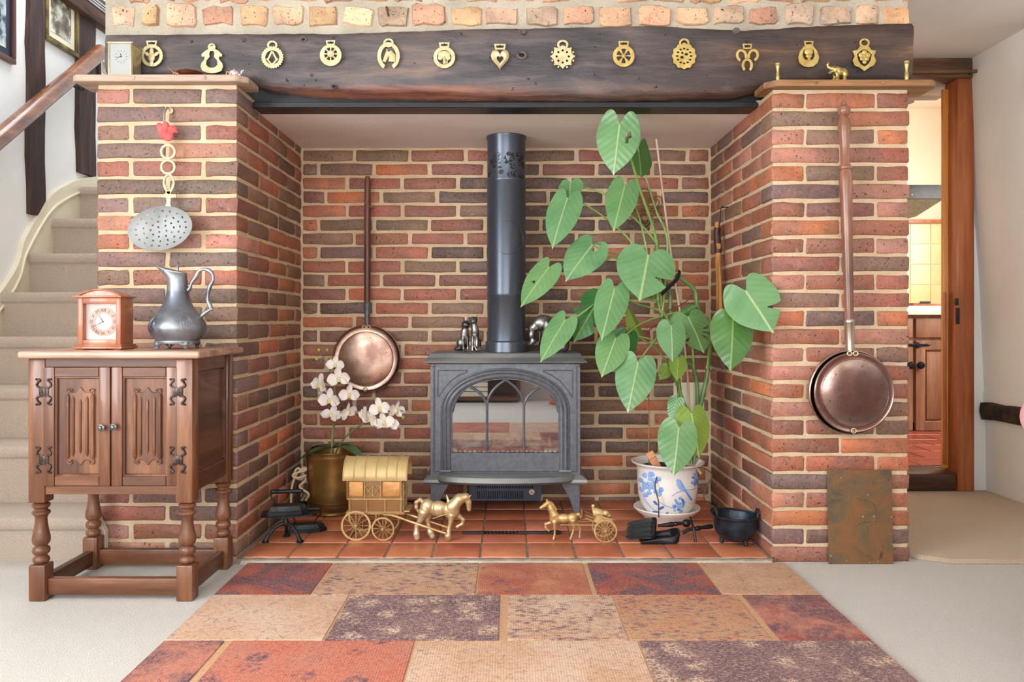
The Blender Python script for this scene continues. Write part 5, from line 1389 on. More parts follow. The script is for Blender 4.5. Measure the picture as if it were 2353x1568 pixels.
def elephant(root, k, metal, trunk_up=True):
    q = lambda x, y, z: (x*k, y*k, z*k)
    pr = [('e', q(0, 0, 24), (16*k, 11*k, 12*k)), ('e', q(12, 0, 22), (10*k, 10*k, 12*k)), ('e', q(-14, 0, 31), (9*k, 8*k, 9*k)), ('e', q(-8, 0, 30), (9*k, 8*k, 9*k))]
    for (x, y, f) in ((-9, 6, -3), (-9, -6, 1), (12, 6, 2), (13, -6, -2)):
        pr.append(('c', q(x, y, 18), q(x+f, y, 4), 6*k, 4.3*k)); pr.append(('c', q(x+f, y, 4), q(x+f-.5, y, 1.5), 4.4*k, 5*k))
    if trunk_up:
        T = [(-19, 33), (-25, 33), (-30, 37), (-32, 44), (-29, 49)]
    else:
        T = [(-20, 30), (-25, 24), (-26, 16), (-24, 9), (-27, 6)]
    rr = [5, 4, 3.2, 2.7, 2.3]
    for (a, b), ra, rb in zip(zip(T[:-1], T[1:]), rr[:-1], rr[1:]): pr.append(('c', q(a[0], 0, a[1]), q(b[0], 0, b[1]), ra*k, rb*k))
    pr.append(('c', q(20, 0, 26), q(23, 0, 14), 1.8*k, 1.2*k))
    link('body', sdf_mesh(pr, 4*k, 64), metal, root, True, 180, False)
    for s in (-1, 1):
        MB().ell(q(-9, s*9, 29), (7*k, 2*k, 9*k), Matrix.Rotation(s*.5, 4, 'Z'), 14, 10).build('ear', metal, root)
        MB().tube([q(-19, s*5, 28), q(-24, s*6, 26), q(-28, s*5, 29)], [1.5*k, 1.2*k, .5*k], 8).build('tusk', M_BRASS if metal != M_SILV else metal, root)
M_SILV = mat('dark_silver', S(64, 62, 62), S(150, 146, 140), .34, .85, scale=26, lo=.42, hi=.6)
el = thing('brass_elephant', 'small brass elephant with raised trunk on the golden mantel shelf', 'figurine', (XP(1929, 2.43), 2.43, SHR), local=True)
elephant(el, 2.43/F*.86, mat('antique_brass', S(206, 184, 118), S(140, 116, 62), .36, .8, scale=120, lo=.4, hi=.6), True)
es = thing('silver_elephant', 'dark silver elephant standing on the stove beside the flue', 'figurine', (XP(1272, 2.97), 2.97, STOP), local=True)
elephant(es, 2.97/F*1.95, M_SILV, False)
# pair of cats
ct = thing('cat_figurine', 'silver figurine of two cats sitting close together on the stove', 'figurine', (XP(1076, 2.97), 2.97, STOP), local=True)
k = 2.97/F/12.06       # zoom px -> m
def cq(zx, zy, dy=0.0): return ((zx-660)*k, dy*k, (1345-zy)*k)
pr = [('e', cq(480, 1130, 0), (150*k, 120*k, 190*k)), ('e', cq(560, 880, -10), (120*k, 100*k, 230*k)), ('c', cq(570, 780, -20), cq(600, 620, -50), 88*k, 80*k), ('c', cq(840, 760, 0), cq(805, 500, -10), 88*k, 80*k), ('e', cq(600, 590, -60), (120*k, 105*k, 105*k)), ('e', cq(640, 620, -130), (60*k, 50*k, 45*k)),
      ('c', cq(520, 960, -70), cq(540, 1310, -120), 50*k, 34*k), ('c', cq(640, 940, -70), cq(655, 1310, -120), 50*k, 34*k), ('e', cq(380, 1270, -40), (110*k, 60*k, 60*k)), ('e', cq(545, 1320, -150), (48*k, 60*k, 26*k)), ('e', cq(660, 1320, -150), (48*k, 60*k, 26*k)),
      ('e', cq(880, 1130, 30), (140*k, 120*k, 190*k)), ('e', cq(850, 830, 10), (110*k, 95*k, 240*k)), ('e', cq(800, 470, -20), (120*k, 100*k, 95*k)), ('e', cq(800, 510, -100), (55*k, 45*k, 40*k)),
      ('c', cq(790, 940, -60), cq(780, 1310, -110), 48*k, 32*k), ('c', cq(910, 940, -60), cq(890, 1310, -110), 48*k, 32*k), ('e', cq(980, 1280, -20), (90*k, 60*k, 50*k)),
      ('c', cq(830, 1180, -150), cq(900, 1290, -150), 24*k, 30*k), ('c', cq(900, 1290, -150), cq(1050, 1290, -100), 30*k, 20*k)]
link('body', sdf_mesh(pr, 40*k, 84), M_SILV, ct, True, 180, False)
for (zx, zy, tx, ty) in ((545, 500, 550, 350), (650, 520, 590, 450), (690, 430, 665, 355), (890, 420, 910, 310)):
    a_, b_ = Vector(cq(zx, zy, -30)), Vector(cq(tx, ty, -30))
    MB().tube([a_, (a_+b_)/2, b_], [38*k, 28*k, 3*k], 8, flat=.5).build('ear', M_SILV, ct)

# ================================================================== things on the piers
YPf = 2.405
M_TIN = mat('brushed_tin', S(150, 154, 152), S(132, 136, 134), .5, .4, scale=14)
M_CAST = mat('cream_brass', S(208, 186, 150), S(186, 160, 122), .5, .4, scale=20)
ks = YPf/F
sk_ = thing('skimmer', 'perforated skimmer spoon with ringed handle hanging on the left brick pier', 'skimmer', P(388, 440, YPf), local=True)
def Lk(px, py): return ((px-388)*ks, (440-py)*ks)
a0 = math.radians(10)
ocx, ocz = Lk(376, 527)
hol = []
for r_, n_ in ((.16, 4), (.36, 10), (.57, 15), (.78, 20)):
    for q in range(n_):
        a_ = 2*PI*q/n_+r_*5; hol.append((r_*math.cos(a_), r_*math.sin(a_)))
bw = MB(); NRr, NSs = 44, 150
def bowlp(x, z):
    d2 = x*x+z*z
    return (ocx+math.cos(a0)*74*ks*x-math.sin(a0)*50*ks*z, .018*(1-d2)-.026, ocz+math.sin(a0)*74*ks*x+math.cos(a0)*50*ks*z)
cvt = bw.bm.verts.new(bowlp(0, 0)); rgs = []
for i in range(1, NRr+1):
    rgs.append([(i/NRr*math.cos(2*PI*j/NSs), i/NRr*math.sin(2*PI*j/NSs)) for j in range(NSs)])
vv_ = [[bw.bm.verts.new(bowlp(*p)) for p in row] for row in rgs]
for j in range(NSs): bw.bm.faces.new((cvt, vv_[0][j], vv_[0][(j+1) % NSs]))
for i in range(NRr-1):
    for j in range(NSs):
        pc_ = (rgs[i][j][0]+rgs[i+1][(j+1) % NSs][0])/2, (rgs[i][j][1]+rgs[i+1][(j+1) % NSs][1])/2
        if any(((pc_[0]-h_[0])*74)**2+((pc_[1]-h_[1])*50)**2 < 2.3**2 for h_ in hol): continue
        bw.bm.faces.new((vv_[i][j], vv_[i][(j+1) % NSs], vv_[i+1][(j+1) % NSs], vv_[i+1][j]))
bmesh.ops.delete(bw.bm, geom=[v_ for v_ in bw.bm.verts if not v_.link_faces], context='VERTS')
bw.build('bowl', M_TIN, sk_, True, 180)
hl_ = []
for (px, py, r_, ri) in ((388, 350, 18.5, 12.5), (388, 385, 18, 12.5)):
    hl_.append(plate_mesh([[(a, b) for a, b in circ(*Lk(px, py), r_*ks, 28)], circ(*Lk(px, py), ri*ks, 24)], .005, .0012))
tear = [Lk(390+14*math.sin(a_)*(1-.35*max(0, -math.cos(a_))), 424-24*math.cos(a_)) for a_ in [2*PI*i/28 for i in range(28)]]
teari = [Lk(390+9*math.sin(a_)*(1-.5*max(0, -math.cos(a_))), 422-17*math.cos(a_)) for a_ in [2*PI*i/24 for i in range(24)]]
hl_.append(plate_mesh([tear, teari], .005, .0012))
stem = [Lk(*p) for p in ((386, 440), (394, 440), (395, 447), (407, 447), (408, 455), (395, 456), (394, 470), (398, 480), (408, 485), (406, 495), (396, 494), (388, 488), (382, 495), (372, 492), (372, 484), (380, 478), (385, 466), (384, 456), (374, 455), (374, 447), (384, 447))]
hl_.append(plate_mesh([stem[::-1]], .005, .0012))
hm_ = join_meshes(hl_); hm_.transform(Matrix.Translation((0, -.006, 0)))
link('handle', hm_, M_CAST, sk_, True, 40, False)
MB().ell((Lk(378, 489)[0], -.010, Lk(378, 489)[1]), .0025, nu=8, nv=6).build('rivet', M_TIN, sk_); MB().ell((Lk(400, 489)[0], -.010, Lk(400, 489)[1]), .0025, nu=8, nv=6).build('rivet', M_TIN, sk_)
# hook
hk = thing('wall_hook', 'pale metal hook screwed to the left brick pier holding the skimmer', 'hook', P(388, 255, 2.43), local=True)
MB().tube(spline([(0, 0.0, .008), (0, -.012, .006), (-.004, -.022, -.010), (-.004, -.024, -.030), (-.002, -.026, -.050), (.0, -.020, -.060), (.002, -.010, -.054)], 5), .0034, 8).build('shank', mat('galvanised', S(190, 186, 170), S(150, 146, 132), .45, .6), hk)
MB().lathe([(0, 0), (.010, 0), (.010, .003), (0, .005)], Matrix.Translation((.004, .001, 0)) @ Matrix.Rotation(PI/2, 4, 'X'), 16).build('eye_plate', M_CAST, hk)
# red bird
bd_ = thing('bird_ornament', 'coral red felt bird hanging in front of the skimmer handle', 'ornament', P(384, 303, 2.392), local=True)
kb = 2.392/F
def bq(zx, zy, y=0): return ((zx-1505)/3.92*kb, y*kb, (1190-zy)/3.92*kb)
M_CORAL = mat('coral_felt', S(228, 104, 100), S(206, 82, 82), .85, scale=40)
pr = [('e', bq(1505, 1225), (15*kb, 8*kb, 12*kb), (0, .35, 0)), ('e', bq(1555, 1168), (9.5*kb, 6.5*kb, 9.5*kb)), ('c', bq(1475, 1215), bq(1436, 1135), 11*kb, 7*kb), ('c', bq(1490, 1195), bq(1492, 1125), 9*kb, 7*kb), ('c', bq(1575, 1182), bq(1602, 1196), 3.5*kb, 1*kb)]
link('body', sdf_mesh(pr, 3*kb, 56, ground=False), M_CORAL, bd_, True, 180, False)
MB().ell(bq(1562, 1150, -6), .0014, nu=8, nv=6).build('eye', M_INK, bd_)
MB().ell(bq(1488, 1200, -6), (8*kb, 3*kb, 11*kb), Matrix.Rotation(-.5, 4, 'Y')).build('wing', M_CORAL, bd_)

# warming pans
M_PANC = mat('dull_copper_tin', S(196, 166, 148), S(146, 114, 100), .22, .9, scale=9, r2=.42, bump=.12, bscale=18, bdist=.006)
M_PANR = mat('dark_copper', S(178, 152, 140), S(122, 98, 90), .17, .95, scale=8, r2=.36, bump=.16, bscale=16, bdist=.006)
M_TREEN = wood('turned_fruitwood', S(84, 48, 32), S(132, 86, 62), S(172, 124, 98), 'z', 14, .3, .05, .2)
M_TREEN2 = wood('dark_ash_handle', S(52, 28, 22), S(92, 54, 40), S(126, 84, 66), 'z', 14, .4, .08)
def warming_pan(label, c, R, yw, pm_, lid_dx, prof, scale, top, hmat, sock_mat, tilt, lidr, knob):
    root = thing('warming_pan', label, 'warming pan', (c[0], yw, c[1]), local=True)
    A = Matrix.Rotation(PI/2, 4, 'X')
    dp = .055
    T0 = Matrix.Translation((0, 0, 0)) @ A    # local z -> -y (towards the room)
    MB().lathe([(0, .004), (R*.8, .004), (R*.93, .014), (R*.965, dp-.010), (R*1.0, dp-.006), (R*1.01, dp-.002), (R*.985, dp), (R*.95, dp-.006)], T0, 56).build('pan', pm_, root)
    ld = MB().lathe([(R*.95, dp-.004), (R*.952, dp+.003), (R*.93, dp+.006), (R*.90, dp+.004), (lidr*R, dp+.005), (lidr*R*.985, dp+.011), (lidr*R*.9, dp+.014), (lidr*R*.5, dp+.0175), (0, dp+.019)], Matrix.Translation((lid_dx, 0, 0)) @ A, 56).build('lid', pm_, root)
    MB().tube([(lid_dx+lidr*R*math.cos(a_), -dp-.0075, lidr*R*math.sin(a_)) for a_ in [2*PI*i/48 for i in range(48)]], .0016, 6, closed=True).build('lid_bead', pm_, ld)
    for (kx, kz) in ((-.009, R*.93), (.009, R*.93)):
        MB().tube([(kx+.007*math.cos(a_), -dp-.006, kz+.006*math.sin(a_)) for a_ in [2*PI*i/16 for i in range(16)]], .0018, 6, closed=True).build('hinge_eye', M_BRASS, ld)
    MB().tube([(knob[0]+.007*math.cos(a_), -dp-.009, knob[1]+.007*math.sin(a_)) for a_ in [2*PI*i/18 for i in range(18)]], .0016, 6, closed=True).build('lid_ring', M_BRASS, ld)
    for q in range(6):
        a_ = q*PI/3+.3; MB().ell((lid_dx+lidr*R*.8*math.cos(a_), -dp-.0152, lidr*R*.8*math.sin(a_)), (.002, .001, .002), nu=8, nv=6).build('vent', M_DARK, ld)
    H = Matrix.Translation((0, -dp+.012, R*.985)) @ Matrix.Rotation(tilt, 4, 'Y')
    s_h, prof_h, sock = prof
    MB().lathe(sock, H, 24).build('socket', sock_mat, root)
    MB().lathe(prof_h, H, 24).build('handle', hmat, root)
    return root, H
# right pan (front of the right pier)
u = YPf/F
zz = lambda py: (806-py)*u
sockR = [(0, 0), (10*u, 0), (9.5*u, zz(790)), (11.5*u, zz(745)), (12.5*u, zz(742)), (13*u, zz(737)), (11*u, zz(733)), (0, zz(733))]
hp_ = [(0, zz(733)), (9.6*u, zz(733)), (10.8*u, zz(650)), (12*u, zz(540)), (13.2*u, zz(470)), (14.8*u, zz(420)), (13.6*u, zz(400)), (11*u, zz(393)), (14.2*u, zz(391)), (14.8*u, zz(387)), (12*u, zz(383)), (9.6*u, zz(378)), (10.2*u, zz(340)), (13*u, zz(312)), (14.4*u, zz(295)), (13*u, zz(280)), (9*u, zz(274)), (8*u, zz(271)), (12.5*u, zz(266)), (14.2*u, zz(258)), (12.5*u, zz(250)), (8*u, zz(247)), (6*u, zz(246)), (5.4*u, zz(239)), (3.5*u, zz(236)), (0, zz(235))]
warming_pan('copper warming pan with turned fruitwood handle hanging on the right pier', (XP(1955, 2.38), ZP(902, 2.38)), .127, 2.428, M_PANR, .006, (None, hp_, sockR), u, None, M_TREEN, mat('tin_socket', S(176, 164, 150), S(140, 126, 112), .3, .85), -.026, .80, (0.002, -.114))
u2 = 3.12/F
z2 = lambda py: (747-py)*u2
sockL = [(0, 0), (5.5*u2, 0), (5.5*u2, z2(744)), (6.5*u2, z2(720)), (8.5*u2, z2(697)), (9*u2, z2(694)), (0, z2(693))]
hpl = [(0, z2(694)), (7*u2, z2(694)), (7.4*u2, z2(600)), (7.6*u2, z2(480)), (7.2*u2, z2(440)), (6.4*u2, z2(410)), (5*u2, z2(403)), (0, z2(402))]
wp_, H_ = warming_pan('copper warming pan with plain dark handle hanging on the sooty back wall', (XP(841, 3.11), ZP(825, 3.11)), .134, 3.178, M_PANC, -.001, (None, hpl, sockL), u2, None, M_TREEN2, M_STOVE, 0.003, .80, (-.004, -.121))
wpx = XP(841, 3.11)
MB().tube(spline([(-.014, -.05, .134+z2(462)), (0, -.062, .134+z2(468)), (.012, -.058, .134+z2(474)), (.016, -.03, .134+z2(474)), (.02, .0, .134+z2(472))], 5), .0022, 6).build('hanging_wire', mat('bright_wire', S(200, 196, 190), rough=.3, metal=.9), wp_)
# copper plaque leaning on the right pier
pq = thing('copper_sheet', 'rectangular weathered copper sheet leaning on the foot of the right pier', 'metal sheet', (XP(1980, 2.41), 2.415, .0), local=True)
t = NT('weathered_copper'); v = t.coords()
f = t.noise(v, 9.0, 7.0, .65, .8); c = t.ramp(f, [(.34, S(146, 98, 62)), (.47, S(130, 96, 64)), (.56, S(112, 94, 70)), (.66, S(92, 82, 63))])
c = t.mix(t.rng(t.noise(v, 60, 3), .68, .74), c, S(150, 170, 150))
c = t.mix(t.math('MULTIPLY', t.rng(t.noise(t.coords((1, 1, .4)), 26, 6, .75), .6, .7), .8), c, S(44, 34, 26))
mpq = t.fin(c, t.rng(f, .3, .7, .42, .7), .45, t.bump(t.noise(v, 24, 6, .7), .35, .006))
wq, hq = 149*2.41/F, 216*2.41/F
o = MB().box(-wq/2, wq/2, -.0015, .0015, 0, hq, .0006, 1).build('sheet', mpq, pq, shift=False)
o.rotation_euler = (math.radians(-2.4), 0, 0)
for (a_, b_) in ((.38, .72), (.40, .55)):
    pass
# raised pressed lines (old pattern of a figure)
for pts in ([(-.01, .20), (.03, .19), (.045, .17)], [(-.02, .11), (.0, .125), (.05, .13)], [(.02, .08), (.022, .10), (.02, .115)], [(-.02, .05), (.01, .03), (.045, .01)], [(.045, .18), (.05, .15), (.046, .12)]):
    MB().tube(spline([(a_, -.0021, b_) for a_, b_ in pts], 4), .0012, 5).build('crease', mpq, o)
# broom on the right reveal
M_STRAW = mat('broom_straw', S(190, 136, 74), S(150, 98, 48), .8, scale=60, stretch=(1, 1, .05), bump=.6, bscale=200)
M_LEATH = mat('dark_leather', S(70, 34, 26), S(48, 24, 20), .5, scale=30, bump=.5, bscale=60)
bc = Vector((.792, 2.95, 0))
br_ = thing('hearth_broom', 'small straw hearth broom bound in dark leather hanging in the right reveal', 'broom', (.79, 2.95, ZP(700, 2.95)))
def bz(py): return ZP(py, 2.95)
n_ = 22; hdm = MB(); rd = random.Random(5)
for i in range(60):
    a_ = rd.uniform(0, 2*PI); q = rd.random()**.5
    x0, y0_ = .785+.006*q*math.cos(a_)-.002, 2.955+.012*q*math.sin(a_); x1, y1_ = .785+.009*q*math.cos(a_), 2.935+.034*q*math.sin(a_)
    hdm.tube([(x0, y0_, bz(590)), ((x0+x1)/2+.001, (y0_+y1_)/2, bz(650)), (x1, y1_, bz(735)+rd.uniform(-.01, .01))], [.0022, .0025, .0016], 5)
o = hdm.build('bristles', M_STRAW, br_); o['kind'] = 'stuff'
MB().tube([(.785, 2.955, bz(600)), (.785, 2.957, bz(560))], [.010, .011], 12).build('neck', M_STRAW, br_)
MB().tube([(.785, 2.957, bz(582)), (.784, 2.963, bz(555)), (.784, 2.968, bz(530)), (.785, 2.966, bz(522))], [.013, .014, .013, .012], 12).build('binding', M_LEATH, br_)
MB().tube([(.785, 2.968, bz(526)), (.785, 2.974, bz(510))], [.010, .009], 10).build('straw_top', M_STRAW, br_)
MB().tube(spline([(.784, 2.955, bz(540)), (.786, 2.935, bz(510)), (.79, 2.935, bz(480)), (.80, 2.937, bz(476))], 5), .004, 6, flat=.4).build('hanging_thong', M_LEATH, br_)
MB().tube([(.79, 2.936, bz(479)), (.82, 2.936, bz(477))], .0022, 6).build('nail', M_IRON, br_)
# cane flower on back wall
cw = thing('cane_flower', 'woven cane flower ornament on the back wall behind the climbing plant', 'ornament', P(1481, 480, 3.17), local=True)
M_CANE = mat('cane', S(150, 108, 70), S(108, 74, 48), .6, scale=30)
kc = 3.17/F
for q in range(6):
    a_ = PI/2+q*PI/3; m = MB()
    for rr, ww in ((46, 17), (38, 12), (29, 7)):
        pts = [Vector((math.cos(a_)*t_-math.sin(a_)*s_, -.002*rr/40, math.sin(a_)*t_+math.cos(a_)*s_))*1 for t_, s_ in [(rr*kc*(.5-.5*math.cos(b_)), ww*kc*math.sin(b_)*(.5-.5*math.cos(b_))**.3) for b_ in [2*PI*i/22 for i in range(22)]]]
        m.tube(pts, .0024, 6, closed=True)
    m.build('petal', M_CANE, cw)
MB().ell((0, -.005, 0), (.008, .005, .008)).build('centre', M_CANE, cw)
# ================================================================== hearth things
def on_hearth(px, py): # point on the hearth seen at this pixel
    Y = YF(py, hz); return Vector((XP(px, Y), Y, hz))
M_GOLDW = mat('gold_painted_wood', S(196, 156, 102), S(168, 126, 78), .5, .15, scale=18, r2=.6)
M_GOLDR = mat('gold_roof', S(206, 182, 128), S(182, 154, 100), .45, .2, scale=10)
M_GOLD = mat('gold_metal', S(208, 178, 124), S(176, 140, 86), .38, .55, scale=16, r2=.5)
M_GOLD2 = mat('silvery_gold', S(212, 194, 156), S(182, 148, 96), .36, .6, scale=9, r2=.46)
def wheel(root, c, R, n, rot=0.0, metal=M_GOLD, name='wheel'):
    m = MB(); A = Matrix.Translation(c) @ Matrix.Rotation(rot, 4, 'Z') @ Matrix.Rotation(PI/2, 4, 'X')
    m.lathe([(R*.87, -.0022), (R, -.0022), (R, .0022), (R*.87, .0022), (R*.87, -.0022)], A, 36)
    wh = m.build(name, metal, root, True, 30)
    MB().lathe([(0, -.006), (R*.10, -.006), (R*.16, -.003), (R*.16, .003), (R*.10, .009), (0, .010)], A, 16).build('hub', metal, wh)
    s_ = MB()
    for q in range(n):
        a_ = 2*PI*q/n
        s_.tube([A @ Vector((R*.12*math.cos(a_), R*.12*math.sin(a_), 0)), A @ Vector((R*.9*math.cos(a_), R*.9*math.sin(a_), 0))], .0014, 5)
    s_.build('spokes', metal, wh)
    return wh
# caravan ------------------------------------------------------------
yC = 2.60
cv_ = thing('gypsy_caravan', 'gold wooden model caravan with arched roof and spoked wheels on the hearth', 'model caravan', (XP(865, yC), yC+.05, hz))
def cxp(px): return XP(px, yC)
def czp(py): return ZP(py, yC)
cy0, cy1 = yC+.004, yC+.115
bxl, bxr = cxp(797), cxp(925)
MB().box(bxl+.003, bxr-.003, cy0+.003, cy1-.003, czp(1179), czp(1104), .001).build('body', mat('brown_gold_boards', S(150, 108, 64), S(124, 86, 50), .55, .15, scale=18, stretch=(.15, 1, 1)), cv_)
# roof: ribbed barrel with five segments
def arcprof(r_off):
    return [((cy0+cy1)/2-(cy1-cy0)/2*1.10*math.cos(a_)*(1+r_off), czp(1103)+(czp(1056)-czp(1103))*(1+r_off)*math.sin(a_)) for a_ in [PI*i/16 for i in range(17)]]
rf = MB()
A = [[rf.bm.verts.new((x, y, z)) for y, z in arcprof(0)] for x in (cxp(787), cxp(936))]
B = [[rf.bm.verts.new((x, y, z-.004)) for y, z in arcprof(-.03)] for x in (cxp(787), cxp(936))]
for i in range(16):
    rf.bm.faces.new((A[0][i], A[0][i+1], A[1][i+1], A[1][i])); rf.bm.faces.new((B[0][i], B[1][i], B[1][i+1], B[0][i+1]))
    for q in (0, 1): rf.bm.faces.new((A[q][i], A[q][i+1], B[q][i+1], B[q][i]))
for i in (0, 16): rf.bm.faces.new((A[0][i], A[1][i], B[1][i], B[0][i]))
roof = rf.build('roof', M_GOLDR, cv_)
for px in (789, 813, 838, 864, 888, 911, 934):
    MB().tube([(cxp(px), y, z) for y, z in arcprof(.012)], .0022, 6).build('roof_rib', M_GOLDR, roof)
# side frame battens, rails, shutters, window
def batten(p0, p1, r=.0022, y=cy0): return MB().tube([(cxp(p0[0]), y, czp(p0[1])), (cxp(p1[0]), y, czp(p1[1]))], r, 6)
for px in (797, 837, 874, 921): batten((px, 1104), (px, 1148)).build('batten', M_GOLD, cv_)
for px in (803, 842, 884, 921): batten((px, 1150), (px, 1178), .003).build('batten', M_GOLD, cv_)
for py, r_ in ((1148, .0034), (1106, .002), (1178, .002)): batten((797, py), (924, py), r_).build('rail', M_GOLD, cv_)
for (a_, b_) in ((801, 834), (878, 919)):
    MB().box(cxp(a_), cxp(b_), cy0-.001, cy0+.004, czp(1142), czp(1108), .004).build('shutter', mat('warm_gold_panel', S(212, 160, 96), S(186, 128, 72), .5, .3, scale=30), cv_)
wd = MB()
for pts in (((838, 1118), (874, 1118)), ((838, 1141), (874, 1141)), ((838, 1118), (838, 1141)), ((856, 1118), (856, 1141)), ((874, 1118), (874, 1141)), ((838, 1118), (856, 1141)), ((856, 1118), (838, 1141)), ((856, 1118), (874, 1141)), ((874, 1118), (856, 1141))):
    wd.tube([(cxp(pts[0][0]), cy0-.002, czp(pts[0][1])), (cxp(pts[1][0]), cy0-.002, czp(pts[1][1]))], .0014, 5)
wd.build('window_lattice', M_GOLD, cv_)
for yy in np.linspace(cy0+.008, cy1-.008, 6): MB().tube([(bxr, yy, czp(1176)), (bxr, yy, czp(1112))], .0016, 5).build('front_slat', M_GOLD, cv_)
for py in (1118, 1132, 1148, 1164): MB().tube([(bxr+.001, cy0+.004, czp(py)), (bxr+.001, cy1-.004, czp(py))], .0014, 5).build('front_rail', M_GOLD, cv_)
MB().box(bxr, bxr+.022, cy0+.01, cy1-.01, czp(1180), czp(1177), .001).build('footboard', M_GOLD, cv_)
MB().box(bxl-.006, bxr+.004, cy0+.012, cy1-.012, czp(1186), czp(1179.5), .001).build('chassis', M_GOLDW, cv_)
R1, R2 = 34.5*yC/F, 27*yC/F
for (px, R) in ((818, R1), (880, R2)):
    for yy in (cy0-.004, cy1+.004): wheel(cv_, (cxp(px), yy, hz+R), R, 12, (-.12 if px == 880 else 0.0))
    MB().tube([(cxp(px), cy0, hz+R), (cxp(px), cy1, hz+R)], .003, 8).build('axle', M_GOLDW, cv_)
    MB().tube([(cxp(px), (cy0+cy1)/2, hz+R), (cxp(px), (cy0+cy1)/2, czp(1182))], .004, 8).build('axle_post', M_GOLDW, cv_)
for yy, ye in ((cy0+.012, 2.566), (cy1-.03, 2.640)):
    MB().tube(spline([(cxp(880), yy, czp(1186)), (cxp(905), (yy*2+ye)/3, czp(1186)), (cxp(960), ye, czp(1198)), (cxp(1026), ye, czp(1220))], 4), .0042, 8).build('shaft', M_GOLD, cv_)
# horses -------------------------------------------------------------
def horse(root, k, sgn, S_, metal, feather):
    """S_ spec in zoom px (x along, z up) ; k metres per px ; sgn=+1 faces +x"""
    q = lambda x, y, z: (x*k*sgn, y*k, z*k)
    pr = []
    for it in S_:
        if it[0] == 'e': pr.append(('e', q(it[1], it[2], it[3]), tuple(r*k for r in it[4])))
        else:
            pts, rr = it[1], it[2]
            for (a, b), ra, rb in zip(zip(pts[:-1], pts[1:]), rr[:-1], rr[1:]): pr.append(('c', q(*a), q(*b), ra*k, rb*k))
    link('body', sdf_mesh(pr, 30*k, 110), metal, root, True, 180, False)
kh = 2.58/F/11.2
h1 = thing('brass_shire_horse', 'gold metal shire horse in harness pulling the model caravan', 'figurine', (XP(1020, 2.585), 2.60, hz), local=True)
Zb = 1395
def hp2(x, y, z): return (x-1008, y, Zb-z)
W_ = 75
spec = [('e', *hp2(570, 0, 540), (185, 165, 205)), ('e', *hp2(860, 0, 600), (250, 165, 205)), ('e', *hp2(1180, 0, 640), (205, 160, 220)), ('e', *hp2(1300, 0, 650), (110, 120, 150)),
        ('c', [hp2(1230, 0, 540), hp2(1400, 0, 350), hp2(1560, 0, 290)], [175, 140, 100]),
        ('c', [hp2(1580, 0, 300), hp2(1640, 0, 430), hp2(1650, 0, 610)], [95, 76, 58]), ('c', [hp2(1560, 0, 350), hp2(1530, 0, 400)], [60, 40]),
        ('c', [hp2(1650, -40, 300), hp2(1710, -50, 230)], [26, 8]), ('c', [hp2(1600, 40, 290), hp2(1640, 50, 225)], [26, 8]),
        ('c', [hp2(1120, 0, 420), hp2(1065, 0, 230)], [50, 10]),
        ('c', [hp2(470, 0, 430), hp2(380, 0, 365), hp2(280, 0, 430), hp2(280, 0, 560), hp2(330, 0, 690)], [48, 52, 50, 46, 20]),
        ('c', [hp2(1200, -W_, 760), hp2(1180, -W_, 920), hp2(1140, -W_, 1080)], [95, 60, 48]), ('c', [hp2(1140, -W_, 1080), hp2(1110, -W_, 1280), hp2(1120, -W_, 1345)], [48, 84, 80]),
        ('c', [hp2(1340, W_, 780), hp2(1490, W_, 900), hp2(1470, W_, 1010), hp2(1330, W_, 1080)], [80, 52, 40, 50]),
        ('c', [hp2(470, -W_, 680), hp2(400, -W_, 860), hp2(300, -W_, 1010)], [140, 78, 54]), ('c', [hp2(300, -W_, 1010), hp2(290, -W_, 1230), hp2(310, -W_, 1330)], [54, 80, 78]),
        ('c', [hp2(600, W_, 700), hp2(560, W_, 900), hp2(590, W_, 1050)], [130, 70, 50]), ('c', [hp2(590, W_, 1050), hp2(640, W_, 1220), hp2(690, W_, 1330)], [50, 78, 76])]
spec = [(s_[0], s_[1], s_[2], s_[3], s_[4]) if s_[0] == 'e' else s_ for s_ in spec]
horse(h1, kh, 1, spec, M_GOLD2, True)
hs = lambda x, y, z: tuple(v_*kh for v_ in hp2(x, y, z))
def strapm(pts, r=11): return MB().tube(spline([hs(*p) for p in pts], 4), r*kh, 6)
strapm([(740, -150, 700), (740, -150, 520), (745, -40, 400)]).build('harness_strap', M_GOLD, h1)
strapm([(950, -150, 700), (945, -155, 540), (960, -40, 420)], 15).build('harness_strap', M_GOLD, h1)
strapm([(1080, -60, 400), (1100, -150, 520), (1200, -150, 640), (1300, -125, 720)], 17).build('collar', M_GOLD, h1)
strapm([(720, -150, 790), (950, -155, 710), (1190, -155, 650)]).build('trace', M_GOLD, h1)
strapm([(1600, -60, 470), (1640, -65, 500), (1690, -40, 480)], 7).build('noseband', M_GOLD, h1)
h2 = thing('brass_pony', 'small gold prancing pony harnessed to the little two wheeled cart', 'figurine', (XP(1290, 2.60), 2.61, hz), local=True)
def hp3(x, y, z): return (680-x, y, 1345-z)
W_ = 55
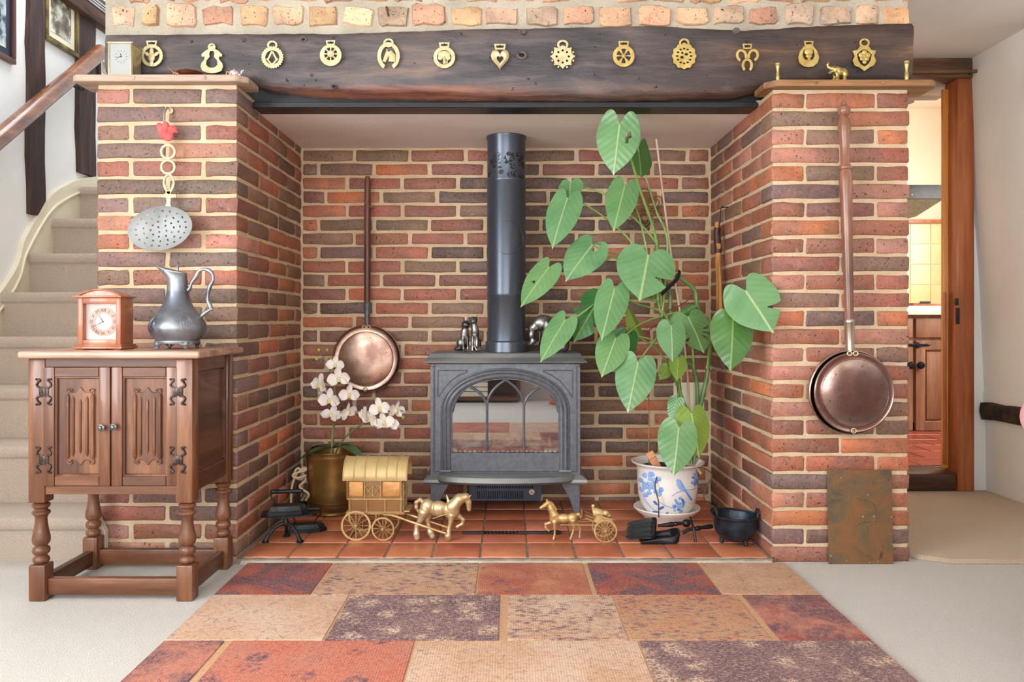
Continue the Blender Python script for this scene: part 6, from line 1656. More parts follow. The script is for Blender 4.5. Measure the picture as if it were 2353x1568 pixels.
spec2 = [('e', *hp3(980, 0, 760), (130, 100, 115)), ('e', *hp3(760, 0, 790), (190, 105, 120)), ('e', *hp3(540, 0, 790), (140, 100, 140)), ('e', *hp3(450, 0, 790), (80, 85, 110)),
         ('c', [hp3(490, 0, 700), hp3(420, 0, 540), hp3(370, 0, 400)], [120, 90, 62]), ('c', [hp3(340, 0, 380), hp3(260, 0, 450), hp3(150, 0, 515)], [66, 56, 40]),
         ('c', [hp3(310, -25, 340), hp3(290, -30, 275)], [24, 8]), ('c', [hp3(330, 25, 340), hp3(310, 30, 290)], [22, 8]), ('c', [hp3(430, 0, 380), hp3(560, 0, 560)], [34, 20]),
         ('c', [hp3(1060, 0, 690), hp3(1140, 0, 680), hp3(1180, 0, 740), hp3(1190, 0, 810)], [40, 38, 30, 10]),
         ('c', [hp3(500, -W_, 880), hp3(510, -W_, 1030), hp3(505, -W_, 1200), hp3(480, -W_, 1310)], [60, 34, 24, 34]),
         ('c', [hp3(440, W_, 900), hp3(280, W_, 950), hp3(275, W_, 1040), hp3(360, W_, 1125)], [58, 36, 28, 26]),
         ('c', [hp3(980, -W_, 840), hp3(1010, -W_, 980), hp3(990, -W_, 1100), hp3(920, -W_, 1310)], [90, 48, 28, 36]),
         ('c', [hp3(1040, W_, 850), hp3(1120, W_, 980), hp3(1180, W_, 1080), hp3(1165, W_, 1290)], [80, 44, 26, 32])]
horse(h2, kh, -1, spec2, M_GOLD, False)
MB().tube([tuple(v_*kh*(-1 if i_ == 0 else 1) for i_, v_ in enumerate(hp3(*p))) for p in ((730, -108, 840), (735, -112, 760), (740, -60, 680), (745, 0, 660))], 8*kh, 6).build('girth', M_GOLDW, h2)
yk = 2.585
kt_ = thing('model_cart', 'small gold two wheeled cart with barrel and sacks behind the pony', 'model cart', (XP(1370, yk), yk+.03, hz))
def kx(zx): return XP(1230+zx/11.2, yk)
def kz(zy): return ZP(1130+zy/11.2, yk)
R3 = 26.5*yk/F
for yy in (yk-.008, yk+.062): wheel(kt_, (kx(1800), yy, hz+R3), R3, 15, -.08)
MB().tube([(kx(1800), yk-.006, hz+R3), (kx(1800), yk+.06, hz+R3)], .0025, 8).build('axle', M_GOLD, kt_)
side = [(1290, 590), (1600, 600), (1960, 760), (1950, 810), (1640, 840), (1290, 710)]
for yy in (yk+.002, yk+.050):
    MB().prism([(kx(a_), kz(b_)) for a_, b_ in ((1500, 770), (1590, 600), (1980, 730), (1950, 820), (1640, 840))], .002, Matrix.Translation((0, yy, 0))).build('side_board', M_GOLDW, kt_, False)
    for pts in (((1290, 700), (1640, 830)), ((1300, 600), (1500, 690)), ((1590, 600), (2060, 740)), ((1590, 600), (1500, 770)), ((1680, 720), (1640, 830)), ((1640, 660), (1960, 770)), ((1985, 740), (1955, 810)), ((1640, 835), (1950, 815))):
        MB().tube([(kx(pts[0][0]), yy-.0005, kz(pts[0][1])), (kx(pts[1][0]), yy-.0005, kz(pts[1][1]))], .0014, 5).build('side_rail', M_GOLD, kt_)
    MB().tube([(kx(640), yy-.010, kz(845)), (kx(1650), yy, kz(870))], .0022, 6).build('shaft', M_GOLD, kt_)
fl_ = MB(); fl_.prism([(kx(1290), kz(700)), (kx(1640), kz(830)), (kx(1960), kz(815)), (kx(1960), kz(800)), (kx(1640), kz(815)), (kx(1290), kz(685))][::-1], .046, Matrix.Translation((0, yk+.004, 0))); fl_.build('cart_floor', M_GOLDW, kt_, False)
MB().box(kx(1200), kx(1212), yk+.004, yk+.05, kz(700), kz(470), .001).build('front_board', M_GOLD, kt_)
MB().tube([(kx(1500), yk+.027, kz(590)), (kx(1560), yk+.027, kz(580)), (kx(1700), yk+.027, kz(620)), (kx(1760), yk+.027, kz(640))], [.012, .015, .015, .012], 14).build('barrel', M_GOLDR, kt_)
MB().ell((kx(1510), yk+.027, kz(430)), (.006, .005, .007)).build('jug', M_GOLDR, kt_); MB().tube([(kx(1510), yk+.027, kz(470)), (kx(1510), yk+.027, kz(510))], .004, 8).build('jug_foot', M_GOLDR, kt_)
MB().ell((kx(1830), yk+.022, kz(600)), (.011, .010, .010)).build('sack', M_GOLDR, kt_); MB().ell((kx(1900), yk+.03, kz(660)), (.012, .012, .008), Matrix.Rotation(.3, 4, 'Y')).build('sack', M_GOLDR, kt_)
# poker --------------------------------------------------------------
yp = YF(1228, hz)
pk = thing('poker', 'black twisted iron poker lying across the hearth tiles behind the models', 'poker', (XP(1170, yp), yp, hz), local=True)
tw = MB(); n_ = 90; rg = []
for i in range(n_+1):
    x = (1062-1170+ (1262-1062)*i/n_)*yp/F
    a_ = i*.42 if 1112 < 1062+200*i/n_ < 1190 else 0.0
    rg.append([tw.bm.verts.new((x, .0052*math.cos(a_+PI/4+PI/2*q), .0062+.0052*math.sin(a_+PI/4+PI/2*q))) for q in range(4)])
for A, B in zip(rg[:-1], rg[1:]):
    for q in range(4): tw.bm.faces.new((A[q], A[(q+1) % 4], B[(q+1) % 4], B[q]))
tw.bm.faces.new(rg[0][::-1]); tw.bm.faces.new(rg[-1]); tw.build('shaft', M_IRON, pk, False)
MB().ell(((1276-1170)*yp/F, 0, .007), (.022, .013, .0065)).build('blade', M_IRON, pk)
# cauldron -----------------------------------------------------------
M_CASTI = mat('blue_black_cast_iron', S(44, 56, 68), S(28, 33, 40), .38, .4, scale=30, bump=.5, bscale=90, bdist=.003)
cc_ = thing('cauldron', 'small black cast iron cauldron with bail handle at the right of the hearth', 'pot', (XP(1690, 2.575), 2.575, hz), local=True)
u = 2.575/F
MB().lathe([(0, 6*u), (20*u, 6.5*u), (36*u, 14*u), (46*u, 28*u), (49.5*u, 44*u), (49*u, 56*u), (50*u, 60*u), (53.5*u, 64*u), (53.5*u, 66*u), (50.5*u, 66.5*u), (46.5*u, 58*u), (45*u, 40*u), (34*u, 18*u), (0, 12*u)], None, 44).build('bowl', M_CASTI, cc_)
for q in range(3):
    a_ = -PI/2+.5+q*2*PI/3; MB().tube([(30*u*math.cos(a_), 30*u*math.sin(a_), 12*u), (33*u*math.cos(a_), 33*u*math.sin(a_), .0008)], [6*u, 4.5*u], 10).build('foot', M_CASTI, cc_)
for sgn, yy in ((-1, .012), (1, -.012)):
    m = MB(); cxl = sgn*46*u
    m.tube([(cxl+3*u*math.cos(a_)*sgn, yy-sgn*.004+15*u*math.cos(a_), 63*u+17*u*math.sin(a_)) for a_ in [PI*i/12 for i in range(13)]], 3*u, 8); m.build('lug', M_CASTI, cc_)
MB().tube(spline([(-44*u, .016, 74*u), (-42*u, .03, 72*u), (-10*u, .055, 70*u), (25*u, .05, 66*u), (50*u, .02, 60*u), (48*u, -.006, 66*u), (38*u, -.008, 68*u)], 6), 2*u, 8).build('bail_handle', M_IRON, cc_)
# shovel and brush ---------------------------------------------------
M_SHOV = mat('black_tool_iron', S(38, 38, 42), S(26, 26, 28), .4, .4, scale=30, bump=.2)
def gp(zx, zy, Y): return P(1420+zx/6.536, 1150+zy/6.536, Y)
ysv = 2.56
so_ = thing('hearth_shovel', 'black iron hearth shovel lying on the tiles with turned handle', 'shovel', gp(700, 620, ysv), local=False)
so_.location.z = hz; ORG[so_] = Vector(so_.location)
# pan: flat floor with upturned rim, mouth to the left
ol = []
for i in range(15):
    a_ = -PI/2+PI*i/14
    ol.append((gp(820, 0, ysv).x+.028*math.cos(a_), ysv+.042+.044*math.sin(a_)))
lx = gp(345, 0, ysv).x
fl1 = [(lx, ysv-.004)]+ol+[(lx+.004, ysv+.088)]
m = MB()
A = [m.bm.verts.new((x, y, hz+.003)) for x, y in fl1]
hts = [.005]+[.022+.012*math.sin(PI*i/14) for i in range(15)]+[.005]
B = [m.bm.verts.new((x+(.004 if 0 < j < 16 else 0), y, hz+.003+h_)) for j, ((x, y), h_) in enumerate(zip(fl1, hts))]
m.bm.faces.new(A)
for i in range(len(A)-1): m.bm.faces.new((A[i], A[i+1], B[i+1], B[i]))
so_p = m.build('pan', M_SHOV, so_, True, 30)
sm = so_p.modifiers.new('thickness', 'SOLIDIFY'); sm.thickness = .002; sm.offset = 0
MB().tube([gp(970, 490, ysv+.042), gp(1060, 440, ysv+.042), gp(1130, 430, ysv+.042)], [.007, .006, .006], 10).build('shank', M_SHOV, so_)
A_ = gp(1130, 432, ysv+.042); B_ = gp(1425, 390, ysv+.062); d_ = (B_-A_).normalized(); ln = (B_-A_).length
Rm = d_.to_track_quat('Z', 'Y').to_matrix().to_4x4()
MB().lathe([(0, 0), (.008, 0), (.009, .004), (.0055, .008), (.0085, .013), (.0075, .024), (.006, .03), (.007, ln*.6), (.0082, ln*.85), (.006, ln*.92), (.007, ln*.97), (0, ln)], Matrix.Translation(A_) @ Rm, 18).build('handle', M_SHOV, so_)
ybr = 2.575
bh = thing('hearth_brush', 'black bristled hearth brush resting on the iron shovel', 'brush', gp(540, 560, ybr))
bh.location.z = hz+.004; ORG[bh] = Vector(bh.location)
A_ = gp(515, 560, ybr); B_ = gp(545, 275, ybr+.05)
stock = MB(); dirz = (B_-A_)
stock.tube([A_+Vector((0, 0, .004)), A_+dirz*.1, A_+dirz*.5, A_+dirz*.9, B_], [.008, .010, .0105, .010, .008], 10); stock.build('stock', M_SHOV, bh)
rd = random.Random(9); bm2 = MB()
for i in range(380):
    t_ = rd.uniform(.02, .98); r0 = A_+dirz*t_+Vector((rd.uniform(-.008, -.002), rd.uniform(-.008, .008), rd.uniform(-.005, .005)))
    e = gp(140, 600, ybr-.01)+ (gp(170, 350, ybr+.05)-gp(140, 600, ybr-.01))*t_
    e = e+Vector((rd.uniform(-.008, .012), rd.uniform(-.014, .014), rd.uniform(-.004, .008)))
    e.z = max(e.z, hz+.002); mid = (r0+e)/2+Vector((0, 0, .003)); mid.z = max(mid.z, hz+.004)
    bm2.tube([r0, mid, e], [.0009, .0009, .0004], 3, cap=False)
o = bm2.build('bristles', mat('black_bristle', S(24, 26, 28), S(40, 44, 46), .5), bh); o['kind'] = 'stuff'
A_ = gp(600, 385, ybr+.024); B_ = gp(960, 345, ybr+.03); d_ = (B_-A_).normalized(); ln = (B_-A_).length
MB().lathe([(0, 0), (.005, 0), (.0045, .004), (.007, ln*.35), (.0085, ln*.6), (.006, ln*.68), (.0085, ln*.73), (.006, ln*.78), (.006, ln*.95), (.004, ln)], Matrix.Translation(A_) @ d_.to_track_quat('Z', 'Y').to_matrix().to_4x4(), 18).build('handle', M_SHOV, bh)
MB().ell(gp(1025, 345, ybr+.03), .0135).build('knob', M_SHOV, bh)
rs = thing('iron_rod', 'short black iron rod leaning over the shovel handle', 'rod', gp(1165, 635, 2.55)); rs.location.z = hz; ORG[rs] = Vector(rs.location)
MB().tube([gp(1085, 265, 2.60)+Vector((0, 0, .004)), gp(1120, 430, 2.575)+Vector((0, -.016, .006)), gp(1165, 632, 2.545)], [.003, .004, .0045], 8).build('shaft', M_SHOV, rs)
# flat irons ---------------------------------------------------------
M_IR = mat('old_flat_iron', S(46, 50, 52), S(30, 32, 34), .45, .5, scale=24, bump=.4, bscale=70)
def ip(zx, zy, Y): return P(590+zx/7.127, 1060+zy/7.127, Y)
yi = 2.60
tv = thing('iron_trivet', 'black iron three legged trivet stand for flat irons on the hearth', 'trivet', (XP(658, yi), yi, hz))
ctp = ip(490, 890, yi)
tb = MB(); pts = [ip(30, 800, yi+.05), ip(110, 930, yi-.02), ip(940, 860, yi-.01), ip(920, 800, yi+.05)]
zt_ = ip(400, 880, yi).z
pl = [(ip(40, 0, yi).x, yi+.04), (ip(105, 0, yi).x, yi-.03), (ip(560, 0, yi).x, yi-.034), (ip(930, 0, yi).x, yi-.01), (ip(945, 0, yi).x, yi+.02), (ip(600, 0, yi).x, yi+.05)]
A = [tb.bm.verts.new((x, y, zt_-.003)) for x, y in pl]; B = [tb.bm.verts.new((x, y, zt_+.003)) for x, y in pl]
for q in range(6): tb.bm.faces.new((A[q], A[(q+1) % 6], B[(q+1) % 6], B[q]))
tb.bm.faces.new(A[::-1]); tb.bm.faces.new(B); tb.build('plate', M_IR, tv, False)
MB().lathe([(.007, zt_-.004), (.006, zt_-.012), (.009, zt_-.022), (.010, zt_-.032), (.006, zt_-.040)], Matrix.Translation((ip(470, 0, yi).x, yi+.005, 0)), 14).build('stem', M_IR, tv)
for (zx, zy, dy) in ((140, 1410, -.022), (710, 1380, -.018), (490, 1260, .05)):
    Yf_ = yi+dy; f_ = Vector((ip(zx, 0, Yf_).x, Yf_, hz)); c0 = Vector((ip(470, 0, yi).x, yi+.005, zt_-.028))
    mid = (c0+f_)/2; mid.z = c0.z-.006; mid = mid+(f_-c0)*.12; mid.z = c0.z-.008
    p_ = bez(c0, mid+Vector((0, 0, .006)), f_+Vector((0, 0, .004)), 8)
    lg = MB().tube(p_, [.006, .0062, .006, .0055, .0052, .005, .005, .006, .008], 8)
    lg.lathe([(0, .0003), (.012, .0003), (.0125, .002), (.009, .006), (0, .008)], Matrix.Translation(f_), 14); lg.build('leg', M_IR, tv)
def flat_iron(label, base, L, Wd, H, rot, hh_, tilt=0.0):
    root = thing('flat_iron', label, 'flat iron', base, local=True, rotz=rot)
    o = [(-L*.45, -Wd/2), (L*.1, -Wd/2), (L*.38, -Wd*.34), (L*.55, 0), (L*.38, Wd*.34), (L*.1, Wd/2), (-L*.45, Wd/2)]
    m = MB(); rg = [[m.bm.verts.new((x*s_, y*s_, z)) for x, y in o] for s_, z in ((1.0, .0005), (1.0, H*.42), (.93, H*.46), (.84, H*.95), (.80, H))]
    for A, B in zip(rg[:-1], rg[1:]):
        for q in range(7): m.bm.faces.new((A[q], A[(q+1) % 7], B[(q+1) % 7], B[q]))
    m.bm.faces.new(rg[0][::-1]); m.bm.faces.new(rg[-1]); m.build('sole', M_IR, root, False)
    for s_ in (-1, 1):
        xb = -L*.28 if s_ < 0 else L*.24; xt = -L*.40 if s_ < 0 else L*.38
        MB().tube(spline([(xb, 0, H-.001), (xb+s_*.003, 0, H+hh_*.25), (xt, 0, H+hh_*.55), (xt, 0, H+hh_*1.02)], 4), .0035, 8, flat=.6).build('handle_arm', M_IR, root)
    MB().tube([(-L*.38, 0, H+hh_*.93), (L*.36, 0, H+hh_*.93)], .0072, 14).build('grip', M_IR, root)
    return root
flat_iron('black flat iron standing on the iron trivet', (ip(500, 0, yi).x, yi+.0, zt_+.0035), 640/7.127*yi/F, .058, .030, .12, .047)
yi2 = 2.715
flat_iron('second black flat iron resting on the tiles behind the trivet', (ip(810, 0, yi2).x, yi2, hz), 600/7.127*yi2/F, .055, .028, .16, .052)
# pale cord in the corner
cd = thing('electric_cord', 'looped beige electric cord in the hearth corner behind the flat iron', 'cord', (XP(690, 2.95), 2.95, hz))
yc_ = 2.93
cpts = [ip(a_, b_, yc_+dy) for a_, b_, dy in ((560, 700, 0), (575, 430, 0), (640, 230, .01), (760, 120, .02), (800, 150, .02), (600, 215, 0), (640, 280, 0), (800, 240, .02), (690, 300, .02), (620, 200, .03), (690, 120, .04), (800, 300, .03), (700, 420, .01), (850, 540, .0), (800, 640, .01))]
cdm = spline(cpts, 5)
MB().tube(cdm, .0045, 8).build('flex', mat('beige_flex', S(214, 190, 158), S(190, 164, 132), .5), cd)
pgm = MB().box(ip(600, 0, yc_).x, ip(780, 0, yc_).x, yc_+.01, yc_+.05, hz, hz+.045, .008); pgm.build('plug', M_DARK, cd)
# black cable along the back
cb2 = thing('black_cable', 'thin black cable running along the back wall to the stove heater', 'cable', (XP(960, 3.1), 3.12, hz))
MB().tube(spline([(XP(780, 3.14), 3.14, hz+.006), (XP(950, 3.15), 3.15, hz+.005), (XP(1000, 3.15), 3.15, hz+.008), (XP(1080, 3.1), 3.10, hz+.02), (XP(1110, 3.07), 3.07, hz+.045)], 5), .0045, 8).build('flex', M_DARK, cb2)
# ================================================================== orchid
bp = thing('brass_planter', 'tall aged brass planter beside the model caravan', 'planter', (XP(766, 3.0), 3.0, hz), local=True)
u = 3.0/F
M_OLDBR = mat('aged_brass', S(176, 140, 80), S(104, 76, 42), .3, .8, scale=7, lo=.38, hi=.62, bump=.12, bscale=16, r2=.45)
HP = 142*u
MB().lathe([(0, .0008), (56*u, .0008), (58*u, 3*u), (57*u, 8*u), (53*u, 11*u), (55*u, 16*u), (55*u, 24*u), (57*u, 26*u), (57*u, 30*u), (55*u, 32*u), (57*u, HP*.6), (60*u, HP-18*u), (62*u, HP-14*u), (62*u, HP-9*u), (60*u, HP-7*u), (61*u, HP-3*u), (64*u, HP-1*u), (64*u, HP), (59*u, HP-2*u), (57*u, HP-24*u), (0, HP-24*u)], None, 48).build('pot', M_OLDBR, bp)
oc = thing('orchid', 'white artificial moth orchid growing in the brass planter', 'orchid', (XP(766, 3.0), 3.0, hz+HP-.03))
M_STEM = mat('orchid_stem', S(92, 118, 70), S(120, 134, 84), .45, scale=20)
M_OLEAF = mat('orchid_leaf', S(62, 96, 58), S(84, 120, 74), .4, scale=10)
M_PETAL = mat('white_petal', S(244, 238, 232), S(236, 226, 218), .55, scale=20, spec=.2, Subsurface_Weight=0.0)
M_LIP = mat('orchid_lip', S(236, 222, 170), S(240, 206, 120), .5)
M_BUD = mat('green_bud', S(196, 190, 80), S(150, 160, 70), .5)
def op(zx, zy, Y=2.98): return P(660+zx/3.565, 780+zy/3.565, Y)
basep = Vector((XP(766, 3.0), 3.0, hz+HP-.02))
MB().tube(spline([basep, op(372, 900, 2.99), op(378, 740, 2.98), op(388, 620, 2.97), op(395, 480, 2.97), op(380, 330, 2.96), op(345, 240, 2.96), op(300, 160, 2.96), op(285, 140, 2.96)], 5), [.0045]*20+[.003]*30, 8).build('stem', M_STEM, oc)
MB().tube(spline([basep+Vector((.008, 0, 0)), op(420, 880, 2.96), op(500, 780, 2.93), op(640, 680, 2.92), op(760, 610, 2.92), op(880, 580, 2.92), op(950, 590, 2.92)], 5), .003, 8).build('stem', M_STEM, oc)
MB().tube([op(362, 960, 2.985), op(374, 700, 2.975)], .0028, 6).build('support_cane', mat('cane_stick', S(160, 150, 100), S(120, 110, 70), .6), oc)
def petal(L, Wd, cup, tw=0.0):
    m = MB(); rows = []
    for i in range(8):
        t_ = i/7; w_ = Wd*math.sin(PI*min(1, (t_*.93+.05)))**.75
        rows.append([m.bm.verts.new((w_*s_/2, -cup*(t_**2)-.15*w_*abs(s_)**2+.0006*s_*i, L*t_)) for s_ in (-1, -.5, 0, .5, 1)])
    for A, B in zip(rows[:-1], rows[1:]):
        for q in range(4): m.bm.faces.new((A[q], A[q+1], B[q+1], B[q]))
    return m.mesh()
def flower(c, size, yaw, pitch, roll):
    M0 = Matrix.Translation(c-ORG[oc]) @ Euler((pitch, 0, yaw)).to_matrix().to_4x4() @ Matrix.Rotation(roll, 4, 'Y')
    fl_ = None
    for nm_, ang, L, Wd in (('petal', PI/2+.15, .52, .55), ('petal', -PI/2-.15, .52, .55), ('sepal', 0, .5, .32), ('sepal', 2.25, .48, .30), ('sepal', -2.25, .48, .30)):
        me = petal(L*size, Wd*size, .10*size)
        me.transform(M0 @ Matrix.Rotation(ang, 4, 'Y') @ Matrix.Translation((0, -.001 if nm_ == 'petal' else 0, .02*size)))
        if fl_ is None: fl_ = link('flower', me, M_PETAL, oc, True, 60, False)
        else:
            o = link(nm_, me, M_PETAL, fl_, True, 60, False)
    me = MB().ell((0, -.08*size, -.06*size), (.09*size, .09*size, .12*size), None, 10, 8).ell((0, -.12*size, -.16*size), (.12*size, .05*size, .04*size), None, 10, 6).mesh()
    me.transform(M0); link('lip', me, M_LIP, fl_, True, 60, False)
fs = [(392, 205, .040, .25, -.2, .1), (420, 315, .050, .15, 0, -.1), (275, 365, .048, -.6, -.1, .25), (505, 445, .046, .35, .1, .05), (350, 490, .050, -.15, 0, .1), (490, 590, .046, 1.0, .2, -.2), (365, 620, .048, -.1, -.7, .2), (300, 400, .040, -.9, .2, -.3), (755, 560, .046, .1, -.1, -.2), (885, 575, .046, .9, .1, .2), (690, 650, .044, -.5, -.2, .3), (790, 680, .046, .2, -.5, -.2), (640, 615, .038, -.9, 0, .3), (835, 690, .042, .7, -.4, .2)]
for i, (a_, b_, sz, yaw, pit, rol) in enumerate(fs):
    flower(op(a_, b_, 2.945-.01*(i % 3) if a_ < 600 else 2.905-.008*(i % 3)), sz*1.6, yaw, pit, rol)
for (a_, b_) in ((240, 158), (325, 88), (258, 88), (358, 168), (930, 565), (948, 640), (885, 670)):
    MB().ell(op(a_, b_, 2.95), (.0065, .0065, .0075), nu=10, nv=8).build('bud', M_BUD, oc)
MB().tube([op(285, 140, 2.96), op(258, 92, 2.955)], .0012, 5).build('twig', M_STEM, oc); MB().tube([op(300, 150, 2.96), op(325, 92, 2.955)], .0012, 5).build('twig', M_STEM, oc)
def strap_leaf(p0, p1, wd, arch, name='leaf', m_=None, parent=None):
    p0, p1 = Vector(p0), Vector(p1); m = MB(); d = p1-p0; side = d.cross(Vector((0, 0, 1))).normalized(); rows = []
    for i in range(10):
        t_ = i/9; w_ = wd*math.sin(PI*min(1, .12+.84*t_))**.6*(1 if t_ < .98 else .3)
        c = p0+d*t_+Vector((0, 0, arch*math.sin(PI*t_)))
        rows.append([m.bm.verts.new(c+side*(w_*s_/2)+Vector((0, 0, .12*w_*abs(s_)))) for s_ in (-1, -.5, 0, .5, 1)])
    for A, B in zip(rows[:-1], rows[1:]):
        for q in range(4): m.bm.faces.new((A[q], A[q+1], B[q+1], B[q]))
    m.build(name, m_ or M_OLEAF, parent or oc)
b0 = Vector((XP(766, 3.0), 3.0, hz+HP+.004))
for (zx, zy, Y, wd, ar_) in ((105, 985, 2.93, .05, .012), (185, 905, 3.05, .045, .012), (610, 975, 2.88, .055, .02), (640, 935, 3.03, .045, .016), (560, 915, 3.09, .04, .02)):
    strap_leaf(b0, op(zx, zy, Y), wd, ar_)

# ================================================================== monstera
PY = 2.87; u = PY/F
sc_ = thing('pot_saucer', 'wide white glazed saucer under the blue and white pot', 'saucer', (XP(1532, PY), PY, hz), local=True)
M_GLAZE = mat('white_glaze', S(240, 236, 230), S(228, 220, 210), .18, scale=6, Coat_Weight=.3)
MB().lathe([(0, .0008), (48*u, .0008), (52*u, 6*u), (56*u, 12*u), (72*u, 24*u), (76*u, 30*u), (75*u, 32*u), (70*u, 30*u), (54*u, 17*u), (0, 13*u)], None, 48).build('dish', M_GLAZE, sc_)
pt = thing('flower_pot', 'blue and white porcelain pot painted with bird and peonies', 'plant pot', (XP(1534, PY), PY, hz+14*u), local=True)
PH = (1190-1068)*u
potprof = [(0, 0), (46*u, 0), (48*u, 3*u), (49*u, 8*u), (60*u, 22*u), (67*u, 45*u), (69*u, 75*u), (70*u, PH-14*u), (74*u, PH-8*u), (82*u, PH-3*u), (83*u, PH), (79*u, PH+.5*u), (70*u, PH-8*u), (66*u, PH-16*u), (0, PH-16*u)]
MB().lathe(potprof, None, 56).build('pot', M_GLAZE, pt)
# painted decoration: thin raised glaze strokes wrapped on the pot wall
M_BLUE = mat('cobalt_glaze', S(52, 104, 190), S(92, 140, 212), .22, scale=40, rnd=True)
M_PBLUE = mat('pale_cobalt', S(132, 168, 222), S(164, 192, 232), .22, scale=40, rnd=True)
pr_r = [p[0] for p in potprof[1:9]]; pr_z = [p[1] for p in potprof[1:9]]
def wrap(px, py, off=.0006):
    z = (1190-py)*u; r = float(np.interp(z, pr_z, pr_r))+off
    x = (px-1534)*u; x = max(-r*.985, min(r*.985, x)); return (x, -math.sqrt(r*r-x*x), z)
def pz(zx, zy): return (1180+zx/3.92, 1000+zy/3.92)
def blob(m, pts, off=.0007):
    n = len(pts); cx_ = sum(p[0] for p in pts)/n; cz_ = sum(p[1] for p in pts)/n
    c = m.bm.verts.new(wrap(*pz(cx_, cz_), off+.0006)); R = [m.bm.verts.new(wrap(*pz(*p), off)) for p in pts]
    for q in range(n): m.bm.faces.new((c, R[q], R[(q+1) % n]))
def stroke(m, pts, r=.0009):
    q = spline([Vector((a_, b_, 0)) for a_, b_ in pts], 5); m.tube([wrap(*pz(v_.x, v_.y), .0002) for v_ in q], r, 5)
rd = random.Random(4)
def peony(cx_, cy_, R, n, name):
    m = MB(); m2 = MB()
    for ring_, cnt in ((.25, 4), (.6, n), (.95, n+3)):
        for q in range(cnt):
            a_ = 2*PI*q/cnt+rd.random(); px_, py_ = cx_+R*ring_*.75*math.cos(a_), cy_+R*ring_*math.sin(a_); r_ = R*.17
            pts = [(px_+r_*math.cos(b_)*rd.uniform(.8, 1.1), py_+r_*1.2*math.sin(b_)*rd.uniform(.8, 1.1)) for b_ in [2*PI*j/8 for j in range(8)]]
            if q % 2: blob(m2, pts, .0004)
            else: blob(m2, pts, .0004)
            stroke(m, pts[:5], .0007)
    m2.build(name, M_PBLUE, pt, True, 80); m.build(name+'_outline', M_BLUE, pt, True, 80)
peony(1205, 450, 110, 7, 'painted_peony'); peony(1600, 400, 60, 4, 'painted_peony'); peony(1440, 610, 70, 5, 'painted_peony')
m = MB()
for (a_, b_) in ((1570, 380), (1620, 420), (1640, 370), (1590, 440), (1400, 620), (1440, 650), (1480, 610), (1240, 600), (1290, 640), (1340, 690), (1250, 690), (1470, 570)):
    r_ = rd.uniform(16, 28); th_ = rd.uniform(0, 3)
    blob(m, [(a_+r_*math.cos(q)*math.cos(th_)-r_*.45*math.sin(q)*math.sin(th_), b_+r_*math.cos(q)*math.sin(th_)+r_*.45*math.sin(q)*math.cos(th_)) for q in [2*PI*j/8 for j in range(8)]])
m.build('painted_leaves', M_BLUE, pt, True, 80)
m = MB()
stroke(m, [(1370, 530), (1420, 495), (1500, 480), (1590, 480), (1610, 430)]); stroke(m, [(1150, 560), (1190, 620), (1250, 680), (1340, 705)]); stroke(m, [(1260, 580), (1330, 620), (1400, 640)]); stroke(m, [(1500, 500), (1560, 578)], .0022); stroke(m, [(1130, 480), (1150, 580), (1210, 660)])
m.build('painted_branch', M_BLUE, pt, True, 80)
m = MB()
blob(m, [(1405, 385), (1430, 375), (1455, 395), (1480, 440), (1520, 500), (1510, 512), (1450, 480), (1415, 440)], .0009)
blob(m, [(1500, 490), (1525, 500), (1565, 570), (1545, 582), (1510, 530)], .0009)
m.build('painted_bird', M_PBLUE, pt, True, 80)
MB().lathe([(0, 0), (66*u, 0)], Matrix.Translation((0, 0, PH-15*u)), 40).build('soil', mat('potting_soil', S(58, 44, 34), S(36, 28, 22), .95, scale=60, bump=.9, bscale=80), pt)

mn = thing('monstera_plant', 'tall climbing swiss cheese plant in the blue and white pot', 'plant', (XP(1534, PY), PY, hz+14*u+PH-15*u))
def leaf_material(name, a, b, tint):
    t = NT(name); v = t.coords(); oi = t.n('ShaderNodeObjectInfo')
    uvn = t.n('ShaderNodeUVMap'); uvn.uv_map = 'leafuv'
    sx = t.n('ShaderNodeSeparateXYZ'); t.l(uvn.outputs[0], sx.inputs[0])
    # veins: side veins sweep from the midrib
    ax = t.math('ABSOLUTE', sx.outputs['X'])
    ph = t.math('SUBTRACT', t.math('MULTIPLY', sx.outputs['Y'], 44.0), t.math('MULTIPLY', ax, 30.0))
    vein = t.math('MULTIPLY', t.rng(t.math('SINE', ph), .90, 1.0), .10)
    mid = t.rng(ax, .030, .010)
    vv = t.math('MAXIMUM', vein, mid)
    base = t.mix(t.rng(t.noise(v, 9, 3), .35, .65), a, b)
    base = t.mix(t.math('MULTIPLY', oi.outputs['Random'], .35), base, S(112, 150, 62))
    c = t.mix(t.math('MULTIPLY', vv, .65), base, tint)
    h = t.math('ADD', t.math('MULTIPLY', t.math('SINE', ph), -.12), t.math('MULTIPLY', mid, -.8))
    nrm = t.bump(h, .35, .006)
    t.fin(c, .26, 0, nrm, .6)
    # thin leaf: some light passes through
    tl = t.n('ShaderNodeBsdfTranslucent'); t.l(t.mix(.5, c, S(150, 190, 70)), tl.inputs['Color'])
    mx = t.n('ShaderNodeMixShader'); mx.inputs[0].default_value = .22
    t.l(t.b.outputs[0], mx.inputs[1]); t.l(tl.outputs[0], mx.inputs[2]); t.l(mx.outputs[0], t.out.inputs['Surface'])
    return t.m
M_LEAF = leaf_material('monstera_leaf', S(100, 152, 102), S(122, 170, 116), S(196, 218, 150))
M_LEAFD = leaf_material('monstera_leaf_dark', S(48, 104, 58), S(66, 122, 66), S(150, 186, 106))
M_LEAFY = leaf_material('monstera_leaf_young', S(132, 164, 66), S(150, 180, 80), S(206, 216, 130))
M_PET = mat('petiole', S(122, 156, 78), S(146, 176, 96), .4, scale=14)
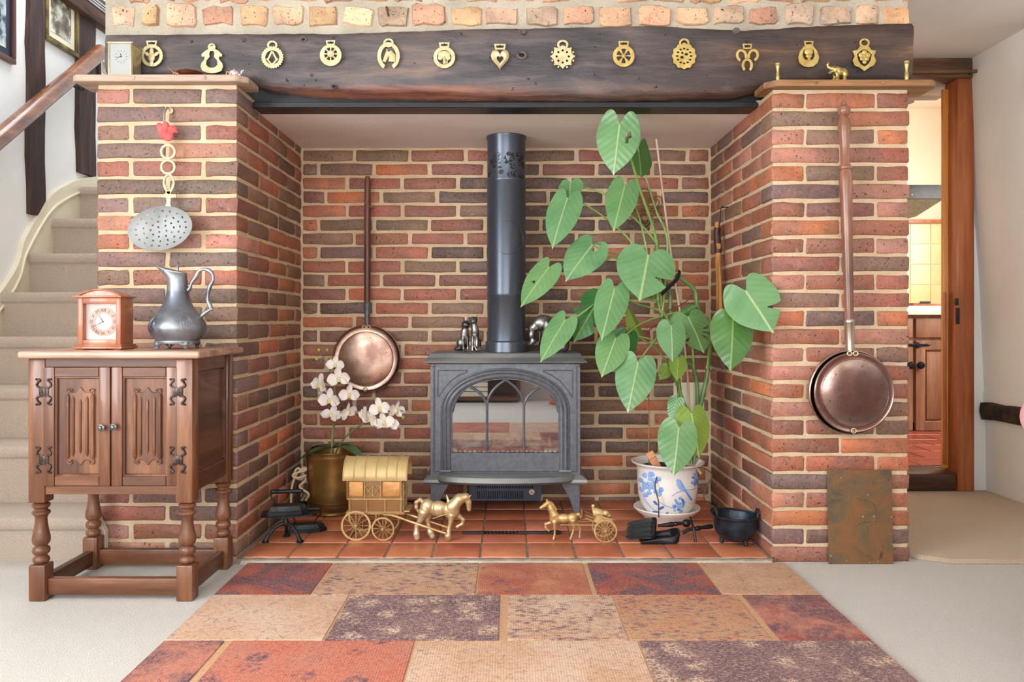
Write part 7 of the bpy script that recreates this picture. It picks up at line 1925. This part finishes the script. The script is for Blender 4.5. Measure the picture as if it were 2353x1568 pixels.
M_CANE2 = mat('green_cane', S(84, 122, 64), S(110, 140, 80), .45, scale=18)
def leaf(base, tip, Wd, n_hint=(0, -1, .15), roll=0.0, notches=(), holes=(), mtl=None, fold=.18, droop=.12, lobe=.34, wave=.02):
    """heart leaf as a real curved surface: base = petiole joint, tip, Wd full width, notches = [(angle_deg, depth, width)]"""
    base, tip = Vector(base), Vector(tip); L = (tip-base).length
    yv = (tip-base).normalized(); n = Vector(n_hint); n = (n-yv*n.dot(yv)).normalized(); n = Matrix.Rotation(roll, 3, yv) @ n; xv = n.cross(yv)
    NA, NR = 88, 7; cy = .40           # ring centre along the leaf
    bm = bmesh.new(); uvl = None
    def outline(a):
        # a measured from tip direction; heart shape with two lobes behind the base
        s, c = math.sin(a), math.cos(a)
        pts = OUT; f = (a % (2*PI))/(2*PI)*len(pts); i = int(f); t = f-i
        p, q = pts[i % len(pts)], pts[(i+1) % len(pts)]
        return (p[0]+(q[0]-p[0])*t, p[1]+(q[1]-p[1])*t)
    # parametric half outline (x half width, y along 0..1, base at 0, lobes reach -lobe*.5)
    half = [(0.0, 1.0), (.05, .93), (.16, .84), (.30, .70), (.42, .52), (.49, .32), (.495, .14), (.45, -.02), (.35, -lobe*.42), (.23, -lobe*.55), (.12, -lobe*.42), (.04, -lobe*.14), (0.0, 0.0)]
    hs_ = spline([(a, b, 0) for a, b in half], 4)
    # resample by arc length
    cum = [0.0]
    for i in range(1, len(hs_)): cum.append(cum[-1]+(hs_[i]-hs_[i-1]).length)
    N2 = NA//2; rs = []
    for i in range(N2+1):
        t = cum[-1]*i/N2
        j = max(k for k in range(len(cum)) if cum[k] <= t+1e-9); j = min(j, len(cum)-2)
        f = (t-cum[j])/max(1e-9, cum[j+1]-cum[j]); v_ = hs_[j]+(hs_[j+1]-hs_[j])*f; rs.append((v_.x, v_.y))
    full = rs+[(-a, b) for a, b in reversed(rs[1:-1])]
    out = []
    for i, (x, y) in enumerate(full):
        ang = math.degrees(math.atan2(x, y-cy)); sc = 1.0
        for (na, nd, nw) in notches:
            d_ = abs((ang-na+180) % 360-180)
            if d_ < nw: sc = min(sc, 1-nd*(1-(d_/nw)**2)**.5)
        out.append((x*sc, cy+(y-cy)*sc))
    def surf(x, y):
        X = x*Wd; Yy = y*L; r2 = x*x
        z = -fold*abs(x)**1.25*Wd*1.0-droop*L*(max(0, y-.25)**2)+wave*Wd*math.sin(y*13+x*5)*abs(x)*1.2
        z += .08*Wd*(max(0, -y)*2.5)
        return base+xv*X+yv*Yy+n*z
    c0 = bm.verts.new(surf(0, cy)); rings = []
    uvs = {c0: (0, cy)}
    for r in range(1, NR+1):
        t = (r/NR)**.85; row = []
        for (x, y) in out:
            xx, yy = x*t, cy+(y-cy)*t
            v_ = bm.verts.new(surf(xx, yy)); uvs[v_] = (xx, yy); row.append(v_)
        rings.append(row)
    def hole(f):
        mx = sum(uvs[v_][0] for v_ in f)/len(f); my = sum(uvs[v_][1] for v_ in f)/len(f)
        for (hx, hy, ha, hb, hr) in holes:
            dx, dy = mx-hx, (my-hy); a_ = math.radians(hr); p, q = dx*math.cos(a_)+dy*math.sin(a_), -dx*math.sin(a_)+dy*math.cos(a_)
            if (p/ha)**2+(q/hb)**2 < 1: return True
        return False
    n_ = len(out)
    for i in range(n_): bm.faces.new((c0, rings[0][i], rings[0][(i+1) % n_]))
    for A, B in zip(rings[:-1], rings[1:]):
        for i in range(n_):
            f = (A[i], A[(i+1) % n_], B[(i+1) % n_], B[i])
            if not hole(f): bm.faces.new(f)
    uvl = bm.loops.layers.uv.new('leafuv')
    for f in bm.faces:
        for lp in f.loops: lp[uvl].uv = uvs[lp.vert]
    bmesh.ops.recalc_face_normals(bm, faces=bm.faces[:])
    me = bpy.data.meshes.new('leaf'); bm.to_mesh(me); bm.free()
    return link('leaf', me, mtl or M_LEAF, mn, True, 180)
def za(x, y): return (1160+x/3.409, 230+y/3.409)
def zb_(x, y): return (1160+x/3.409, 660+y/3.409)
NOTCH = ((62, .55, 7), (95, .5, 7))
LV = [ # base(px), tip(px), width px, Ybase, Ytip, kwargs
 (za(900, 190), za(852, 585), 101, 2.56, 2.545, dict(holes=((.22, .25, .05, .12, 20),), n_hint=(-.1, -1, .10), lobe=.5)),
 (za(1045, 385), za(1080, 605), 80, 2.86, 2.82, dict(mtl=M_LEAFD, n_hint=(.5, -1, .0), lobe=.75)),
 (za(515, 645), za(505, 800), 60, 2.86, 2.80, dict(n_hint=(-.3, -1, .4))),
 (za(490, 770), za(365, 1155), 80, 2.80, 2.72, dict(n_hint=(-.25, -1, .3))),
 (za(940, 672), za(850, 1025), 74, 2.79, 2.73, dict(n_hint=(-.1, -1, .3))),
 (za(685, 1135), za(472, 1410), 92, 2.77, 2.70, dict(n_hint=(-.2, -1, .45), holes=((.13, .02, .07, .10, 20),))),
 (za(345, 1310), za(120, 1612), 70, 2.75, 2.68, dict(n_hint=(-.2, -1, .45), holes=((-.14, .42, .05, .03, 10),))),
 (za(1125, 1215), za(1060, 1565), 138, 2.74, 2.66, dict(n_hint=(0, -1, .4), notches=((78, .62, 9),))),
 (zb_(860, 15), zb_(757, 410), 78, 2.74, 2.66, dict(n_hint=(-.1, -1, .4))),
 (zb_(735, 100), zb_(535, 430), 84, 2.80, 2.75, dict(n_hint=(-.2, -1, .3), mtl=M_LEAFD, notches=((70, .6, 7), (105, .55, 7), (-75, .5, 7), (-110, .5, 7)))),
 (zb_(472, 260), zb_(275, 580), 66, 2.74, 2.66, dict(n_hint=(-.2, -1, .45))),
 (zb_(870, 400), zb_(757, 703), 76, 2.72, 2.66, dict(n_hint=(-.1, -1, .35))),
 (zb_(955, 375), zb_(880, 655), 68, 2.79, 2.76, dict(mtl=M_LEAFD, n_hint=(.3, -1, .2))),
 (zb_(1045, 590), zb_(965, 985), 94, 2.69, 2.63, dict(n_hint=(-.05, -1, .35), mtl=M_LEAF)),
 (zb_(1305, 305), zb_(1320, 582), 70, 2.70, 2.66, dict(n_hint=(.1, -1, .35))),
 (zb_(1440, 235), zb_(1570, 510), 104, 2.80, 2.74, dict(n_hint=(.3, -1, .3), notches=((45, .62, 7), (72, .62, 7), (98, .55, 7), (-55, .6, 7), (-85, .6, 7)))),
 (zb_(1890, 30), zb_(2110, 355), 128, 2.425, 2.37, dict(n_hint=(-.1, -1, .2), notches=((62, .6, 9),), lobe=.5, fold=.1)),
 (zb_(1790, 250), zb_(1775, 660), 101, 2.46, 2.41, dict(n_hint=(0, -1, .3), mtl=M_LEAFD, fold=.26)),
 (zb_(1360, 560), zb_(1350, 735), 42, 2.80, 2.76, dict(mtl=M_LEAFY)),
 (zb_(1275, 630), zb_(1212, 728), 32, 2.82, 2.80, dict(mtl=M_LEAFY)),
 (zb_(1060, 400), zb_(960, 130), 40, 2.86, 2.82, dict(mtl=M_LEAFY, fold=.6, n_hint=(.6, -1, 0), lobe=.1)),
 (zb_(1365, 1100), zb_(1325, 1485), 92, 2.66, 2.60, dict(n_hint=(-.05, -1, .3))),
 (zb_(1465, 990), zb_(1535, 1342), 84, 2.70, 2.66, dict(n_hint=(.25, -1, .2), mtl=M_LEAFY)),
 (zb_(1350, 870), zb_(1300, 1060), 38, 2.74, 2.72, dict(n_hint=(-.4, -1, .1), lobe=.15)),
 (zb_(1395, 205), zb_(1515, 138), 22, 2.84, 2.82, dict(mtl=M_LEAFD, fold=.5, lobe=.1)),
 (zb_(880, 345), zb_(960, 350), 26, 2.83, 2.80, dict(mtl=M_LEAFD, fold=.5, lobe=.2)),
]
LB = []
for (b_, t_, w_, y0_, y1_, kw) in LV:
    B_, T__ = P(*b_, y0_), P(*t_, y1_)
    leaf(B_, T__, w_*(y0_+y1_)/2/F, **kw); LB.append(B_)
def pet(i, pts, r=.0040, rend=.0028, m_=None):
    q = spline([LB[i]]+[P(*p[0], p[1]) for p in pts], 6)
    MB().tube(q, [rend+(r-rend)*k_/len(q) for k_ in range(len(q))], 8).build('petiole', m_ or M_PET, mn)
pet(0, [(za(960, 370), 2.60), (za(1060, 700), 2.72), (za(1190, 1120), 2.84), (zb_(1200, 100), 2.86)], .006)
pet(1, [(za(1110, 620), 2.86), (za(1190, 880), 2.87), (za(1275, 1120), 2.87), (zb_(1230, 240), 2.87)], .005)
pet(2, [(za(620, 680), 2.87), (za(780, 740), 2.87), (za(960, 880), 2.87), (za(1090, 1000), 2.87), (za(1180, 1110), 2.87)])
pet(3, [(za(600, 805), 2.82), (za(740, 890), 2.84), (za(880, 1000), 2.86), (za(1020, 1160), 2.87), (zb_(1210, 90), 2.87)])
pet(4, [(za(1020, 830), 2.84), (za(1070, 980), 2.86), (za(1115, 1190), 2.87), (zb_(1220, 200), 2.87)])
pet(5, [(za(800, 1190), 2.80), (za(900, 1210), 2.84), (za(1100, 1280), 2.88), (zb_(1225, 200), 2.88)])
pet(6, [(za(400, 1325), 2.76), (za(560, 1290), 2.80), (za(760, 1265), 2.84), (za(900, 1255), 2.86), (zb_(1180, 90), 2.88)])
pet(7, [(za(1170, 1350), 2.80), (za(1220, 1500), 2.84), (zb_(1225, 150), 2.87)])
pet(8, [(zb_(930, 60), 2.80), (zb_(1080, 90), 2.84), (zb_(1210, 105), 2.86)])
pet(9, [(zb_(820, 60), 2.83), (zb_(1000, 120), 2.86), (zb_(1210, 180), 2.87)])
pet(10, [(zb_(560, 235), 2.76), (zb_(680, 150), 2.79), (zb_(760, 110), 2.82), (zb_(1000, 85), 2.86), (zb_(1200, 100), 2.87)])
pet(11, [(zb_(940, 380), 2.75), (zb_(1060, 290), 2.80), (zb_(1230, 225), 2.84), (zb_(1400, 190), 2.87)])
pet(12, [(zb_(1060, 390), 2.82), (zb_(1200, 430), 2.85), (zb_(1300, 520), 2.87), (zb_(1370, 640), 2.88)])
pet(13, [(zb_(1110, 500), 2.74), (zb_(1190, 400), 2.80), (zb_(1250, 320), 2.86)])
pet(14, [(zb_(1280, 260), 2.78), (zb_(1240, 190), 2.86)])
pet(15, [(zb_(1430, 300), 2.85), (zb_(1470, 480), 2.87), (zb_(1480, 640), 2.88)])
pet(16, [(zb_(1780, 130), 2.52), (zb_(1680, 230), 2.66), (zb_(1610, 420), 2.80), (zb_(1590, 620), 2.87)])
pet(17, [(zb_(1720, 220), 2.58), (zb_(1640, 280), 2.72), (zb_(1610, 480), 2.86), (zb_(1580, 640), 2.87)])
pet(18, [(zb_(1340, 500), 2.84), (zb_(1330, 420), 2.87)], .003)
pet(19, [(zb_(1310, 660), 2.85), (zb_(1350, 760), 2.87)], .003)
pet(20, [(zb_(1180, 480), 2.87), (zb_(1290, 620), 2.88), (zb_(1350, 780), 2.88)], .004)
pet(21, [(zb_(1370, 980), 2.74), (zb_(1380, 860), 2.80), (zb_(1350, 740), 2.86)])
pet(22, [(zb_(1420, 930), 2.76), (zb_(1380, 820), 2.82), (zb_(1340, 720), 2.87)])
pet(23, [(zb_(1370, 780), 2.80), (zb_(1350, 700), 2.86)], .003)
# main canes
def cane(pts, r, nm='stem', m_=None):
    q = spline([P(*p[0], p[1]) for p in pts], 6); MB().tube(q, r, 10).build(nm, m_ or M_CANE2, mn)
cane([(zb_(1400, 1400), 2.87), (zb_(1370, 1100), 2.87), (zb_(1370, 850), 2.88), (zb_(1340, 650), 2.88), (zb_(1250, 350), 2.88), (zb_(1225, 200), 2.88), (zb_(1195, 60), 2.88), (za(1200, 1480), 2.88), (za(1190, 1120), 2.88)], .0085)
cane([(zb_(1480, 1380), 2.89), (zb_(1510, 900), 2.89), (zb_(1480, 640), 2.89), (zb_(1370, 520), 2.89), (zb_(1300, 240), 2.89), (za(1290, 1500), 2.89), (za(1200, 1340), 2.87)], .0075)
cane([(zb_(1440, 1380), 2.88), (zb_(1540, 900), 2.88), (zb_(1590, 650), 2.88), (zb_(1600, 420), 2.89), (zb_(1510, 150), 2.88), (za(1480, 1480), 2.88), (za(1340, 1370), 2.87)], .008)
cane([(za(1187, 305), 2.90), (za(1290, 1130), 2.89), (zb_(1420, 560), 2.89), (zb_(1460, 1390), 2.88)], .0038, 'bamboo_stake', mat('pale_stake', S(214, 190, 160), S(190, 160, 128), .5))
cane([(zb_(1125, 870), 2.80), (zb_(1132, 1050), 2.80), (zb_(1125, 1320), 2.82), (zb_(1140, 1400), 2.84)], .0024, 'aerial_root', mat('aerial_root', S(150, 120, 70), S(120, 90, 54), .7))
M_ROOT = mat('brown_root', S(112, 72, 58), S(84, 54, 44), .7)
cane([(zb_(1215, 1410), 2.80), (zb_(1180, 1530), 2.765), (pz(1280, 500), 2.755), (pz(1305, 600), 2.75), (pz(1308, 740), 2.765)], .0022, 'aerial_root', M_ROOT)
cane([(zb_(1470, 60), 2.88), (zb_(1400, 130), 2.87), (zb_(1260, 190), 2.86)], .002, 'aerial_root', M_ROOT)
cane([(zb_(1210, 285), 2.85), (zb_(1140, 330), 2.84), (zb_(1095, 385), 2.84)], .002, 'aerial_root', M_ROOT)
cane([(zb_(1600, 640), 2.86), (zb_(1635, 710), 2.84), (zb_(1615, 770), 2.83)], .002, 'aerial_root', M_ROOT)
cane([(pz(1660, 290), 2.80), (pz(1740, 310), 2.80), (pz(1785, 370), 2.80), (pz(1730, 480), 2.81), (pz(1710, 560), 2.82)], .0022, 'aerial_root', M_ROOT)
cane([(pz(1560, 270), 2.80), (pz(1640, 290), 2.795), (pz(1690, 350), 2.79)], .005, 'dry_sheath', mat('dry_sheath', S(196, 170, 130), S(160, 130, 96), .8))
# black strap tie, plastic backing board and terracotta label tab in the pot
MB().tube(spline([P(*za(1370, 1340), 2.85), P(*za(1350, 1400), 2.84), P(*za(1280, 1470), 2.84), P(*za(1225, 1525), 2.84)], 4), .010, 8, flat=.35).build('black_tie', mat('black_webbing', S(24, 24, 26), S(34, 34, 36), .8), mn)
MB().box(XP(1550, 2.91), XP(1620, 2.91), 2.925, 2.93, ZP(965, 2.91), ZP(880, 2.91)).build('pale_card', mat('pale_card', S(232, 226, 206)), mn, False)
tb_ = thing('terracotta_tab', 'terracotta pot shard stuck in the soil of the blue and white pot', 'pot shard', P(*pz(1260, 290), 2.835))
q = P(*pz(1255, 215), 2.815)
Mx = Matrix.Translation(q) @ Matrix.Rotation(math.radians(-28), 4, 'Y')
MB().box(-.014, .014, -.004, .004, -.05, .028, .002, M=Mx).build('shard', mat('terracotta', S(222, 156, 112), S(206, 138, 96), .8), tb_)
MB().tube([Mx @ Vector((-.014, -.006, .008)), Mx @ Vector((.014, -.006, .008))], .003, 6).build('rim', mat('terracotta_rim', S(226, 162, 118), rough=.8), tb_)

# ================================================================== rest of the room (seen in reflections and at the frame edge)
M_PINK = mat('dusty_pink_fabric', S(226, 168, 164), S(210, 148, 146), .9, scale=40, bump=.2, bscale=200)
ac = thing('armchair', 'dusty pink upholstered armchair just inside the right edge of the view', 'armchair', (1.42, 1.25, 0))
MB().box(1.16, 1.70, .95, 1.60, .16, .40, .03, 3).build('seat_base', M_PINK, ac)
MB().box(1.19, 1.67, 1.0, 1.58, .402, .49, .035, 3).build('seat_cushion', M_PINK, ac)
MB().box(1.16, 1.70, .84, .97, .16, .98, .04, 3).build('backrest', M_PINK, ac)
for xx in (1.078, 1.76):
    MB().tube([(xx, .88, .555), (xx, 1.575, .555), (xx, 1.592, .555), (xx, 1.60, .555)], [.055, .055, .046, .03], 20).build('arm_roll', M_PINK, ac)
    MB().box(xx-.02, xx+.045, .88, 1.57, .16, .55, .015, 2).build('arm', M_PINK, ac)
for xx in (1.19, 1.66):
    for yy in (.92, 1.53): MB().lathe([(0, 0), (.014, 0), (.024, .155), (0, .16)], Matrix.Translation((xx, yy, 0)), 12).build('leg', M_OAK_Z, ac)
bkc = thing('low_bookcase', 'low oak bookcase against the wall opposite the hearth', 'bookcase', (-.45, -1.42, 0))
for (a_, b_, c_, d_) in ((-1.0, .1, .02, .05), (-1.0, .1, .50, .53)): MB().box(a_, b_, -1.58, -1.30, c_, d_, .003).build('shelf', M_OAK_X, bkc)
for xx in (-1.0, .07): MB().box(xx, xx+.03, -1.58, -1.30, .05, .50).build('side', M_OAK_Z, bkc, False)
MB().box(-.97, .07, -1.59, -1.58, .02, .53).build('back', M_OAK_X, bkc, False)
zz_ = .0515
for nm_, cl_, h_ in (('teal cloth', (60, 100, 110), .05), ('pale grey', (190, 196, 200), .04), ('mauve', (150, 120, 150), .045), ('navy', (40, 56, 84), .04), ('white paperback', (222, 222, 218), .05), ('dark red', (110, 50, 46), .045), ('olive', (110, 112, 70), .05)):
    root = thing('book', 'thick %s book lying in the stack in the low bookcase' % nm_, 'book', (-.45, -1.42, zz_), group='books stacked in the low bookcase')
    MB().box(-.80, -.20, -1.545, -1.33, zz_, zz_+h_-.001, .003, 1).build('cover', mat('book_cloth', S(*cl_), S(*[q*.85 for q in cl_]), .6), root)
    MB().box(-.795, -.195, -1.54, -1.325, zz_+.004, zz_+h_-.005).build('pages', M_MOUNT, root, False)
    zz_ += h_
ur = thing('terracotta_urn', 'large terracotta urn standing by the wall opposite the hearth', 'urn', (.46, -1.2, 0), local=True)
MB().lathe([(0, .0005), (.10, .0005), (.11, .02), (.09, .05), (.15, .18), (.19, .34), (.18, .46), (.12, .54), (.12, .58), (.15, .60), (.13, .605), (.10, .58), (.10, .5), (0, .3)], None, 40).build('body', mat('terracotta_urn_clay', S(206, 110, 84), S(186, 92, 70), .7, scale=6), ur)
